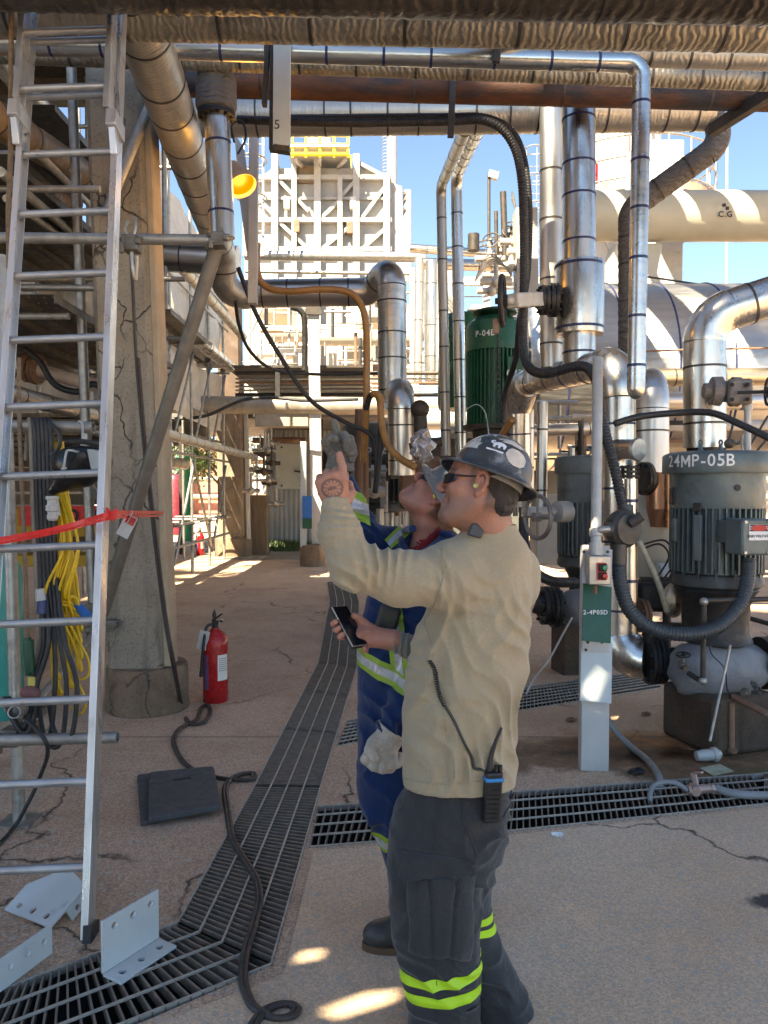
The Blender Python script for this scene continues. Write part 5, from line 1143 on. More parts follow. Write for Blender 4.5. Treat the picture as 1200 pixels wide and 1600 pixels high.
def chimney_ladder(px, y0, y1, Y, label):
    t = thing('caged_ladder', label, 'ladder', P(px,y1,Y)); w2 = .24
    for s in (-1,1): MB().bar(P(px,y0,Y)+V(s*w2,0,0), P(px,y1,Y)+V(s*w2,0,0), .06, .05).build('stile', galv, t)
    z0 = P(px,y0,Y).z; z1 = P(px,y1,Y).z; c = P(px,y0,Y); k = int((z0-z1)/.3)
    for i in range(k): MB().cyl(V(c.x-w2,c.y,z1+.3*i), V(c.x+w2,c.y,z1+.3*i), .015, n=6).build('rung', galv, t)
    for i in range(int((z0-z1)/.9)): MB().torus(V(c.x,c.y-.3,z0-.9*i), (0,0,1), .36, .022, 18, 5).build('cage_hoop', galv, t)
    for a in (-1,0,1): MB().bar(V(c.x+a*.3,c.y-.62+abs(a)*.2,z0), V(c.x+a*.3,c.y-.62+abs(a)*.2,z1+1.5), .04, .02).build('cage_strap', galv, t)
chimney_ladder(396, 200, 400, 19, 'caged vertical ladder against the sky left of the furnace')
chimney_ladder(833, 240, 430, 26, 'caged ladder half hidden behind the dappled dull pipe')
# cream vessel
t = thing('cream_vessel', 'long cream horizontal vessel with C.G mark against the sky at right', 'vessel', P(1100,376,17))
c0, c1 = P(868,338,17), P(1700,338,17); rv = .535
MB().lathe([(0,-.34),(.2,-.33),(.38,-.26),(.48,-.15),(rv,0),(rv,(c1-c0).length)], c0, (c1-c0), 48).build('shell', cream, t, smooth=60)
for x in (965,1010): MB().prism([P(x-22,462,17),P(x+10,462,17),P(x+26,380,17),P(x+2,380,17)], (0,.5,0)).build('saddle_leg', cream, t, smooth=0, bevel=.02)
text_mesh('C.G', .17, P(1134,335,16.44), (1,0,0), (0,0,1), ink, t, bold=.004)
MB().prism([P(1129,318,16.46),P(1134,318,16.46),P(1134,323,16.46),P(1129,323,16.46)], (0,-.01,0)).prism([P(1134,323,16.46),P(1139,323,16.46),P(1139,328,16.46),P(1134,328,16.46)], (0,-.01,0)).build('balance_mark', ink, t)
text_mesh('0001', .12, P(1045,309,16.55), (1,0,0), (0,.4,1), ink, t)
# tower with round platform
t = thing('round_tower', 'pale round tower with a rusty circular railed platform behind the tall riser', 'tower', P(985,560,23))
tc_ = P(975,765,23); zt_ = lambda y: P(975,y,23).z
MB().lathe([(.95,0),(.95,zt_(120))], (tc_.x,tc_.y,0), n=36).build('shell', M('pale_tower', (.62,.57,.50), (.50,.46,.41), 1.2, .5), t)
rp = 2.45; ZD = 9.9
MB().lathe([(.95,ZD-.9),(rp,ZD-.25),(rp,ZD),(.95,ZD)], (tc_.x,tc_.y,0), n=44).build('platform_ring', M('rusty_ring', (.50,.38,.27), (.30,.20,.13), 2, .6, c3=(.25,.10,.05), s3=1.5), t)
for h in (.0,.55,1.1): MB().torus((tc_.x,tc_.y,ZD+h+.05), (0,0,1), rp, .028, 44, 6).build('hand_rail', galv, t)
for k in range(22):
    a = 2*math.pi*k/22; p = V(tc_.x+rp*math.cos(a), tc_.y+rp*math.sin(a), ZD); MB().cyl(p, p+V(0,0,1.15), .028, n=6).build('rail_post', galv, t)
for k in range(8):
    a = 2*math.pi*k/8; d = V(math.cos(a), math.sin(a), 0); o = V(tc_.x,tc_.y,0); MB().bar(o+d*.95+V(0,0,ZD-1.6), o+d*rp*.95+V(0,0,ZD-.3), .1, .1).build('bracket', beam_w, t)
MB().box((tc_.x-1.35,tc_.y-1.3,ZD+.5), (.22,.2,.6)).build('red_box', redp, t)
for k in range(3): MB().cyl(V(tc_.x-.3+.33*k,tc_.y-.97,ZD), V(tc_.x-.3+.33*k,tc_.y-.97,zt_(100)), .07).build('riser', galv, t)
# big insulated tank
t = thing('large_tank', 'huge shiny horizontal tank with navy hoops and round end at the right', 'tank', P(1000,730,15))
tk = jacket('tank_cladding', (.56,.54,.50), (.47,.45,.41), .36, 0, dent=.3)
c0, c1 = P(812,592,15), P(1900,592,15); rt = 1.78
MB().lathe([(0,-.55),(.5,-.52),(1.0,-.40),(1.4,-.22),(1.65,-.08),(rt,.04),(rt,(c1-c0).length)], c0, (c1-c0), 72).build('shell', tk, t, smooth=60)
for k in range(13):
    o = c0 + V(.55+.95*k,0,0); MB().torus(o, (1,0,0), rt+.004, .018, 72, 6).build('hoop', bandm, t)
for k in range(5): 
    rk_ = (.45,.85,1.2,1.45,1.62)[k]; MB().torus(c0 + V((-.53,-.45,-.31,-.185,-.09)[k]-.02,0,0), (1,0,0), rk_, .012, 48, 5).build('end_hoop', bandd, t)
for x in (1.5,6,10): MB().box(c0+V(x,0,-rt-.3), (.5,2.2,1.4)).build('saddle', conc_far, t)
cable('steam_tracer', PL((1008,549,12.9),(1100,546,12.9),(1400,540,12.9)), .018, rust_br, 'thin rusty line running along the huge shiny tank', 'pipe')
cable('stay_wire', PL((1008,432,15),(1070,441,15),(1140,452,15),(1260,478,15)), .02, rubber, 'dark stay wire dipping in front of the sky above the huge tank', 'wire')
MB().cyl(P(1135,455,60), P(1136,215,60), .09, n=8).build('mast', paint_sun, None, 'thin pale mast far off in the sky at right', 'mast')
t = thing('street_lamp', 'dark pole with floodlight against the sky in the centre', 'lamp', P(764,400,24))
MB().cyl(P(764,400,24), P(764,272,24), .05, n=8).build('pole', steel_d, t); MB().bar(P(763,272,24), P(778,276,24), .2, .22).build('head', galv, t)
MB().box(P(1020,410,19), (1.1,1.0,5.5)).build('grey_pier', beam_w, None, 'grey rectangular pier under the cream vessel', 'pier', bevel=.03)
MB().prism([P(940,470,16),P(962,380,16),P(985,415,16),P(975,470,16)], (0,.6,0)).build('pointed_hood', M('beige_hood', (.52,.46,.36), (.42,.37,.29), 3), None, 'beige pointed hood below the cream vessel beside the riser', 'hood', smooth=0, bevel=.02)
# mid-field horizontal pipes and structure between the posts
pipe('horizontal_pipe', 'grey horizontal pipe crossing in front of the furnace foot', PL((383,399,20),(668,402,20),(671,600,20)), .13, galv_b, 0, Rb=.3)
pipe('horizontal_pipe', 'lower of two thin grey lines crossing the furnace foot', PL((383,424,21),(640,428,21)), .05, galv_b)
pipe('horizontal_pipe', 'white horizontal pipe at right of the humped crossover pipe', PL((660,412,19),(800,416,19)), .14, alu(0), .6, bandd)
pipe('horizontal_pipe', 'shiny horizontal pipe just above the white one right of the crossover', PL((640,388,18),(790,398,18)), .10, alu(0), .8, bandd)
for k, (x, r_) in enumerate(((655,.10),(675,.14),(687,.10))):
    pipe('vertical_pipe', ('leftmost', 'middle', 'rightmost')[k] + ' of three thin pipes standing behind the crossover drop', PL((x,404+4*k,17.5),(x-2,596,17.5)), r_, alu(2, 1) if k == 1 else alud(2), 1.0, bandd, group='three thin standing pipes')
t = thing('pipe_rack', 'rack of many thin brown pipes on black hangers crossing at mid height', 'pipe rack', P(600,640,17))
for k, y in enumerate((583,592,598,604,610,617)): MB().cyl(P(368,y,17+.12*k), P(880,y,17+.12*k), .045 if k in (0,5) else .022, n=8).build('thin_pipe', (steel_d, galv_b, rust_br, galv_b, galv_b, black_iron)[k], t)
for x in (434,625,700,790): MB().bar(P(x,575,16.9), P(x,622,16.9), .10, .1).build('hanger', black_iron, t)
pipe('horizontal_pipe', 'stained grey pipe crossing below the rack of thin pipes', PL((262,632,16.6),(482,634,16.6),(920,636,16.6)), .19, M('stained_grey_pipe', (.36,.33,.28), (.25,.22,.18), 2.5, .5, .2, .1, 30, c3=(.14,.09,.06), s3=1.5), 0)
MB().bar(P(400,655,16.7), P(483,655,16.7), .35, .3, (0,0,1)).build('support_beam', M('tan_beam', (.34,.30,.24), (.24,.21,.17), 4), None, 'tan beam stub under the stained grey pipe beside the white post', 'beam', bevel=.02)
pipe('horizontal_pipe', 'pale flanged pipe low behind the crossover spool', PL((640,655,15.5),(860,655,15.5)), .22, paint_w, 0)
cable('sagging_cable', PL((368,470,8.2),(374,510,8.4),(392,550,8.8),(430,578,9.3),(500,585,9.8),(600,583,10)), .02, rubber, 'dark cable drooping from the lamp upright to the thin pipe rack', 'cable')
cable('sagging_cable', PL((372,418,7.6),(400,490,7.7),(440,560,7.8),(485,625,7.9),(540,660,8),(575,676,8),(586,700,8),(588,760,8)), .023, rubber, 'long black cable slanting down from the lamp upright past the white post', 'cable')
cable('sagging_cable', PL((258,655,15.8),(320,650,15.8),(380,625,15.8),(430,622,15.8),(480,626,15.8),(560,624,15.9)), .035, rubber, 'thick cable lying along the stained grey pipe', 'cable')
cable('amber_hose', PL((402,380,7.9),(402,425,7.9),(416,448,7.9),(450,455,7.9),(500,452,7.9),(540,455,7.9),(560,470,7.9),(571,500,7.9),(573,560,7.9),(572,640,7.95),(568,720,8.2)), .036, hose_o, 'amber hose running under the crossover pipe and dropping past its elbow', 'hose')
cable('amber_hose', PL((582,615,7.8),(594,622,7.75),(596,660,7.7),(606,695,7.6),(625,716,7.5),(648,730,7.4)), .036, hose_o, 'second amber hose curving down behind the tilted hard hat', 'hose')
cable('black_hose', PL((572,640,7.9),(578,620,7.85),(588,616,7.8),(594,640,7.8),(594,700,7.8),(586,770,7.9)), .03, rubber, 'black hose hooked beside the second amber hose', 'hose')
cable('amber_hose', PL((775,702,7.6),(785,680,7.5),(792,668,7.4),(800,655,7.3)), .035, hose_o, 'short bright amber hose end behind the hard hat crown', 'hose')
for k, x in enumerate((562, 571)): MB().cyl(P(x,640,9.5), P(x,800,9.5), .06 - .02*k).build('standpipe', rust_br, None, ('brown standpipe directly left of the black hose', 'thin brown standpipe beside the thicker one')[k], 'pipe')
conduit('flexible_conduit', PL((455,480,13),(470,486,13),(476,505,13),(476,580,13)), .05, rubber, 'black conduit bending down left of the white post', 'conduit')
# white piping cluster in the sunlit distance
t = thing('white_pipework', 'sunlit cream and white pipework cluster seen between the posts', 'pipework', P(560,600,30))
def wp(pts, r_, mt=cream, nm='pipe_run'):
    q = []
    for s_ in fillet([P(*p) for p in pts], r_*2.2): q += list(s_[1:3]) if s_[0] == 's' else s_[1]
    MB().tube(q, r_, 18).build(nm, mt, t, smooth=50)
wp([(420,522,30),(560,520,30),(562,492,30),(620,490,30)], .32); wp([(500,528,29),(640,528,29)], .30); wp([(640,516,28),(760,516,28)], .36); wp([(400,550,31),(480,550,31)], .3, paint_w)
MB().sphere(P(450,490,32), 1.2, 24, 14, (1,1,.45)).build('dish_head', cream, t, smooth=180)
for x, r_, mt in ((468,.3,cream),(552,.34,cream),(590,.25,rust_br),(520,.2,paint_w),(645,.3,paint_sun),(745,.3,paint_w)): MB().bar(P(x,640,31), P(x,478,31), r_*1.6, r_*1.6).build('leg', mt, t)
rr_ = random.Random(12)
for k in range(120):
    x = rr_.uniform(395,860); y = rr_.uniform(430,610); Y = rr_.uniform(24,34); L = rr_.uniform(20,90)
    mt = rr_.choice((paint_w, galv_b, paint_sun, cream, galv_b, steel_d)); r_ = rr_.uniform(.025,.075)
    if rr_.random() < .5: MB().cyl(P(x,y,Y), P(x+L,y,Y), r_, n=8).build('thin_line', mt, t)
    else: MB().cyl(P(x,y,Y), P(x,y+L,Y), r_, n=8).build('thin_line', mt, t)
t = thing('steel_frame', 'grey open steel frame with stair behind the slim vertical pipes', 'steel frame', P(690,640,25))
for x in (646,700,760,820): MB().bar(P(x,640,25), P(x,420,25), .22, .22).build('post', beam_w, t)
for y in (440,500,560): MB().bar(P(640,y,25), P(860,y,25), .2, .25).build('beam', beam_w, t)
MB().bar(P(672,440,24.5), P(722,505,24.5), .18, .5).build('stair_string', galv, t)
for k in range(3): MB().cyl(P(672,425+7*k,24.3), P(722,490+7*k,24.3), .02).build('stair_rail', galv, t)
for k in range(3): MB().cyl(P(730,384+8*k,24), P(800,362+8*k,24), .025).build('walkway_rail', steel_d, t)
t = thing('valve_cluster', 'cluster of pale valves and wheels above the green motor', 'valves', P(780,450,11))
vw = M('pale_valve_paint', (.56,.53,.47), (.42,.39,.34), 6, .5, .2, .2, 40)
rr_ = random.Random(21)
for k in range(9):
    x = rr_.uniform(765,830); y = rr_.uniform(375,455); c = P(x,y,rr_.uniform(10.5,12.5))
    MB().sphere(c, .085, 12, 8).cyl(c-V(.22,0,0), c+V(.22,0,0), .05, n=10).cyl(c, c+V(0,0,.25), .035, n=8).build('valve_body', vw, t, smooth=50)
    if k % 2: handwheel('handwheel', c+V(0,-.1,.25), (rr_.uniform(-.5,.5),-1,.5), .13, steel_d, None, None, t, 4, .012, .1)
MB().cyl(P(786,300,12), P(790,420,12), .05).cyl(P(775,330,12), P(776,420,12), .03).cyl(P(740,366,12), P(740,392,12), .09).build('instrument_stand', steel_d, t)
MB().bar(P(820,330,11), P(822,470,11), .3, .3).build('pier', paint_sun, t)
for k in range(5): MB().tube(spline([P(742,440,10.5), P(758,420-4*k,10.5), P(775,412-3*k,10.5), P(800,420+3*k,10.5)]), .012, 6).build('tubing', galv_b, t)
for k in range(4): MB().tube(spline([P(800,300+k*4,12.5), P(806,330,12.4), P(800+k*3,360,12.4)]), .014, 6).build('loose_wire', steel_d, t)
# shed, cabinet, motor, foil
t = thing('corrugated_shed', 'grey corrugated metal shed behind the white post', 'shed', P(460,790,22))
m = MB(); a = P(416,800,23); a.z = 0; L_ = P(640,800,23).x - a.x; zt_s = P(440,672,23).z; n = 120; vs = []
for i in range(n+1):
    x = a.x + L_*i/n; yy = a.y - (.03 if i % 4 in (0,1) else 0); vs += [(x,yy,.05),(x,yy,zt_s)]
m.add(vs, [(2*i,2*i+2,2*i+3,2*i+1) for i in range(n)]); m.box((a.x+L_/2,a.y+1.5,zt_s/2), (L_,2.8,zt_s)); m.build('wall', cor_w, t, smooth=0)
MB().box((a.x+L_/2-1.0,a.y-.3,zt_s+.08), (L_+2.6,6.8,.14)).build('shade_roof', M('dull_roof_sheet', (.16,.155,.145), (.11,.105,.10), 2, .6), t, bevel=.02)  # carried far forward, with posts added, to shade the front wall
for x_ in (a.x-1.6, a.x+L_*.45): MB().box((x_, a.y-3.5, zt_s/2), (.12,.12,zt_s)).build('shade_roof_post', steel_d, t)
t = thing('electrical_cabinet', 'pale grey electrical cabinet mounted on the corrugated shed', 'cabinet', P(454,765,22.6))
MB().bar(P(454,764,22.5), P(454,694,22.5), .80, .35, (1,0,0)).build('door', box_grey, t, bevel=.02)
for q in ((440,699),(470,699),(440,759),(470,759)): MB().sphere(P(q[0],q[1],22.3), .03, 8, 6).build('corner_bolt', steel_d, t)
MB().cyl(P(471,726,22.2), P(471,752,22.2), .03).cyl(P(460,736,22.2), P(474,738,22.2), .025).build('door_handle', black_iron, t)
pipe('horizontal_pipe', 'rusty pipe along the top of the corrugated shed', PL((395,688,21),(478,688,21)), .08, rust_br)
t = thing('pump_motor', 'dark grey motor marked 24MP-0 A behind the raised gloved hand', 'motor', P(592,800,12))
mm2 = P(590,765,12); 
motor(t, V(mm2.x, mm2.y, 0), .50, P(590,664,12).z, P(590,800,12).z, M('slate_motor', (.085,.10,.10), (.06,.07,.07), 6, .5), M('slate_motor', (0,0,0)), 36, 1.08)
text_mesh('24MP  A', .20, V(mm2.x-.15, mm2.y-.52, P(580,707,11.5).z), (1,0,0), (0,0,1), white_ink, t, wrap=((mm2.x,mm2.y), .545), cond=.9)
MB().cyl(P(530,736,11.4), P(608,736,11.4), .09).cyl(P(540,736,11.4), P(540,800,11.4), .06).cyl(P(600,736,11.4), P(600,800,11.4), .06).build('service_manifold', paint_w, None, 'white-capped manifold behind the pointing hand', 'manifold')
rr_ = random.Random(31)
t = thing('low_pipework', 'tangle of dark small pipes and valves behind the two workers at waist height', 'pipework', P(600,800,10))
for k in range(70):
    x = rr_.uniform(508,700); y = rr_.uniform(690,800); Y = rr_.uniform(9.5,13); L = rr_.uniform(15,60); mt = rr_.choice((steel_d, black_iron, galv_b, rust_br, hose_g, galv)); r_ = rr_.uniform(.02,.06)
    if rr_.random() < .6: MB().cyl(P(x,y,Y), P(x,y+L,Y), r_, n=10).build('upright_pipe', mt, t)
    else: MB().cyl(P(x,y,Y), P(x+L*.7,y,Y), r_, n=10).build('cross_pipe', mt, t)
for k in range(8):
    c = P(rr_.uniform(530,700), rr_.uniform(690,790), rr_.uniform(9.5,11)); MB().sphere(c, .1, 12, 8).cyl(c-V(.16,0,0), c+V(.16,0,0), .08, n=12).cyl(c, c+V(0,-.05,.2), .03, n=8).build('valve_body', rr_.choice((steel_d, vw, black_iron)), t, smooth=50)
MB().box(P(655,750,10), (.5,.5,.6)).build('dark_housing', rust_br, t, bevel=.03); MB().box(P(690,740,11), (1.2,.4,1.0)).build('dark_housing', steel_d, t, bevel=.03)
foilm = M('crumpled_foil', (.62,.62,.63), (.50,.48,.48), 8, .3, .75, 1.0, 12, bd=.03)
m = MB(); m.sphere(P(660,698,7.4), .135, 22, 14, (.8,.7,1.15)); rk = random.Random(2)
m.v = [(x+.03*math.sin(z*55+x*30), y+.03*math.sin(x*60), z+.022*math.sin(x*70+y*45)) for x, y, z in m.v]
m.build('foil_wrap', foilm, None, 'crumpled silver foil wrap on a valve above the tilted hard hat', 'wrap', smooth=30)
MB().cyl(P(656,640,7.9), P(658,690,7.9), .07).sphere(P(656,640,7.9), .10, 14, 8).cyl(P(640,700,7.8), P(690,690,7.8), .05).build('dark_valve', steel_d, None, 'dark upright valve behind the crumpled foil wrap', 'valve', smooth=50)
# sunlit low things at far left
leafm = M('leaf_green', (.075,.12,.03), (.045,.085,.02), 1.5, .55, bp=0)
barkm = M('bark', (.09,.07,.05), (.06,.045,.035), 8, .85, 0, .5, 30)
def tree(x, y, h, label, seed):
    r = random.Random(seed); t = thing('broadleaf_tree', label, 'tree', (x,y,0)); m = MB()
    m.tube(spline([(x,y,0),(x+.1,y,h*.25),(x-.1,y,h*.5),(x,y,h*.8)]), [.22-.16*i/24 for i in range(25)], 8)
    tips = []
    for k in range(9):
        a = r.uniform(0,6.28); z0 = h*r.uniform(.3,.65); e = V(x+math.cos(a)*h*.3, y+math.sin(a)*h*.3, z0+h*.22); tips.append(e)
        m.tube(spline([(x,y,z0),((x+e.x)/2,(y+e.y)/2,z0+h*.15),e]), [.08-.004*i for i in range(17)], 6)
    m.build('trunk', barkm, t); m = MB()
    for k in range(5200):
        c = r.choice(tips) + V(r.gauss(0,h*.09), r.gauss(0,h*.09), r.gauss(0,h*.08)); s = r.uniform(.06,.13)
        u = V(r.uniform(-1,1), r.uniform(-1,1), r.uniform(-1,1)).normalized(); w2 = frame(u)[0]
        m.add([c-u*s, c+w2*s*.55, c+u*s, c-w2*s*.55], [(0,1,2,3)])
    m.build('crown', leafm, t, smooth=0)
tree(-11.5,40,5.5,'sunlit tree glimpsed left of the brown column beyond the scaffold',1); tree(-9.3,44,5,'sunlit tree behind the access tower and brown column',2); tree(-16.5,41,6.5,'sunlit tree seen between the ladder rungs at far left',3)
MB().box((-12.5,52,2.2), (5,3,4.4)).build('brick_hut', M('pinkish_brick', (.50,.24,.17), (.40,.2,.15), 3, .8), None, 'reddish hut in the sun beyond the scaffold legs', 'hut')
MB().lathe([(0,0),(.5,0),(.5,2.0),(.4,2.15),(0,2.2)], V(-7.6,28,0), n=20).build('maroon_drum', M('maroon', (.16,.02,.035), rough=.4), None, 'maroon upright drum seen through the scaffold legs', 'drum')
MB().lathe([(0,0),(.16,0),(.16,2.2),(.3,2.25),(.3,2.7),(0,2.8)], V(-6.3,24.5,0), n=18).build('green_hydrant', M('bright_green', (.02,.30,.12), rough=.4), None, 'bright green hydrant stand seen through the scaffold legs', 'hydrant')
MB().box(V(G(300,850).x+.25,18.5,.25), (.9,.5,.06), Matrix.Rotation(R(14),3,'X')).box(V(G(300,850).x+.25,18.5,.11), (.85,.45,.20)).build('grey_tub', box_grey, None, 'pale grey tub on the ground by the scaffold foot', 'tub', bevel=.02)
MB().box(V(P(404,840,19.5).x,19.5,.75), (.5,.4,1.5)).build('timber_block', wood_d, None, 'timber block standing right of the brown column', 'block', bevel=.02)
vs, fs = cut_sheet([(-4.6,17.9),(-1.2,17.9),(-1.0,22.8),(-4.9,22.8)], [], .006)
finish('gravel_ground', vs, fs, ground_mat('pale_gravel', (.34,.31,.27), (.28,.25,.21), (.24,.22,.17), agg=1.4), kind='structure', smooth=0, origin=(0,0,0))
m = MB(); rr_ = random.Random(6)
for k in range(1500):
    x = rr_.gauss(-2.9,.55); y = rr_.uniform(20.2,22.6); h_ = rr_.uniform(.05,.26); a = rr_.uniform(0,6.28)
    m.add([(x-.012,y,.0),(x+.012,y,.0),(x+.1*math.cos(a),y+.1*math.sin(a),h_)], [(0,1,2)])
m.build('grass', leafm, None, 'tufts of grass on the gravel at the foot of the shed', 'grass', kind='stuff', smooth=0)
# big dark buildings that close the view at left and far right
MB().box((-8.2,12,4.2), (.3,18,8.4)).box((-6.4,20.5,5.6), (3.4,.3,5.6)).build('sheeted_wall', M('dull_sheet_wall', (.20,.19,.17), (.13,.12,.105), 1.5, .6, c3=(.28,.26,.23), s3=1.2), None, 'dull grey sheeted wall closing the view behind the left scaffold', 'wall')
MB().box((4,60,2.4), (60,1,4.8)).build('perimeter_wall', M('far_block_wall', (.46,.44,.40), (.38,.36,.33), .6, .8), None, 'pale low wall far behind the pipework', 'wall')
for k in range(9):
    x = (-20+k*6.5); tt = thing('process_unit', 'pale process column and pipework far behind the tank, number %s from the left' % ('one two three four five six seven eight nine'.split()[k]), 'process unit', (x,50,0), 'far process units')
    rr_ = random.Random(50+k); h_ = rr_.uniform(4.5,6.5)
    MB().lathe([(.9,0),(.9,h_),(.6,h_+.5),(0,h_+.7)], (x,50,0), n=20).build('column', rr_.choice((paint_sun,cream,galv_b)), tt)
    for j in range(4): MB().cyl((x-3,49-j*.3,1.2+j*1.1), (x+3,49-j*.3,1.2+j*1.1), .15).build('pipe_run', rr_.choice((paint_w,cream,galv_b,rust_br)), tt)
MB().box((2.6,27.2,1.6), (11.5,.3,3.2)).box((2.6,26.4,3.3), (12,2.2,.12)).build('added_dark_backdrop', M('dark_green_grey_sheet', (.085,.095,.09), (.06,.065,.06), 1.5, .55, c3=(.12,.10,.08), s3=1), None, 'low added dark shelter behind the two workers and the pipes', 'backdrop')  # added backdrop; shade of the background is put into its dark colour
MB().box((-1.95,19.3,4.32), (3.0,5.0,.05)).build('added_shade_plate', steel_d, None, 'wide flat tray added over the rack of thin pipes to shade the shed', 'sunshade')  # plate added to cast shade on the shed front
t = thing('small_valves', 'row of small dark valves and gauges among the pipes left of the white post', 'valves', P(420,760,19))
rr_ = random.Random(88)
for k in range(14):
    c = P(rr_.uniform(392,432), rr_.uniform(690,790), 19+rr_.uniform(-1,1)); MB().sphere(c, .09, 10, 6).cyl(c-V(.2,0,0), c+V(.2,0,0), .05, n=8).cyl(c, c+V(0,0,.4), .03, n=8).build('valve_body', rr_.choice((steel_d, galv, vw)), t, smooth=50)
t = thing('pipe_manifold', 'tangle of thin silver pipes and brackets between the brown column and the furnace', 'pipework', P(470,600,26))
for k in range(60):
    x = rr_.uniform(370,600); y = rr_.uniform(480,640); Y = rr_.uniform(23,29); L = rr_.uniform(20,70); r_ = rr_.uniform(.02,.06); mt = rr_.choice((galv_b, galv, steel_d, cream, beam_w, rust_br))
    if k % 2: MB().cyl(P(x,y,Y), P(x+L,y,Y), r_, n=8).build('cross_pipe', mt, t)
    else: MB().cyl(P(x,y,Y), P(x,y+L,Y), r_, n=8).build('upright_pipe', mt, t)
t = thing('motor_side_pipework', 'tangle of thin pipes and fittings behind the handwheel and the old grey motor', 'pipework', P(900,760,9))
for k in range(46):
    x = rr_.uniform(805,1045); y = rr_.uniform(625,790); Y = rr_.uniform(8,11); L = rr_.uniform(20,80); r_ = rr_.uniform(.012,.04); mt = rr_.choice((galv_b, galv, steel_d, black_iron, beam_w, rust_br))
    if k % 2: MB().cyl(P(x,y,Y), P(x+L,y,Y), r_, n=8).build('cross_pipe', mt, t)
    else: MB().cyl(P(x,y,Y), P(x,y+L,Y), r_, n=8).build('upright_pipe', mt, t)
# ================================================================ blockers added overhead and behind the viewer (cast the shade)
t = thing('added_sky_blocker', 'plate added to close off the sky behind the pipe rack', 'platform', (0,8,6.6))  # added to keep bright sky out of the gaps between rack pipes
finish('blocker_plate', *cut_sheet([(-6,6.6),(7,6.6),(7,9.6),(-6,9.6)], [], 6.6), steel_d, t, smooth=0).modifiers.new('thick','SOLIDIFY').thickness = .02
for yb_ in (6.8,9.4): MB().bar((-6,yb_,6.42), (7,yb_,6.42), .2, .3, (0,0,1)).build('beam', steel_d, t)
# sheet added unseen behind the viewer to shade the foreground; holes make sun patches
SH = (math.sin(SUN_AZ), math.cos(SUN_AZ)); EH = (math.cos(SUN_AZ), -math.sin(SUN_AZ)); FC = (-26*SH[0], 6 - 26*SH[1])
def on_wall(x, y, z):
    s_ = (x-FC[0])*SH[0] + (y-FC[1])*SH[1]
    return ((x-FC[0])*EH[0] + (y-FC[1])*EH[1], z + s_*math.tan(SUN_EL))
def lit(x, y, z, wd, ln, skew=0.):
    """opening in the sheeting that lights a patch wd wide and ln long round (x, y, z)"""
    return [on_wall(*p_) for p_ in ((x-wd/2,y-ln/2,z), (x+wd/2,y-ln/2,z), (x+wd/2+skew,y+ln/2,z), (x-wd/2+skew,y+ln/2,z))]
def litv(x, y, z, wd, hh, skew=0.):
    return [on_wall(*p_) for p_ in ((x-wd/2,y,z-hh/2-skew), (x+wd/2,y,z-hh/2+skew), (x+wd/2,y,z+hh/2+skew), (x-wd/2,y,z+hh/2-skew))]
g = lambda a, b: (G(a,b).x, G(a,b).y, 0)
OP = [lit(-.12,2.55,0,1.3,1.1), lit(-3.55,13.2,0,1.0,.9,.2), lit(-2.55,13.2,0,.5,.9,.2), lit(-3.6,14.5,0,.9,.5,.2), lit(-2.6,14.7,0,.5,.5,.2), lit(-4.6,12.0,0,.4,1.2),
  lit(1.45,4.75,.2,1.5,1.3), litv(P(858,190,6.4).x,6.35,4.55,.3,.6), litv(P(858,385,6.4).x,6.35,3.6,.25,.7,.1), litv(P(1185,440,5.4).x,5.35,3.15,.3,.4,.1), litv(P(940,560,5.4).x,5.3,2.75,.35,.3), litv(P(1050,640,6.6).x,6.5,2.5,.2,.4),
  lit(-2.05,8.9,0,.8,.25), lit(-.95,9.9,0,.6,.22), lit(-2.7,11.0,0,.7,.25)]
W0, W1, HT = -8.6, 6.3, 38.5
OP = [h for h in OP if all(W0+.2 < q_[0] < W1-.2 and .2 < q_[1] < HT-.2 for q_ in h)]
t = thing('added_sun_blocker', 'tall sheet added unseen behind the viewer to block the sun', 'building', (FC[0],FC[1],0))
v2_, f2__ = cut_sheet([(W0,0),(W1,0),(W1,HT),(W0,HT)], OP, 0)
fa = finish('blocker_sheet', [(FC[0]+p_[0]*EH[0], FC[1]+p_[0]*EH[1], p_[1]) for p_ in v2_], f2__, M('tan_sheeting', (.38,.33,.27), (.30,.26,.21), 1.2, .6, c3=(.22,.16,.11), s3=.8), t, smooth=0)
so_ = fa.modifiers.new('thick','SOLIDIFY'); so_.thickness = .05
rz = Matrix.Rotation(-SUN_AZ, 3, 'Z')
for k in range(9): MB().box((FC[0]+(W0+W1)/2*EH[0]-.4*SH[0], FC[1]+(W0+W1)/2*EH[1]-.4*SH[1], 4.2*k+2), (W1-W0-.2,.3,.3), rz).build('girder', steel_d, t)
# unseen plates added overhead, with holes that shape the near sun patches
def spot(x, y, z, pts, zp=5.2):
    h = (zp - z)/math.tan(SUN_EL); return [(x + a_ - h*SH[0], y + b_ - h*SH[1]) for a_, b_ in pts]
hs = [spot(*g(564,1568), ((-.13,-.035),(-.06,-.06),(.11,.02),(.13,.06),(.02,.045))), spot(*g(487,1494), ((-.05,-.03),(.05,0),(.04,.03),(-.03,.02)))]
hs2 = [spot(P(929,1055,4.41).x, 4.41, .54, ((-.10,-.07),(-.05,-.09),(.10,.05),(.06,.10),(-.06,.0))), spot(P(1010,1122,5).x, G(1010,1122).y, 0, ((-.12,-.03),(.10,-.01),(.13,.05),(-.05,.04))), spot(*g(1062,1165), ((-.07,-.04),(.06,-.02),(.07,.05),(-.03,.04)))]
t = thing('baffle', 'added unseen sun landing high above the viewer', 'baffle', (-2.2,-1.3,5.2))
finish('blocker_plate', *cut_sheet([(-3.7,-2.7),(-.95,-2.7),(-.95,.0),(-3.7,.0)], hs, 5.2), steel_d, t, smooth=0).modifiers.new('thick','SOLIDIFY').thickness = .012
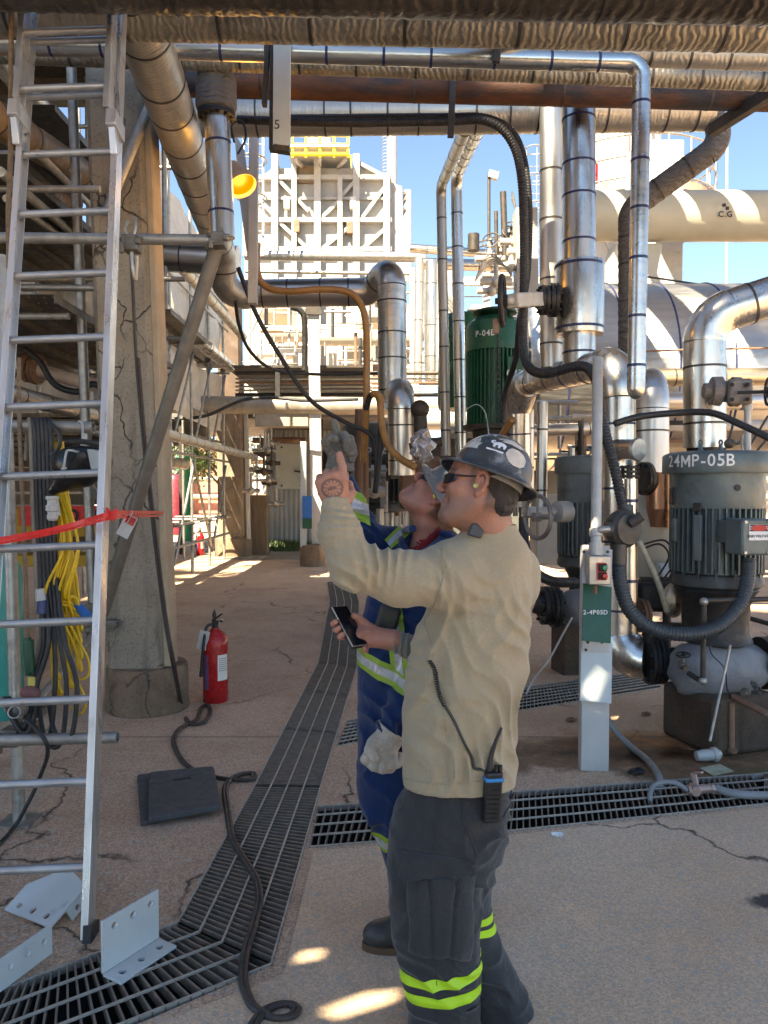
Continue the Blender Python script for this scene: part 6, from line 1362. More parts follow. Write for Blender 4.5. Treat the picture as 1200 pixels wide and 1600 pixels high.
t = thing('baffle', 'second added unseen sun landing overhead nearer the pumps', 'baffle', (-.6,1.2,5.2))
finish('blocker_plate', *cut_sheet([(-2.1,.05),(.75,.05),(.75,2.7),(-2.1,2.7)], hs2, 5.2), steel_d, t, smooth=0).modifiers.new('thick','SOLIDIFY').thickness = .012
t = thing('added_pipe_bridge', 'unseen pipe bridge added over the large tank and cream vessel', 'pipe bridge', (6,11,11.3))  # unseen pipes added to cast dapples on the tank and vessel
for k in range(9): MB().cyl((1.2+1.25*k,6.5,11.4), (.2+1.25*k,16,11.4), .34 if k % 3 else .5, n=14).build('dapple_pipe', galv_b, t)
for y in (7,11,15): MB().bar((-.2,y,10.95), (12,y,10.95), .3, .3, (0,0,1)).build('beam', steel_d, t)
# ================================================================ people: signed-distance modelling
def na(p): return np.array(p, dtype=np.float32)
class SDF:
    def __init__(s): s.pr = []
    def cone(s, a, b, ra, rb=None, k=.02, op='+', sq=None):       # tapering limb; sq=(axis, factor) flattens along axis
        a, b = na(a), na(b); rb = ra if rb is None else rb; mr = max(ra, rb) * (1.0 if sq is None else max(1, 1/sq[1] if sq[1] < 1 else 1))
        s.pr.append(('cone', op, k, np.minimum(a, b) - mr, np.maximum(a, b) + mr, (a, b, ra, rb, None if sq is None else (na(Vector(sq[0]).normalized()), sq[1])))); return s
    def chain(s, pts, rs, k=.02, op='+', sq=None):
        for i in range(len(pts) - 1): s.cone(pts[i], pts[i+1], rs[i], rs[i+1], k if i == 0 else min(k, .012) if max(rs) < .02 else k, op, sq)
        return s
    def ell(s, c, r, Rm=None, k=.02, op='+'):
        c, r = na(c), na(r); Rn = np.eye(3, dtype=np.float32) if Rm is None else np.array(Rm, dtype=np.float32)
        e = np.abs(Rn) @ r; s.pr.append(('ell', op, k, c - e, c + e, (c, r, Rn))); return s
    def loft(s, rows, k=.02, op='+'):    # rows (z, cx, cy, rx, ry) from bottom to top
        A = np.array(rows, dtype=np.float32); A = A[np.argsort(A[:, 0])]
        lo = np.array([(A[:,1]-A[:,3]).min(), (A[:,2]-A[:,4]).min(), A[0,0]], dtype=np.float32); hi = np.array([(A[:,1]+A[:,3]).max(), (A[:,2]+A[:,4]).max(), A[-1,0]], dtype=np.float32)
        s.pr.append(('loft', op, k, lo, hi, A)); return s
    def plane(s, p, n):                  # cut away what lies on the +n side
        s.pr.append(('plane', 'cut', 0, None, None, (na(p), na(Vector(n).normalized())))); return s
    def mesh(s, h, disp=None):
        adds = [p for p in s.pr if p[1] == '+']
        lo = np.min([p[3] for p in adds], axis=0) - 3*h - .012; hi = np.max([p[4] for p in adds], axis=0) + 3*h + .012
        N = np.ceil((hi - lo) / h).astype(int) + 1
        ax = [lo[i] + h * np.arange(N[i], dtype=np.float32) for i in range(3)]
        F = np.full(N, .5, dtype=np.float32)
        order = s.pr if disp is None else [p for p in s.pr if p[1] == '+'] + ['D'] + [p for p in s.pr if p[1] != '+']
        for pp in order:
            if pp == 'D':
                near = np.abs(F) < .06; I = np.nonzero(near); F[near] += disp(ax[0][I[0]], ax[1][I[1]], ax[2][I[2]]).astype(np.float32); continue
            kind, op, k, pl, ph, q = pp
            if kind == 'plane':
                d = (ax[0][:,None,None]-q[0][0])*q[1][0] + (ax[1][None,:,None]-q[0][1])*q[1][1] + (ax[2][None,None,:]-q[0][2])*q[1][2]
                F = np.maximum(F, d); continue
            mg = k + 4*h + .01
            i0 = np.maximum(0, np.floor((pl - mg - lo)/h).astype(int)); i1 = np.minimum(N, np.ceil((ph + mg - lo)/h).astype(int) + 1)
            if (i1 <= i0).any(): continue
            X = ax[0][i0[0]:i1[0], None, None]; Y = ax[1][None, i0[1]:i1[1], None]; Z = ax[2][None, None, i0[2]:i1[2]]
            if kind == 'cone':
                a, b, ra, rb, sq = q; ba = b - a; L2 = float(ba @ ba) + 1e-12
                px, py, pz = X - a[0], Y - a[1], Z - a[2]
                t = np.clip((px*ba[0] + py*ba[1] + pz*ba[2]) / L2, 0, 1)
                px = px - t*ba[0]; py = py - t*ba[1]; pz = pz - t*ba[2]
                if sq is not None:
                    u, f = sq; du = (px*u[0] + py*u[1] + pz*u[2]) * (1/f - 1)
                    px = px + u[0]*du; py = py + u[1]*du; pz = pz + u[2]*du
                d = np.sqrt(px*px + py*py + pz*pz) - (ra + (rb - ra)*t)
                if sq is not None and f < 1: d = d * f if f > .5 else d * .5
            elif kind == 'ell':
                c, r, Rn = q; px, py, pz = X - c[0], Y - c[1], Z - c[2]
                l = [px*Rn[0,i] + py*Rn[1,i] + pz*Rn[2,i] for i in range(3)]
                k0 = np.sqrt(sum((l[i]/r[i])**2 for i in range(3))); k1 = np.sqrt(sum((l[i]/r[i]**2)**2 for i in range(3))) + 1e-9
                d = k0*(k0 - 1)/k1
            else:
                A = q; z = ax[2][i0[2]:i1[2]]
                zz = np.clip(z, A[0,0], A[-1,0])
                # smooth interpolation of the rows
                idx = np.clip(np.searchsorted(A[:,0], zz) - 1, 0, len(A)-2); t = (zz - A[idx,0])/(A[idx+1,0]-A[idx,0]); 
                def hm(c):
                    m = np.gradient(A[:,c], A[:,0]); dz = A[idx+1,0]-A[idx,0]
                    t2, t3 = t*t, t*t*t
                    return (2*t3-3*t2+1)*A[idx,c] + (t3-2*t2+t)*dz*m[idx] + (-2*t3+3*t2)*A[idx+1,c] + (t3-t2)*dz*m[idx+1]
                cx, cy_, rx, ry = [hm(c)[None,None,:].astype(np.float32) for c in (1,2,3,4)]
                ux, uy = (X-cx)/rx, (Y-cy_)/ry; k0 = np.sqrt(ux*ux+uy*uy); k1 = np.sqrt((ux/rx)**2+(uy/ry)**2)+1e-9
                d = k0*(k0-1)/k1; d = np.where(k0 < .3, -np.minimum(rx, ry)*.7, d)
                dz = np.maximum(A[0,0]-z, z-A[-1,0])[None,None,:]
                d = np.maximum(d, dz)
            sl = (slice(i0[0],i1[0]), slice(i0[1],i1[1]), slice(i0[2],i1[2])); f = F[sl]; d = d.astype(np.float32)
            if op == '+':
                hh = np.maximum(k - np.abs(f - d), 0)/k if k > 0 else 0
                F[sl] = np.minimum(f, d) - hh*hh*k*.25
            else:
                hh = np.maximum(k - np.abs(f + d), 0)/k if k > 0 else 0
                F[sl] = np.maximum(f, -d) + hh*hh*k*.25
        return surfnet(F, lo, h)
def surfnet(F, lo, h):
    S_ = F < 0; nx, ny, nz = F.shape
    c = np.zeros((nx-1, ny-1, nz-1), dtype=np.uint8)
    for i in (0,1):
        for j in (0,1):
            for k in (0,1): c += S_[i:nx-1+i, j:ny-1+j, k:nz-1+k]
    act = (c > 0) & (c < 8); I = np.argwhere(act); idx = -np.ones(c.shape, dtype=np.int64); idx[act] = np.arange(len(I))
    acc = np.zeros((len(I),3)); cnt = np.zeros(len(I))
    cor = [(i,j,k) for i in (0,1) for j in (0,1) for k in (0,1)]
    for a in cor:
        for d in range(3):
            if a[d]: continue
            b = list(a); b[d] = 1
            fa = F[I[:,0]+a[0], I[:,1]+a[1], I[:,2]+a[2]]; fb_ = F[I[:,0]+b[0], I[:,1]+b[1], I[:,2]+b[2]]
            m = (fa < 0) != (fb_ < 0); t = np.where(m, fa/(fa - fb_ + 1e-20), 0)
            p = np.array(a)[None,:] + np.zeros((len(I),3)); p[:,d] += t
            acc[m] += p[m]; cnt[m] += 1
    v = (I + acc/np.maximum(cnt,1)[:,None])*h + lo
    fs = []
    for d in range(3):
        o1, o2 = [(1,2),(2,0),(0,1)][d]
        A = S_[tuple(slice(0,-1) if q == d else slice(None) for q in range(3))]; B = S_[tuple(slice(1,None) if q == d else slice(None) for q in range(3))]
        E = np.argwhere(A != B)
        ok = (E[:,o1] > 0) & (E[:,o2] > 0) & (E[:,o1] < F.shape[o1]-1) & (E[:,o2] < F.shape[o2]-1); E = E[ok]
        sg = A[E[:,0],E[:,1],E[:,2]]
        def at(q1, q2):
            e = E.copy(); e[:,o1] -= q1; e[:,o2] -= q2; return idx[e[:,0],e[:,1],e[:,2]]
        q = np.stack([at(1,1), at(0,1), at(0,0), at(1,0)], 1)
        q[~sg] = q[~sg][:, ::-1]; fs.append(q)
    return v, np.concatenate(fs)
def laplace(v, f, it=2, lam=.5):
    n = len(v); e = np.concatenate([f[:,[0,1]], f[:,[1,2]], f[:,[2,3]], f[:,[3,0]]])
    for _ in range(it):
        s = np.zeros_like(v); c = np.zeros(n)
        np.add.at(s, e[:,0], v[e[:,1]]); np.add.at(s, e[:,1], v[e[:,0]]); np.add.at(c, e[:,0], 1); np.add.at(c, e[:,1], 1)
        v = v + lam*(s/np.maximum(c,1)[:,None] - v)
    return v
def vcol(o, name, arr):
    at = o.data.attributes.new(name, 'FLOAT_COLOR', 'POINT'); a = np.ones((len(arr),4), dtype=np.float32); a[:,:arr.shape[1]] = arr; at.data.foreach_set('color', a.ravel())
def sines(seed, n, fmin, fmax, aniso=(1,1,1)):
    r = np.random.RandomState(seed); D = r.randn(n,3); D /= np.linalg.norm(D, axis=1)[:,None]; D *= np.array(aniso); f = r.uniform(fmin, fmax, n); ph = r.uniform(0, 6.28, n)
    def fn(x, y, z):
        w_ = 0
        for i in range(n):
            wp_ = 1.3*np.sin(D[(i+1)%n,0]*x*9 + D[(i+1)%n,1]*y*9 + D[(i+2)%n,2]*z*9 + ph[i-1])
            w_ = w_ + np.sin(f[i]*(D[i,0]*x + D[i,1]*y + D[i,2]*z) + ph[i] + wp_)
        return w_/n**.5
    return fn
def fold(center, direction, freq, amp, rad, warp=None, sharp=1.5):
    """a group of cloth folds: crests perpendicular to direction, fading out from center"""
    c = na(center); d = na(Vector(direction).normalized()); rad = np.array(rad if hasattr(rad,'__len__') else (rad,)*3)
    def fn(x, y, z):
        dx, dy, dz = x-c[0], y-c[1], z-c[2]; g = np.exp(-((dx/rad[0])**2 + (dy/rad[1])**2 + (dz/rad[2])**2))
        s = np.sin(.72*freq*(dx*d[0]+dy*d[1]+dz*d[2]) + 2.1*np.sin(9*dx+13*dz+7*dy+freq) + 1.1*np.sin(23*dx-17*dz+freq*.3))
        return -amp*1.7*g*(1 - np.abs(s)**.8*1.6)
    return fn
def sumf(*fs):
    def fn(x, y, z): return sum(f(x, y, z) for f in fs)
    return fn

# ---- cloth and skin materials
def cloth(name, c1, c2, weave=700, rough=.85, wr=.35, sheen=.2, c3=None):
    m, t, b, tc = nodes(name); o = tc.outputs['Object']
    col = mix(t, ramp(t, noise(t, o, 5, 6, .65), .32, .68), c1, c2)
    if c3: col = mix(t, ramp(t, noise(t, o, 2.6, 7, .7), .55, .75), col, c3)
    col = mix(t, ramp(t, noise(t, o, 160, 2), .35, .65), col, tuple(x*.975 for x in c2))
    t.links.new(col, b.inputs['Base Color']); b.inputs['Roughness'].default_value = rough; b.inputs['Sheen Weight'].default_value = sheen; b.inputs['Specular IOR Level'].default_value = .2
    bump(t, b, noise(t, o, 13, 5, .55, 1.2), wr, .012); bump(t, b, noise(t, o, 5.5, 4, .5, 1.6), wr*.6, .02); bump(t, b, noise(t, o, weave, 2), .25, .002); return m
tan_cloth = cloth('tan_knit',(.385,.32,.215),(.335,.275,.18),wr=.28,c3=(.27,.22,.145))
grey_cuff = cloth('grey_undershirt', (.27,.265,.235), (.21,.205,.18), wr=.5)
trouser_c = cloth('charcoal_work_cloth', (.046,.045,.045),(.033,.032,.033),wr=.5,c3=(.062,.058,.053))
blue_c = cloth('royal_blue_coverall',(.003,.024,.10),(.002,.017,.07),wr=.45,c3=(.002,.012,.05))
red_c = cloth('red_tee', (.26,.02,.022), (.2,.015,.018), wr=.3)
glove_c = cloth('dirty_leather_glove', (.50,.45,.38), (.38,.34,.28), 300, .8, .7, .1, c3=(.15,.13,.11))
glove_d = cloth('sooty_leather_glove',(.24,.215,.18),(.10,.09,.075), 300, .8, .7, .1, c3=(.46,.41,.34))
hiviz = M('lime_reflective_tape', (.50,.78,.03), (.44,.70,.025), 20, .5, 0, .08, 90)
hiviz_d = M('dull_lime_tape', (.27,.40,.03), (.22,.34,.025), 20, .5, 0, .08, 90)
silver = M('silver_reflective_tape',(.44,.45,.46),(.34,.35,.36), 16, .35, .2, .08, 90)
leather_b = M('black_boot_leather', (.03,.031,.032), (.05,.05,.048), 12, .45, 0, .3, 60, c3=(.10,.09,.075), s3=7, t3=(.6,.75))
sole_m = M('brown_sole', (.13,.075,.04), (.09,.055,.03), 14, .6)
hairm = M('dark_hair', (.014,.011,.009), (.03,.025,.02), 60, .55, 0, .9, 240, st=(1,1,.35))
lensm = M('smoked_lens', (.012,.012,.014), rough=.08, bp=0, rv=.02)
hat_dark = M('scuffed_dark_hat',(.085,.084,.082),(.055,.055,.055),9,.36,.3,.06,60,c3=(.30,.285,.255),s3=9,t3=(.60,.70))
hat_grey = M('silver_grey_hat', (.17,.165,.155),(.10,.10,.095),9,.36,.15, .06, 60, c3=(.50,.48,.43), s3=7, t3=(.55,.7))
stick_m = M('worn_sticker', (.60,.55,.47), (.42,.38,.33), 30, .6, 0, .1, 80, c3=(.20,.18,.16), s3=22, t3=(.56,.66))
plug_m = M('ear_plug_yellow', (.75,.62,.05), rough=.5)
def skin(name):
    m, t, b, tc = nodes(name); o = tc.outputs['Object']
    at = t.nodes.new('ShaderNodeAttribute'); at.attribute_name = 'tone'
    col = mix(t, ramp(t, noise(t, o, 35, 5), .3, .7), (1.06,1.04,1.02), (.93,.91,.90)); col = mix(t, 1, at.outputs['Color'], col, 'MULTIPLY'); col = mix(t, 1, col, ramp(t, noise(t, o, 380, 3), .3, .7, (.84,.82,.80), (1.12,1.12,1.12)), 'MULTIPLY'); col = mix(t, 1, col, ramp(t, noise(t, o, 22, 4), .35, .7, (1.04,1,1), (.95,.90,.88)), 'MULTIPLY')
    t.links.new(col, b.inputs['Base Color']); b.inputs['Roughness'].default_value = .48; b.inputs['Subsurface Weight'].default_value = .06; b.inputs['Subsurface Radius'].default_value = (.01,.004,.002); b.inputs['Subsurface Scale'].default_value = .6
    bump(t,b,noise(t,o,420,3),.45,.002); bump(t,b,noise(t,o,90,4),.3,.004); return m
skin_m = skin('sun_tanned_skin')

# ---- a head: local axes x forward, y to the person's left, z up, origin between the ears
def head_sdf(sd, T, smile=0, neck=None):
    def p(x, y, z): return T @ Vector((x, y, z))
    Rm = np.array(T.to_3x3()); s = 1
    E = lambda c, r, k=.02, op='+': sd.ell(p(*c), r, Rm, k, op)
    C = lambda a, b, ra, rb=None, k=.015, op='+': sd.cone(p(*a), p(*b), ra, rb, k, op)
    E((-.012,0,.040), (.100,.077,.092)); E((.028,0,-.015), (.062,.060,.085), .03); E((.03,0,-.055), (.052,.056,.055), .03)
    for y in (-1,1):
        C((-.008,.052*y,-.055), (.060,.026*y,-.103), .026, .020, .03)
        E((.058,.044*y,-.022), (.024,.020,.020), .03)
        C((.072,.014*y,.026), (.058,.050*y,.022), .013, .010, .02)
        E((.083,.033*y,.004), (.016,.018,.013), .012, '-'); E((.074,.032*y,.003), (.0125,.0125,.0125), .004)
        E((.100,.0125*y,-.035), (.0105,.0070,.0075), .007)
        # ear
        ea = [(.010,.078*y,.014),(.004,.085*y,.031),(-.010,.088*y,.035),(-.021,.090*y,.024),(-.022,.089*y,.004),(-.014,.085*y,-.017),(-.002,.080*y,-.031)]
        E((-.006,.078*y,0), (.016,.007,.028), .006)
        sd.chain([p(*q) for q in ea], [.0045,.0052,.0056,.0058,.0056,.0062,.0078], .005)
        sd.chain([p(-.008,.083*y,.020), p(-.012,.083*y,.0), p(-.004,.081*y,-.014)], [.004,.0042,.0045], .004)
        E((-.001,.086*y,-.002), (.006,.006,.009), .003, '-'); C((.009,.079*y,.002), (.010,.079*y,-.010), .0045, .0045, .005)
    E((.077,0,-.106), (.021,.024,.018), .03)
    C((.084,0,.022), (.110,0,-.022), .0075, .0095, .012); E((.1095,0,-.029), (.0115,.0115,.0095), .010)
    C((.088,-.018,-.060), (.088,.018,-.060), .0085, None, .012); C((.086,-.016,-.0775), (.086,.016,-.0775), .009, None, .012)
    C((.099,-.022,-.0685), (.099,.022,-.0685), .0028, None, .006, '-'); 
    for y in (-1,1):
        C((.092,.020*y,-.040), (.078,.034*y,-.066), .003, .003, .014, '-')
        if smile: C((.094,.018*y,-.068), (.080,.032*y,-.061), .0025, .002, .006, '-')
    # neck
    if neck is None: C((-.028,0,-.06), (-.052,0,-.165), .062, .064, .04); C((-.04,0,-.16), (-.06,0,-.24), .066, .085, .04)
    else:
        nb = Vector(neck); a = p(-.030,0,-.035); mid = a.lerp(nb, .55)
        sd.cone(a, mid, .060, .060, .035); sd.cone(mid, nb, .060, .072, .04)
        sd.cone(p(.030,0,-.09), mid + (p(.05,0,0)-p(0,0,0)), .028, .022, .05)
        for y in (-1,1): sd.cone(p(-.035,.055*y,-.04), nb + (p(.045,.022*y,0)-p(0,0,0)), .016, .016, .03)
def head_tone(v, T, base=(.36,.175,.115), stub=(.24,.155,.12)):
    L = np.array(T.inverted()); q = v @ L[:3,:3].T + L[:3,3]; x, y, z = q.T
    c = np.tile(np.array(base), (len(v),1))
    def bl(w_, col):
        nonlocal c; w_ = np.clip(w_,0,1)[:,None]; c = c*(1-w_) + np.array(col)*w_
    g = lambda cx, cy, cz, r: np.exp(-(((x-cx)**2+(np.abs(y)-cy)**2+(z-cz)**2)/r**2))
    bl(.55*g(.11,0,-.03,.025), (.42,.15,.10)); bl(.45*g(.06,.05,-.02,.03), (.42,.17,.11)); bl(.5*g(-.005,.085,0,.03), (.43,.17,.12))
    jaw = np.clip((-.035 - z)/.02,0,1)*np.clip((z+.135)/.02,0,1)*np.clip((x+.01)/.03,0,1); bl(.60*jaw, stub)
    lips = np.exp(-(((z+.0685)/.0105)**2))*np.clip((x-.078)/.008,0,1)*(np.abs(y)<.028); bl(.7*lips, (.36,.12,.09))
    brow = np.exp(-(((z-.030)/.006)**2))*np.clip((x-.05)/.01,0,1)*(np.abs(y)>.012)*(np.abs(y)<.055); bl(.8*brow, (.05,.035,.025))
    hs = np.clip((-.02-x)/.012,0,1)*np.clip((z+.085)/.03,0,1)*(np.abs(y)<.2); bl(.75*hs, (.05,.035,.028))
    sb = np.exp(-((x-.022)/.010)**2)*np.clip((z+.015)/.02,0,1); bl(.55*sb*(np.abs(y)>.05), (.06,.042,.033))
    return c
def frameT(o, fwd, up):
    f = Vector(fwd).normalized(); u = Vector(up); u = (u - f*u.dot(f)).normalized(); l = u.cross(f)
    T = Matrix((f, l, u)).transposed().to_4x4(); T.translation = Vector(o); return T
def join(parts):
    vs = []; fs = []; n = 0
    for v, f in parts: vs.append(v); fs.append(f + n); n += len(v)
    return np.concatenate(vs), np.concatenate(fs)
def obj_vf(name, v, f, mat, parent, tone=None, label=None):
    o = finish(name, v, f, mat, parent, label, smooth=180)
    if tone is not None: vcol(o, 'tone', tone)
    return o
import bmesh
def strip(src, name, mat, parent, cuts, off=.003, keep=None, offv=None):
    """a piece of a cloth surface cut out by planes (point, outward normal) and lifted off it"""
    L = rootloc(parent); bm = bmesh.new(); bm.from_mesh(src.data)
    so_ = rootloc(src)
    for p, n in cuts:
        bmesh.ops.bisect_plane(bm, geom=bm.verts[:]+bm.edges[:]+bm.faces[:], plane_co=Vector(p)-so_, plane_no=Vector(n), clear_outer=True)
    if not bm.faces: bm.free(); return None
    bm.normal_update()
    if keep is not None:
        kill = [f_ for f_ in bm.faces if not keep(f_.calc_center_median()+so_, f_.normal)]
        bmesh.ops.delete(bm, geom=kill, context='FACES')
    for v in bm.verts: v.co += v.normal*off + (Vector(offv) if offv else Vector((0,0,0))) + so_ - L
    me = bpy.data.meshes.new(name); bm.to_mesh(me); bm.free()
    for p_ in me.polygons: p_.use_smooth = True
    me.materials.clear(); me.materials.append(mat)
    o = bpy.data.objects.new(name, me); COL.objects.link(o); o.parent = parent; return o
def hard_hat(T, mat, parent, R0=(.140,.118,.105), brim=.045, droop=.12):
    """full-brim hard hat; T: x forward, z up, origin at the middle of the brim plane"""
    def add(m, prof_fn, rows, n=48): pass
    m = MB(); n = 56; rows = []
    for i in range(15):
        a = math.pi/2*i/14; rows.append((math.cos(a), math.sin(a)))
    vs = []; fs = []
    brimrows = [(1+brim/.125, -droop*.16, 0), (1+brim/.125, -droop*.16+.006, 0), (1+brim*.6/.125, -.004, 0), (1.02, .006, 0)]
    allr = []
    for f_, z, _ in brimrows: allr.append((f_, z))
    for c_, s_ in rows: allr.append((c_*1.0, .008 + s_*R0[2]))
    for (f_, z) in allr:
        for k in range(n):
            a = 2*math.pi*k/n; ca, sa = math.cos(a), math.sin(a)
            x = ca*R0[0]*f_; y = sa*R0[1]*f_
            if f_ > 1.03: x *= 1 + .03*ca; z2 = z - .012*abs(sa)**3*0 + .006*math.cos(2*a)
            else: z2 = z
            if f_ < .97: z2 += .006*math.exp(-(y/.022)**2)*(1-(f_)**6)
            vs.append(T @ Vector((x, y, z2)))
    for i in range(len(allr)-1):
        for k in range(n): l = (k+1) % n; fs.append((i*n+k, i*n+l, (i+1)*n+l, (i+1)*n+k))
    o = finish('hard_hat', vs, fs, mat, parent, smooth=60)
    s_ = o.modifiers.new('thick', 'SOLIDIFY'); s_.thickness = .004; s_.offset = -1
    # sweatband and cradle inside
    m = MB(); m.lathe([(.0,.0)], (0,0,0)) if False else None
    vs = []; fs = []
    for z in (-.022, .012):
        for k in range(n):
            a = 2*math.pi*k/n; vs.append(T @ Vector((math.cos(a)*R0[0]*.80 - .006, math.sin(a)*R0[1]*.82, z)))
    for k in range(n): l = (k+1) % n; fs.append((k, l, n+l, n+k))
    finish('suspension_band', vs, fs, M('grey_plastic', (.30,.29,.26), rough=.5), o, smooth=60)
    return o
def on_hat(T, R0, az, el, lift=.0015):
    """point and axes on the dome: az 0 front, + to the person's left"""
    ca, sa = math.cos(az), math.sin(az); ce, se = math.cos(el), math.sin(el)
    p = Vector((ca*ce*R0[0], sa*ce*R0[1], .008+se*R0[2])); n_ = Vector((ca*ce/R0[0], sa*ce/R0[1], se/R0[2])).normalized()
    return p + n_*lift, n_
def sticker(T, R0, az, el, outline, mat, parent, name='sticker', lift=.0016, sc=1):
    p, n_ = on_hat(T, R0, az, el); ux = Vector((0,0,1)).cross(n_).normalized(); uy = n_.cross(ux); vs = []
    def proj(x, y, li):
        q = p + ux*x + uy*y; d = Vector((q.x/R0[0], q.y/R0[1], (q.z-.008)/R0[2])); d.normalize()
        s_ = Vector((d.x*R0[0], d.y*R0[1], .008+d.z*R0[2])); nn_ = Vector((d.x/R0[0], d.y/R0[1], d.z/R0[2])).normalized(); return T @ (s_ + nn_*li)
    pts = [Vector((a*sc, b*sc)) for a, b in outline]; k = len(pts)
    xs = [q.x for q in pts]; ys_ = [q.y for q in pts]; st = .0035
    extra = [Vector((x, y)) for x in np.arange(min(xs), max(xs), st) for y in np.arange(min(ys_), max(ys_), st) if inside((x,y), outline if sc == 1 else [tuple(q) for q in pts])]
    v2, _, f2, _, _, _ = delaunay_2d_cdt(pts + extra, [(i,(i+1)%k) for i in range(k)], [], 1, 1e-6)
    vs = [proj(q.x, q.y, lift) for q in v2]
    return finish(name, vs, [tuple(f_) for f_ in f2], mat, parent, smooth=180)
def finger(sd, pts, r0, r1, k=.009):
    n = len(pts); rs = [r0 + (r1-r0)*i/(n-1) for i in range(n)]
    for i in range(n-1): sd.cone(pts[i], pts[i+1], rs[i], rs[i+1], k if i == 0 else .004)
from mathutils.bvhtree import BVHTree
def bvh(*objs):
    vs = []; fs = []
    for o in objs:
        L = rootloc(o); n = len(vs); vs += [v.co + L for v in o.data.vertices]; fs += [[i + n for i in p.vertices] for p in o.data.polygons]
    return BVHTree.FromPolygons(vs, fs)
def stick(tree_, px, py, off=.002, Yd=2.3):
    d = ray(px, py).normalized(); h = tree_.ray_cast(Vector((0,0,CAMH)), d)
    if h[0] is None: return P(px, py, Yd)
    return h[0] + h[1]*off
def rows(rs): return [(P(0,py,Y).z, P((a+b)/2,py,Y).x, Y, (b-a)/2*K(Y), ry) for py, a, b, Y, ry in rs]
def rib_on(tree_, pts, r, name, mat, parent, off=.001, per=6):
    q = []
    for a, b in zip(pts, pts[1:]):
        for k in range(per): q.append((a[0]+(b[0]-a[0])*k/per, a[1]+(b[1]-a[1])*k/per))
    q.append(pts[-1])
    return MB().tube([stick(tree_, x, y, off) for x, y in q], r, 6).build(name, mat, parent, smooth=180)
def boot(label, o, yaw, parent, h=.17, L=.29):
    """work boot, heel at o, toe along yaw"""
    f = V(math.cos(yaw), math.sin(yaw), 0); l = V(-f.y, f.x, 0); o = Vector(o); o.z = 0
    def p(x, y, z): return o + f*x + l*y + V(0,0,z)
    Rm = np.array(Matrix((f, l, V(0,0,1))).transposed())
    sd = SDF()
    sd.ell(p(L*.80,0,.055), (.068,.052,.048), Rm, .03).ell(p(L*.50,0,.065), (.09,.045,.05), Rm, .03).ell(p(L*.17,0,.06), (.06,.042,.055), Rm, .03)
    sd.cone(p(L*.18,0,.06), p(L*.2,0,h+.02), .050, .054, .03).cone(p(L*.55,0,.085), p(L*.26,0,h-.03), .036, .045, .04).plane(p(0,0,.024), (0,0,-1)).plane(p(0,0,h), (0,0,1))
    v, f_ = sd.mesh(.004); b = obj_vf('boot', v, f_, leather_b, parent, None, label)
    n = 28; out = []
    for k in range(n):
        a = 2*math.pi*k/n; x = math.cos(a); y = math.sin(a); out.append(p(L*.5 + x*L*.535, y*(.058 if x > 0 else .046)*(1-.10*math.exp(-((x+.1)/.3)**2)), .004))
    MB().prism(out, (0,0,.026)).build('sole', sole_m, b, smooth=30)
    m = MB()
    for k in range(5):
        c = p(L*(.60-.07*k), 0, .107+.018*k); m.tube([c - l*.028 - V(0,0,.006), c + V(0,0,.006), c + l*.028 - V(0,0,.006)], .0035, 6)
    m.build('laces', rubber, b); return b
hand_base = (.40,.20,.135)

# ================================================================ person in the tan shirt
Th = frameT((0,0,0), V(-math.cos(R(12))*math.cos(R(9)), math.cos(R(12))*math.sin(R(9)), math.sin(R(12))), (0,.10,1))
ear = P(750,757,2.17); Th.translation = ear - (Th.to_3x3() @ Vector((-.004,.081,-.002)))
sd = SDF(); head_sdf(sd, Th, 1, P(766,856,2.275)); hv_, hf_ = sd.mesh(.0027); ht_ = head_tone(hv_, Th)
# left hand, index finger up
sd = SDF(); YH = 2.15
wr_ = P(524,792,2.17)
kn = [P(537,748,YH), P(524,743,YH), P(511,746,YH+.005), P(500,754,YH+.012)]
for k_, q in enumerate(kn): sd.cone(P(530-5*k_,782,2.165+.003*k_), q, .0165, .0135, .016)
sd.ell(P(521,766,2.165), (.040,.020,.036), None, .02)
sd.cone(P(524,800,2.175), P(523,776,2.168), .027, .026, .02, sq=((0,1,0), .8))
finger(sd, [kn[0], P(535.5,731,YH), P(532,718,YH+.003), P(530.5,710,YH+.008)], .0122, .0092)
for q, dx in zip(kn[1:], (-1,-2,-2)):
    px_ = 600 + q.x/q.y*1200
    finger(sd, [q, q + V(dx*.0015,.038,.014), q + V(dx*.001,.056,-.012), q + V(0,.040,-.030), q + V(0,.026,-.028)], .0118, .0095)
finger(sd, [P(543,783,2.17), P(549,770,2.185), P(545,757,2.21), P(534,752,2.222)], .0145, .0105)
h1, f1 = sd.mesh(.0017)
t1 = np.tile(np.array(hand_base), (len(h1),1))
def pix(v):
    X, Y, Z = v[:,0], v[:,1], v[:,2]-CAMH; c_, s_ = math.cos(PITCH), math.sin(PITCH); dpt = Y*c_ - Z*s_; up = Y*s_ + Z*c_
    return 600 + X/dpt*1200, 800 - up/dpt*1200
qx, qy = pix(h1); dx, dy = qx-519, qy-763; rr2 = np.hypot(dx/17.5, dy/15.5); an = np.arctan2(dy, dx)
tat = ((np.abs(rr2-.93) < .09) | ((rr2 > .50) & (rr2 < .80) & (np.sin(an*12+.6) > .55)) | ((rr2 < .42) & (np.abs(dy+dx*.25) < 2.4)) | ((rr2 > .80) & (rr2 < .86)) | ((rr2<.3)&(np.sin(dx*1.9)*np.sin(dy*1.7)>.1)) ) & (h1[:,1] < 2.158)
t1[tat] *= np.array((.42,.44,.50))
nk = np.zeros(len(h1)) 
for q in kn: nk = np.maximum(nk, np.exp(-((h1-np.array(q))**2).sum(1)/.012**2))
t1 = t1*(1-.35*nk[:,None]) + np.array((.44,.18,.13))*.35*nk[:,None]
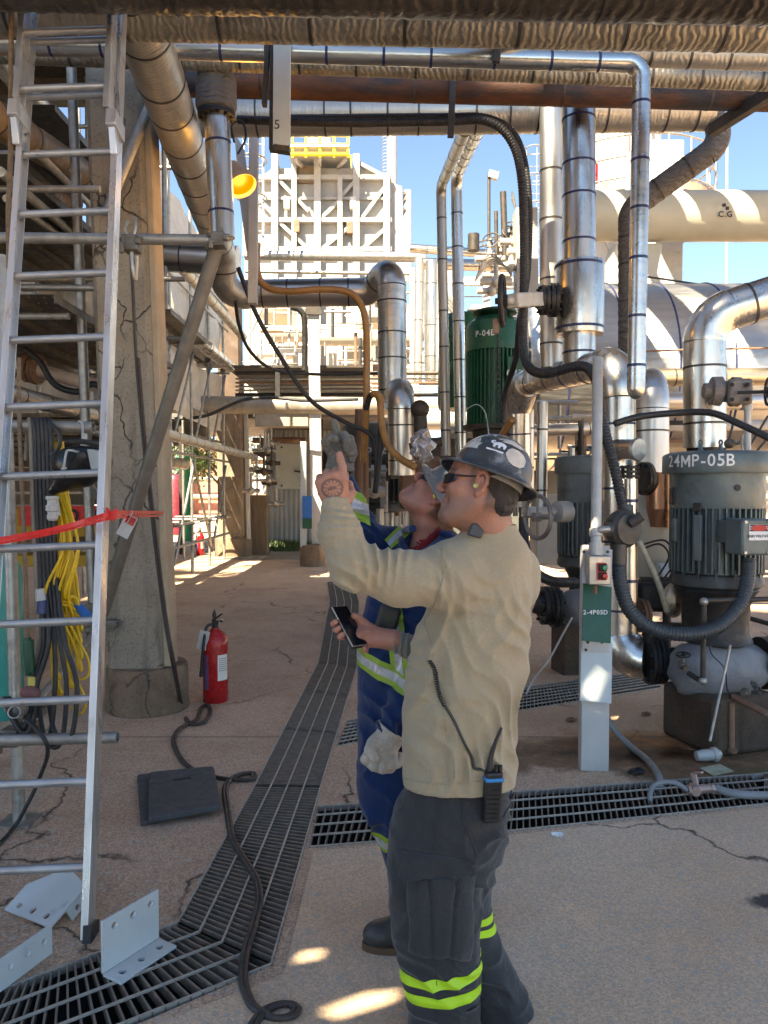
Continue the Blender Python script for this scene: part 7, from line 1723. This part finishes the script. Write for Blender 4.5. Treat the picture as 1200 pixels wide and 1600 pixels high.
tipq = np.exp(-((h1-np.array(P(530.5,709,YH+.004)))**2).sum(1)/.014**2)[:,None]; t1 = t1*(1-.5*tipq) + np.array((.50,.25,.19))*.5*tipq
# right hand holding the phone
pc = P(545,979,2.44); pa = V(-.47,.45,.76).normalized(); pn = V(.62,-.45,.64); pn = (pn - pa*pn.dot(pa)).normalized(); pw = pn.cross(pa)
def ph(a, w_, n_): return pc + pa*a + pw*w_ + pn*n_
sd = SDF()
W2 = P(614,1000,2.475)
sd.cone(W2 + (W2-P(590,992,2.46)).normalized()*.03, W2, .027, .027, .02, sq=((0,.7,.7),.8))
sd.ell(ph(-.030,-.062,-.012), (.046,.030,.036), np.array(Matrix(((P(590,992,2.46)-W2).normalized(), pa, pn)).transposed()), .02)
sd.cone(W2, ph(-.028,-.05,-.012), .027, .025, .02); sd.cone(W2, ph(-.055,-.06,-.006), .024, .022, .02); sd.cone(W2, ph(.0,-.055,-.014), .024, .02, .02)
finger(sd, [ph(-.022,-.078,.008), ph(-.002,-.062,.014), ph(.016,-.046,.017), ph(.030,-.034,.013)], .0165, .0105, .014)
for aa, w1 in ((.020,.046),(-.004,.047),(-.028,.045)): finger(sd, [ph(aa-.012,-.045,-.016), ph(aa,-.015,-.020), ph(aa+.003,.02,-.020), ph(aa+.003,w1,-.013), ph(aa+.002,w1+.002,.0)], .0115, .0088)
finger(sd, [ph(-.050,-.055,-.006), ph(-.074,-.038,-.010), ph(-.088,-.022,-.004), ph(-.087,-.012,.004)], .0125, .0092)
h2, f2_ = sd.mesh(.0018); t2 = np.tile(np.array((.43,.21,.155)), (len(h2),1))
# core
sd = SDF()
sd.loft(rows([(1215,665,775,2.29,.08),(1100,665,775,2.29,.09),(960,700,800,2.29,.09),(880,715,795,2.28,.08)]))
sd.cone(P(712,895,2.22), P(560,884,2.14), .05, .04).cone(P(560,884,2.14), wr_, .04, .024).cone(P(800,900,2.42), P(735,1050,2.54), .05, .04).cone(P(735,1050,2.54), W2, .04, .025)
sd.cone(P(768,868,2.28), P(755,930,2.29), .055, .08).cone(P(690,1240,2.24), P(690,1500,2.2), .06, .05).cone(P(690,1500,2.2), P(700,1640,2.19), .05, .04).cone(P(735,1260,2.34), P(735,1450,2.36), .06, .05).cone(P(735,1450,2.36), P(790,1585,2.36), .05, .04)
c_v, c_f = sd.mesh(.009)
bv, bf = join([(hv_, hf_), (h1, f1), (h2, f2_), (c_v, c_f)])
bt = np.concatenate([ht_, t1, t2, np.tile(np.array(hand_base), (len(c_v),1))])
A_ = finish('person', bv, bf, skin_m, None, 'person in tan long-sleeved shirt, charcoal trousers and stickered dark hard hat pointing up', 'person', smooth=180)
vcol(A_, 'tone', bt)
# shirt
sd = SDF()
sd.loft(rows([(1262,634,800,2.28,.135),(1240,631,803,2.28,.137),(1212,628,806,2.28,.14),(1180,629,807,2.28,.145),(1140,629,808,2.285,.152),(1100,628,810,2.29,.158),(1050,633,823,2.295,.162),(1000,646,830,2.30,.162),(960,663,830,2.30,.158),(925,677,828,2.30,.150),(895,690,821,2.295,.135),(868,706,822,2.29,.115),(850,722,818,2.285,.096),(836,722,808,2.275,.083),(818,727,806,2.272,.077)]), .03)
sd.cone(P(716,905,2.235), P(700,903,2.205), .094, .092, .05).cone(P(716,880,2.24), P(770,868,2.28), .070, .075, .05).cone(P(702,905,2.205), P(630,905,2.165), .092, .075, .04).cone(P(630,905,2.165), P(553,884,2.13), .075, .066, .04)
sd.cone(P(553,884,2.13), P(531,832,2.15), .066, .058, .03).cone(P(531,832,2.15), P(526,798,2.165), .061, .041, .02).cone(P(526,798,2.165), P(525,787,2.168), .041, .0375, .01)
sd.cone(P(776,856,2.285), P(800,892,2.36), .058, .078, .05).cone(P(796,896,2.38), P(798,915,2.42), .080, .076, .05).cone(P(800,915,2.42), P(738,1050,2.545), .08, .062, .04).cone(P(738,1050,2.545), P(648,1014,2.50), .060, .050, .03)
sd.cone(P(525,797,2.168), P(524,770,2.166), .029, None, .004, '-'); sd.cone(P(768,872,2.275), P(768,806,2.272), .066, .0655, .006, '-')
sd.cone(P(650,1014,2.5), P(630,1006,2.485), .040, None, .004, '-')
sd.plane(P(720,1226,2.28), (.02,-.10,-1))
dsp = sumf(lambda x, y, z: .0018*sines(5,6,16,42,(1,1,.7))(x,y,z),
  fold(P(590,868,2.10), (1,0,-.25), 120, .0075, (.075,.10,.07)), fold(P(528,815,2.12), (.12,0,1), 175, .0048, (.06,.08,.05)), fold(P(545,905,2.07), (.8,0,.6), 75, .005, (.07,.07,.07)),
  fold(P(640,905,2.09), (.5,0,1), 60, .0045, (.10,.10,.09)), fold(P(672,985,2.16), (1,.2,.55), 60, .009, (.11,.14,.13)), fold(P(700,1090,2.15), (1,0,.32), 48, .0075, (.12,.14,.20)),
  fold(P(795,1080,2.2), (1,.5,.06), 58, .0085, (.09,.2,.22)), fold(P(715,1195,2.16), (1,.2,.12), 62, .0085, (.19,.14,.08)), fold(P(650,1080,2.2), (.4,0,1), 55, .005, (.07,.2,.14)), fold(P(740,900,2.16), (.45,0,1), 45, .004, (.12,.1,.10)), fold(P(690,900,2.13), (1,0,.1), 100, .0055, (.03,.08,.10)), fold(P(805,980,2.2), (.9,.2,.5), 50, .006, (.08,.14,.12)), fold(P(690,1160,2.15), (.7,0,1), 60, .005, (.10,.10,.07)))
v, f = sd.mesh(.0052, dsp); v = laplace(v, f, 1, .4)
shirt = obj_vf('shirt', v, f, tan_cloth, A_)
sd = SDF(); sd.cone(P(655,1016,2.50), P(616,1001,2.478), .043, .036, .01); sd.cone(P(630,1006,2.485), P(600,996,2.47), .028, None, .004, '-')
v, f = sd.mesh(.004, fold(P(630,1006,2.46), (1,0,.2), 210, .0045, .06)); obj_vf('undershirt_cuff', v, f, grey_cuff, A_)
sh_t = bvh(shirt)
rib_on(sh_t, [(690,858),(692,872),(693,900),(688,925),(676,950),(663,970)], .0022, 'sleeve_seam', tan_cloth, shirt)
rib_on(sh_t, [(663,972),(672,1000),(684,1060),(692,1110),(700,1160),(702,1222)], .0016, 'side_seam', tan_cloth, shirt)
rib_on(sh_t, [(632,1216),(660,1222),(700,1226),(740,1222),(790,1214)], .0014, 'hem_stitch', tan_cloth, shirt, .0006)
MB().prism([P(730,836,2.19),P(738,818,2.19),P(746,817,2.19),P(757,830,2.185),P(752,842,2.18)], (0,.025,0)).build('collar_microphone', M('mic_grey', (.06,.06,.06), rough=.5), shirt, bevel=.005)
# trousers
sd = SDF()
sd.loft(rows([(1345,612,786,2.285,.15),(1300,611,792,2.285,.152),(1262,615,797,2.28,.148),(1228,634,794,2.28,.122),(1200,642,790,2.28,.112),(1170,648,786,2.28,.105)]), .03)
sd.loft(rows([(1646,634,764,2.19,.10),(1625,636,760,2.19,.096),(1590,638,752,2.195,.09),(1550,632,752,2.20,.092),(1500,621,753,2.205,.10),(1450,610,752,2.215,.112),(1400,606,752,2.225,.122),(1350,607,762,2.24,.128),(1300,611,768,2.25,.13)]), .04)
sd.loft(rows([(1596,742,838,2.37,.10),(1575,734,834,2.37,.095),(1540,716,820,2.37,.092),(1500,694,800,2.365,.096),(1470,680,784,2.36,.10),(1430,668,772,2.36,.112),(1390,662,771,2.355,.12),(1340,655,780,2.34,.128),(1290,655,788,2.32,.13)]), .04)
sd.plane(P(700,1186,2.28), (0,0,1))
dsp = sumf(lambda x, y, z: .0024*sines(15,6,18,46,(1,1,.8))(x,y,z), fold(P(775,1300,2.2), (.55,.2,1), 55, .009, (.07,.2,.10)), fold(P(745,1345,2.2), (.8,0,.6), 52, .008, (.08,.15,.12)), fold(P(700,1260,2.14), (1,0,.15), 45, .005, (.12,.1,.12)),
  fold(P(680,1530,2.12), (.3,0,1), 62, .0075, (.14,.14,.06)), fold(P(760,1420,2.28), (.5,0,1), 60, .008, (.07,.14,.10)), fold(P(790,1530,2.28), (.6,0,1), 58, .0095, (.09,.14,.08)), fold(P(690,1600,2.1), (.2,0,1), 80, .0065, (.14,.14,.05)), fold(P(630,1420,2.15), (1,0,.2), 60, .007, (.05,.1,.15)), fold(P(800,1580,2.28), (.3,0,1), 85, .0075, (.09,.14,.04)))
v, f = sd.mesh(.0052, dsp); v = laplace(v, f, 1, .4)
tr = obj_vf('trousers', v, f, trouser_c, A_)
tt_ = bvh(tr)
Ln = lambda v_: v_
def legside(xmax=None, xmin=None):
    return lambda c, n_: (xmax is None or c.x < xmax) and (xmin is None or c.x > xmin)
xdiv = P(754,1560,2.2).x
for y0, y1 in ((1533,1550),(1562,1579)):
    strip(tr, 'reflective_strip', hiviz, tr, [(P(690,y0,2.10), (-.09,.1,1)), (P(690,y1,2.10), (.09,-.1,-1)), (P(751,1500,2.25), (1,-.05,0)), (P(690,1560,2.285), (0,1,0))], .0025)
for y0, y1 in ((1440,1451),(1457,1468)):
    strip(tr, 'reflective_strip', hiviz, tr, [(P(765,y0,2.28), (.35,.0,1)), (P(765,y1,2.28), (-.35,0,-1)), (P(736,1450,2.28), (-1,.4,0))], .0025, keep=lambda c, n_: c.y > 2.262)
def patch(tree_, quad, nu, nv, off, name, mat, parent):
    """cloth piece laid on a surface: quad of photo pixels tl, tr, br, bl; off(u, v) is its height"""
    m = MB(); tl, tr_, br, bl = [Vector((q[0], q[1])) for q in quad]; top = []; bot = []
    for j in range(nv+1):
        for i in range(nu+1):
            u, v_ = i/nu, j/nv; q = tl.lerp(tr_, u).lerp(bl.lerp(br, u), v_); s0 = stick(tree_, q.x, q.y, 0); s1 = stick(tree_, q.x, q.y, 1)
            n_ = s1 - s0; n_.x *= .6; n_.normalize(); o_ = off(u, v_); top.append(s0 + n_*o_); bot.append(s0 + n_*min(o_ - .003, -.002))
    n = len(top); W1 = nu+1
    m.add(top + bot, [(j*W1+i, (j+1)*W1+i, (j+1)*W1+i+1, j*W1+i+1) for j in range(nv) for i in range(nu)] + [(i, i+1, n+i+1, n+i) for i in range(nu)] + [(nv*W1+i+1, nv*W1+i, n+nv*W1+i, n+nv*W1+i+1) for i in range(nu)] + [((j+1)*W1, j*W1, n+j*W1, n+(j+1)*W1) for j in range(nv)] + [(j*W1+nu, (j+1)*W1+nu, n+(j+1)*W1+nu, n+j*W1+nu) for j in range(nv)])
    return m.build(name, mat, parent, smooth=40)
sm = lambda x: max(0, min(1, x))**.5
pock = lambda u, v_: .004 + .022*sm(min(u, 1-u)*5)*(.55+.45*sm((1-v_)*6)) + .006*math.sin(v_*7+u*3)*min(1, v_*6) - .009*math.exp(-((u-.33-.05*v_)/.035)**2) - .008*math.exp(-((u-.72+.10*v_)/.03)**2)
patch(tt_, ((636,1372),(742,1366),(736,1500),(640,1484)), 40, 30, pock, 'cargo_pocket', trouser_c, tr)
flapf = lambda u, v_: .008 + .026*v_**.7*(.8+.25*math.sin(u*9)) + .010*math.sin(u*5+1)*v_
patch(tt_, ((624,1328),(736,1345),(732,1366+5),(630,1366)), 34, 10, flapf, 'pocket_flap', trouser_c, tr)
stm = M('stitch_grey', (.035,.035,.037), rough=.9, bp=0)
rib_on(tt_, [(668,1228),(676,1250),(683,1273)], .0018, 'pocket_seam', stm, tr); rib_on(tt_, [(690,1228),(686,1255),(683,1273)], .0018, 'pocket_seam', stm, tr); rib_on(tt_, [(683,1273),(680,1300),(676,1330)], .0014, 'pocket_seam', stm, tr)
rib_on(tt_, [(722,1232),(722,1280),(735,1310),(745,1340)], .0016, 'pocket_seam', stm, tr); rib_on(tt_, [(680,1496),(682,1530),(684,1600)], .0014, 'side_seam', stm, tr)
rib_on(tt_, [(745,1222),(752,1240),(765,1275),(785,1280),(797,1255),(800,1225)], .002, 'back_pocket_edge', stm, tr)
boot('left boot', P(735,1662,2.12), math.pi*.62, A_); boot('right boot', P(806,1590,2.36), math.pi*.98, A_, .13)
# hair, hat, glasses, ear plug
sd = SDF(); Rm = np.array(Th.to_3x3()); hp_ = lambda x, y, z: Th @ Vector((x,y,z))
sd.ell(hp_(-.016,0,.030), (.105,.0815,.100), Rm, .01).ell(hp_(-.055,0,-.035), (.058,.066,.055), Rm, .03).plane(hp_(-.026,0,-.0), Th.to_3x3() @ Vector((1,0,-.55))).plane(hp_(0,0,.085), Th.to_3x3() @ Vector((0,0,1))).plane(hp_(-.06,0,-.078), Th.to_3x3() @ Vector((.25,0,-1)))
v, f = sd.mesh(.003, lambda x, y, z: .0014*sines(8,6,180,420)(x,y,z)); obj_vf('hair', v, f, hairm, A_)
Tq = frameT((0,0,0), V(-math.cos(R(20.6))*math.cos(R(9)), math.cos(R(20.6))*math.sin(R(9)), math.sin(R(20.6))), (0,.24,1)); Tq.translation = P(763,756,2.25) + Tq.to_3x3() @ Vector((0,0,.022))
HR = (.117,.104,.118)
hat = hard_hat(Tq, hat_dark, A_, HR, .034, .10)
def ringpts(rx, ry, n=20, seed=0, j=.12): r = random.Random(seed); return [(rx*math.cos(2*math.pi*k/n)*(1+r.uniform(-j,j)), ry*math.sin(2*math.pi*k/n)*(1+r.uniform(-j,j))) for k in range(n)]
sticker(Tq, HR, R(118), R(24), ringpts(.036,.030,22,1,.05), stick_m, hat, 'round_sticker')
# local sticker axes: +x runs towards the back of the hat on its left side
leafp = [(-.026,-.018),(.026,-.018),(.022,-.008),(.028,.008),(.014,.006),(.016,.014),(.004,.030),(-.002,.022),(-.010,.018),(-.016,.004),(-.024,-.006)]
sticker(Tq, HR, R(42), R(26), leafp, stick_m, hat, 'leaf_sticker')
beast = [(-.026,.010),(-.021,.017),(-.014,.017),(-.011,.010),(-.018,.010),(-.016,.004),(-.006,.010),(.004,.013),(.014,.012),(.023,.006),(.022,-.010),(.016,-.010),(.015,-.002),(.008,-.002),(.007,-.012),(.001,-.012),(.000,-.003),(-.006,-.003),(-.008,-.012),(-.014,-.012),(-.015,.0),(-.022,.002)]
sticker(Tq, HR, R(84), R(33), beast, white_ink, hat, 'animal_sticker')
sticker(Tq, HR, R(82), R(22), [(-.026,-.003),(.026,-.003),(.026,.003),(-.026,.003)], white_ink, hat, 'word_sticker')
sticker(Tq, HR, R(115), R(52), ringpts(.046,.013,24,5,.35), stick_m, hat, 'scuffed_patch', .0012); sticker(Tq, HR, R(78), R(68), ringpts(.02,.006,16,6,.3), stick_m, hat, 'scuffed_patch', .0012); sticker(Tq, HR, R(63), R(56), ringpts(.006,.005,10,7,.2), white_ink, hat, 'scuffed_patch', .0012)
def glasses(T, parent):
    vs = []; nU, nV = 28, 5
    for j in range(nV+1):
        for i in range(nU+1):
            y = -.070+.140*i/nU; zt_ = .019-.006*abs(y)/.07; zb = -.016 + .010*max(0,(1-abs(y)/.016)) + .012*(abs(y)/.07)**3; z = zb+(zt_-zb)*j/nV
            vs.append(T @ Vector((.107-(y/.070)**2*.040, y, z)))
    o = finish('safety_glasses', vs, [(j*(nU+1)+i, j*(nU+1)+i+1, (j+1)*(nU+1)+i+1, (j+1)*(nU+1)+i) for j in range(nV) for i in range(nU)], lensm, parent, smooth=180)
    s_ = o.modifiers.new('thick','SOLIDIFY'); s_.thickness = .0022
    for y in (-1,1): MB().tube(spline([T @ Vector(q) for q in ((.068,.070*y,.012),(.04,.079*y,.014),(.0,.0815*y,.020),(-.022,.082*y,.012),(-.034,.080*y,-.008))]), .0028, 6).build('temple', ink, o, smooth=180)
    return o
glasses(Th, A_)
MB().cyl(Th @ Vector((.004,.080,-.006)), Th @ Vector((.008,.096,-.010)), .0055).build('ear_plug', M('plug_pale', (.55,.58,.20), rough=.5), A_)
# phone held, radio in the pocket
t = thing('phone', 'dark smartphone in a black case with pale rim held at waist height', 'phone', pc)
PM_ = Matrix((pw, pa, pn)).transposed()
MB().box(pc - pn*.003, (.078,.158,.009), PM_).build('case', rubber, t, bevel=.004)
MB().box(pc + pn*.0035, (.0725,.150,.0045), PM_).build('frame', M('phone_frame', (.62,.58,.50), rough=.3, metal=.8, bp=0), t, bevel=.002)
MB().box(pc + pn*.0062, (.0685,.146,.0012), PM_).build('screen', M('dark_screen', (.006,.007,.01), rough=.12, bp=0, rv=.02), t)
at_ = bvh(shirt, tr)
rd = thing('two_way_radio', 'black two-way radio with blue trim and antenna in the back trouser pocket', 'radio', stick(at_, 765,1270))
rb_ = stick(at_, 763,1280,.012); ra = stick(at_, 766,1200,.024); ra.y = min(ra.y, rb_.y)
RDIR = (ra - rb_).normalized()
MB().bar(rb_, ra, .050, .028, (1,.2,0)).build('body', M('radio_black', (.014,.014,.015), rough=.45), rd, bevel=.006)
tp = ra - RDIR*.022; MB().bar(tp - RDIR*.005, tp + RDIR*.006, .056, .034, (1,.2,0)).build('trim', M('radio_blue', (.02,.22,.50), rough=.4), rd, bevel=.003)
an = ra + V(-.014,0,0)
MB().tube(spline([an, an + V(.006,0,.04), an + V(.018,-.004,.085), an + V(.034,-.006,.125)]), [.0085-.0045*k/24 for k in range(25)], 8).build('antenna', rubber, rd, smooth=180)
m = MB()
for k in range(7): q = rb_.lerp(ra, .1+.09*k) + V(0,-.0145,0); m.bar(q - V(.017,.003,0), q + V(.017,-.003,0), .0035, .004)
m.build('grille', ink, rd)
for dx in (.006,.018): MB().cyl(ra + V(dx,0,0), ra + V(dx,0,.016), .006).build('knob', ink, rd)
cord = [stick(sh_t, x, y, .010) for x, y in ((674,1032),(678,1048),(684,1068),(690,1085),(697,1102))]
q = resample(spline(cord, 30), .0009); m = MB(); pts = []
for i, p in enumerate(q):
    d = (q[min(i+1,len(q)-1)] - q[max(i-1,0)]).normalized(); u, w_ = frame(d); a = i*.82; pts.append(p + (u*math.cos(a)+w_*math.sin(a))*.0058)
m.tube(pts, .0019, 5); m.tube(spline([cord[-1]]+[stick(sh_t, x, y, .006) for x, y in ((708,1125),(720,1150),(729,1168),(735,1184),(740,1200))] + [ra + V(-.03,.0,.004), ra + V(-.022,.0,-.012)]), .0042, 8)
m.build('speaker_cord', rubber, rd, smooth=180)

# ================================================================ person in the blue coverall
YB = 2.78
Tb = frameT((0,0,0), V(-math.cos(R(55))*math.cos(R(12)), math.cos(R(55))*math.sin(R(12)), math.sin(R(55))), (0,0,1))
ear = P(684,778,2.70); Tb.translation = ear - (Tb.to_3x3() @ Vector((-.004,.081,-.002)))
sd = SDF(); head_sdf(sd, Tb, 0, P(671,856,2.80)); hv_, hf_ = sd.mesh(.003); ht_ = head_tone(hv_, Tb, (.40,.165,.115), (.33,.17,.13))
sd = SDF(); sd.cone(P(527,720,2.80), P(530,770,2.80), .026, .032, .01, sq=((0,1,0),.8)); fv_, ff_ = sd.mesh(.004)
sd = SDF(); sd.loft(rows([(1250,590,690,2.8,.08),(1000,590,690,2.8,.09),(870,620,700,2.8,.08)])).cone(P(671,860,2.8), P(655,930,2.8), .08, .09).cone(P(620,865,2.88), P(563,842,2.78), .05, .04).cone(P(563,842,2.78), P(529,760,2.80), .04, .03).cone(P(690,880,2.66), P(672,1020,2.64), .05, .04).cone(P(672,1020,2.64), P(610,1150,2.62), .04, .03)
sd.cone(P(610,1240,2.76), P(640,1400,2.72), .06, .05).cone(P(640,1400,2.72), P(622,1480,2.72), .05, .045).cone(P(670,1240,2.86), P(680,1460,2.9), .06, .05)
c_v, c_f = sd.mesh(.009)
bv, bf = join([(hv_, hf_), (fv_, ff_), (c_v, c_f)])
B_ = finish('person', bv, bf, skin_m, None, 'person in blue reflective coverall and silver-grey hard hat looking up with gloved hand raised', 'person', smooth=180)
vcol(B_, 'tone', np.concatenate([ht_, np.tile(np.array(hand_base), (len(fv_)+len(c_v),1))]))
sd = SDF()
sd.loft(rows([(1260,562,705,2.79,.16),(1200,559,708,2.79,.165),(1130,557,712,2.79,.168),(1060,558,714,2.79,.17),(1010,559,716,2.79,.168),(960,566,722,2.79,.165),(910,580,735,2.79,.16),(875,598,738,2.79,.14),(850,625,728,2.79,.11),(832,640,712,2.79,.09)]), .03)
sd.loft(rows([(1356,602,680,2.745,.09),(1320,590,684,2.75,.10),(1280,574,686,2.76,.115),(1240,562,690,2.77,.13),(1200,560,690,2.78,.13)]), .04)
sd.loft(rows([(1350,640,720,2.90,.09),(1280,625,725,2.88,.11),(1220,620,716,2.85,.12)]), .04)
sd.cone(P(640,868,2.87), P(612,860,2.87), .085, .08, .05).cone(P(612,860,2.87), P(566,838,2.79), .08, .068, .04).cone(P(566,838,2.79), P(548,795,2.79), .068, .058, .03).cone(P(548,795,2.79), P(536,756,2.80), .056, .047, .02)
sd.cone(P(700,880,2.70), P(694,890,2.66), .09, .085, .05).cone(P(694,890,2.66), P(672,1020,2.63), .082, .068, .04).cone(P(672,1020,2.63), P(640,1090,2.61), .068, .060, .03).cone(P(640,1090,2.61), P(614,1136,2.60), .060, .050, .02)
sd.cone(P(671,880,2.76), P(655,815,2.72), .062, .070, .012, '-')
sd.cone(P(533,752,2.80), P(529,730,2.80), .040, None, .004, '-')
dsp = sumf(lambda x, y, z: .0028*sines(25,6,16,40,(1,1,.6))(x,y,z), fold(P(600,1150,2.63), (1,.1,.12), 62, .009, (.12,.15,.3)), fold(P(610,960,2.63), (.6,0,1), 50, .006, (.12,.15,.10)), fold(P(600,840,2.75), (.5,0,1), 60, .009, (.12,.15,.08)), fold(P(556,815,2.74), (.4,0,1), 75, .008, (.07,.1,.08)), fold(P(625,1110,2.56), (-.5,0,1), 85, .0075, (.07,.1,.08)), fold(P(600,1290,2.63), (.8,0,.5), 60, .008, (.1,.15,.12)))
v, f = sd.mesh(.0058, dsp); v = laplace(v, f, 1, .4)
cov = obj_vf('coverall', v, f, blue_c, B_); ct_ = bvh(cov)
# open collar and red tee
sd = SDF(); sd.cone(P(668,862,2.775), P(663,838,2.755), .084, .071, .01).cone(P(662,850,2.76), P(655,815,2.74), .062, .066, .004, '-'); v, f = sd.mesh(.005); obj_vf('tee_shirt', v, f, red_c, B_)
for pts in (((640,868),(628,850),(632,832),(645,826)), ((690,835),(705,842),(712,850))):
    m = MB(); q = [stick(ct_, x, y, .008) for x, y in pts]; m.tube(spline(q), .011, 8); m.build('collar', blue_c, cov, smooth=180)
nb = V(.36,0,.93)
def band3(p0, p1, n_, cuts, base=cov, keep=None, lift=.003):
    """lime tape with a silver stripe down its middle, between points p0 (upper) and p1 (lower)"""
    n_ = Vector(n_).normalized(); p0, p1 = Vector(p0), Vector(p1)
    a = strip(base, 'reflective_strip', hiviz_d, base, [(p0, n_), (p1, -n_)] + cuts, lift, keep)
    b = strip(base, 'reflective_strip', silver, base, [(p0.lerp(p1,.28), n_), (p0.lerp(p1,.72), -n_)] + cuts, lift+.0022, keep)
keepw = lambda c, n_: c.x < P(650,1050,2.64).x and c.z > .5 and n_.y < .5
band3(P(590,1031,2.63), P(590,1063,2.63), nb, [], keep=keepw)
kv = lambda c, n_: n_.y < -.2 and c.y < 2.74
band3(P(634,1000,2.62), P(606,1000,2.62), (1,0,.12), [(P(620,1048,2.62), -nb), (P(620,880,2.62), (0,0,1))], keep=kv)
band3(P(590,1307,2.66), P(590,1334,2.66), (-.03,0,1), [], keep=lambda c, n_: c.x < P(650,1320,2.7).x and c.y < 2.84)
band3(P(556,768,2.74), P(560,812,2.74), (.45,0,.9), [(P(575,800,2.74), (1,0,.2))], keep=lambda c, n_: c.z > P(0,828,2.74).z)
band3(P(631,818,2.8), P(638,836,2.8), (-.62,0,.78), [(P(606,850,2.8), (-.78,0,-.62)), (P(650,815,2.8), (.9,0,.4))], keep=lambda c, n_: c.z > P(0,868,2.74).z and n_.y < .3)
rib_on(ct_, [(637,870),(628,920),(620,1000)], .002, 'zip', ink, cov)
MB().box(stick(ct_, 608,966,.012), (.075,.05,.10), Matrix.Rotation(R(15),3,'Y')).build('chest_pouch', M('worn_black_pouch', (.022,.021,.018), (.06,.055,.04), 20, .6), cov, bevel=.012)
boot('left boot', P(700,1492,2.72), math.pi*1.03, B_, .30, .30); boot('right boot', P(745,1470,2.9), math.pi*1.0, B_, .30)
Tq = Tb.copy(); Tq.translation = Tb @ Vector((-.020,0,.022))
hat = hard_hat(Tq, hat_grey, B_, HR, .036, .10)
sticker(Tq, HR, R(60), R(25), ringpts(.03,.018,18,3,.25), stick_m, hat, 'scuffed_patch'); sticker(Tq, HR, R(100), R(40), ringpts(.03,.02,18,4,.3), stick_m, hat, 'scuffed_patch')
glasses(Tb, B_)
MB().lathe([(0,-.004),(.0085,0),(.0085,.012),(.006,.016),(0,.017)], Tb @ Vector((.004,.082,-.004)), Tb.to_3x3() @ Vector((.2,1,0)), 14).build('ear_plug', plug_m, B_)
# raised glove (index finger up) and hanging glove
sd = SDF()
sd.ell(P(531,704,2.80), (.040,.030,.052), None, .02).cone(P(531,716,2.80), P(531,730,2.80), .040, .050, .02).cone(P(531,730,2.8), P(531,738,2.8), .050, .052, .01)
sd.cone(P(534,738,2.80), P(534,745,2.80), .044, None, .004, '-').plane(P(530,737,2.8), (0,0,-1))
finger(sd, [P(530,700,2.80), P(528,680,2.79), P(525,668,2.785), P(522,659,2.78)], .018, .013, .008)
finger(sd, [P(537,695,2.79), P(538,680,2.765), P(541,690,2.74), P(542,702,2.75)], .0165, .0135, .006)
finger(sd, [P(543,700,2.79), P(546,686,2.77), P(549,696,2.745), P(548,708,2.75)], .016, .013, .006)
finger(sd, [P(546,708,2.79), P(551,698,2.775), P(553,708,2.755), P(550,718,2.76)], .015, .0125, .006)
finger(sd, [P(521,712,2.785), P(511,700,2.765), P(508,691,2.75), P(515,684,2.74), P(524,686,2.735)], .0165, .013, .007)
v, f = sd.mesh(.0026, sumf(lambda x, y, z: .0009*sines(35,6,60,140)(x,y,z), fold(P(530,722,2.77), (0,0,1), 150, .0028, .05))); obj_vf('glove', v, f, glove_d, B_, None, 'sooty leather glove on the raised hand')
sd = SDF()
sd.cone(P(628,1118,2.60), P(620,1132,2.597), .068, .062, .02).cone(P(620,1132,2.597), P(606,1155,2.585), .060, .045, .02).plane(P(611,1139,2.59), (.58,.1,.81)).ell(P(597,1168,2.575), (.055,.040,.050), np.array(Matrix.Rotation(R(25),3,'Y')), .02)
for k, (a, b, c) in enumerate((((580,1168),(572,1186),(585,1197)),((590,1180),(584,1196),(598,1201)),((602,1184),(599,1200),(610,1200)),((613,1180),(613,1195),(620,1192)))):
    finger(sd, [P(*a,2.555), P(*b,2.55), P(*c,2.575), P(c[0]+4,c[1]-10,2.59)], .0205, .0155, .007)
finger(sd, [P(583,1160,2.55), P(577,1172,2.525), P(585,1184,2.515)], .019, .015, .014)
v, f = sd.mesh(.003, sumf(lambda x, y, z: .0012*sines(45,6,50,120)(x,y,z))); obj_vf('glove', v, f, glove_c, B_, None, 'pale leather glove on the hanging hand')
# ---- wisp of steam low behind the workers
ms, t, b, tc = nodes('steam_puff'); t.nodes.remove(b); vo = nn(t, 'VolumePrincipled', Density=.0); vo.inputs['Color'].default_value = (.95,.95,.95,1)
den = math_(t, 'MULTIPLY', ramp(t, noise(t, tc.outputs['Object'], 3.2, 5, .6, .6), .45, .75), 1.6)
gr_ = nn(t, 'TexGradient', gradient_type='SPHERICAL'); t.links.new(mapping(t, tc.outputs['Object'], (1.15, 1.6, 4.2), loc=(0,0,-1.05)), gr_.inputs[0])
t.links.new(math_(t, 'MULTIPLY', den, gr_.outputs['Fac']), vo.inputs['Density']); t.links.new(vo.outputs[0], [n for n in t.nodes if n.type == 'OUTPUT_MATERIAL'][0].inputs['Volume'])
c = P(495,902,12.6); MB().sphere((c.x, c.y, .30), 1.0, 16, 10, (.95,.6,.28)).build('steam', ms, None, 'faint wisp of steam near the walkway grating behind the pointing worker', 'steam', kind='stuff')
# moulded shell of the hanging welding helmet
sd = SDF(); sd.ell(P(122,724,3.52), (.115,.095,.078), None, .03).cone(P(118,735,3.52), P(84,765,3.52), .088, .026, .04).cone(P(130,730,3.5), P(150,722,3.48), .08, .075, .04).plane(P(110,722,3.60), (-.2,1,.2))
v, f = sd.mesh(.005); obj_vf('shell', v, f, M('helmet_black', (.008,.008,.009), rough=.3, bp=.02), WH[0])
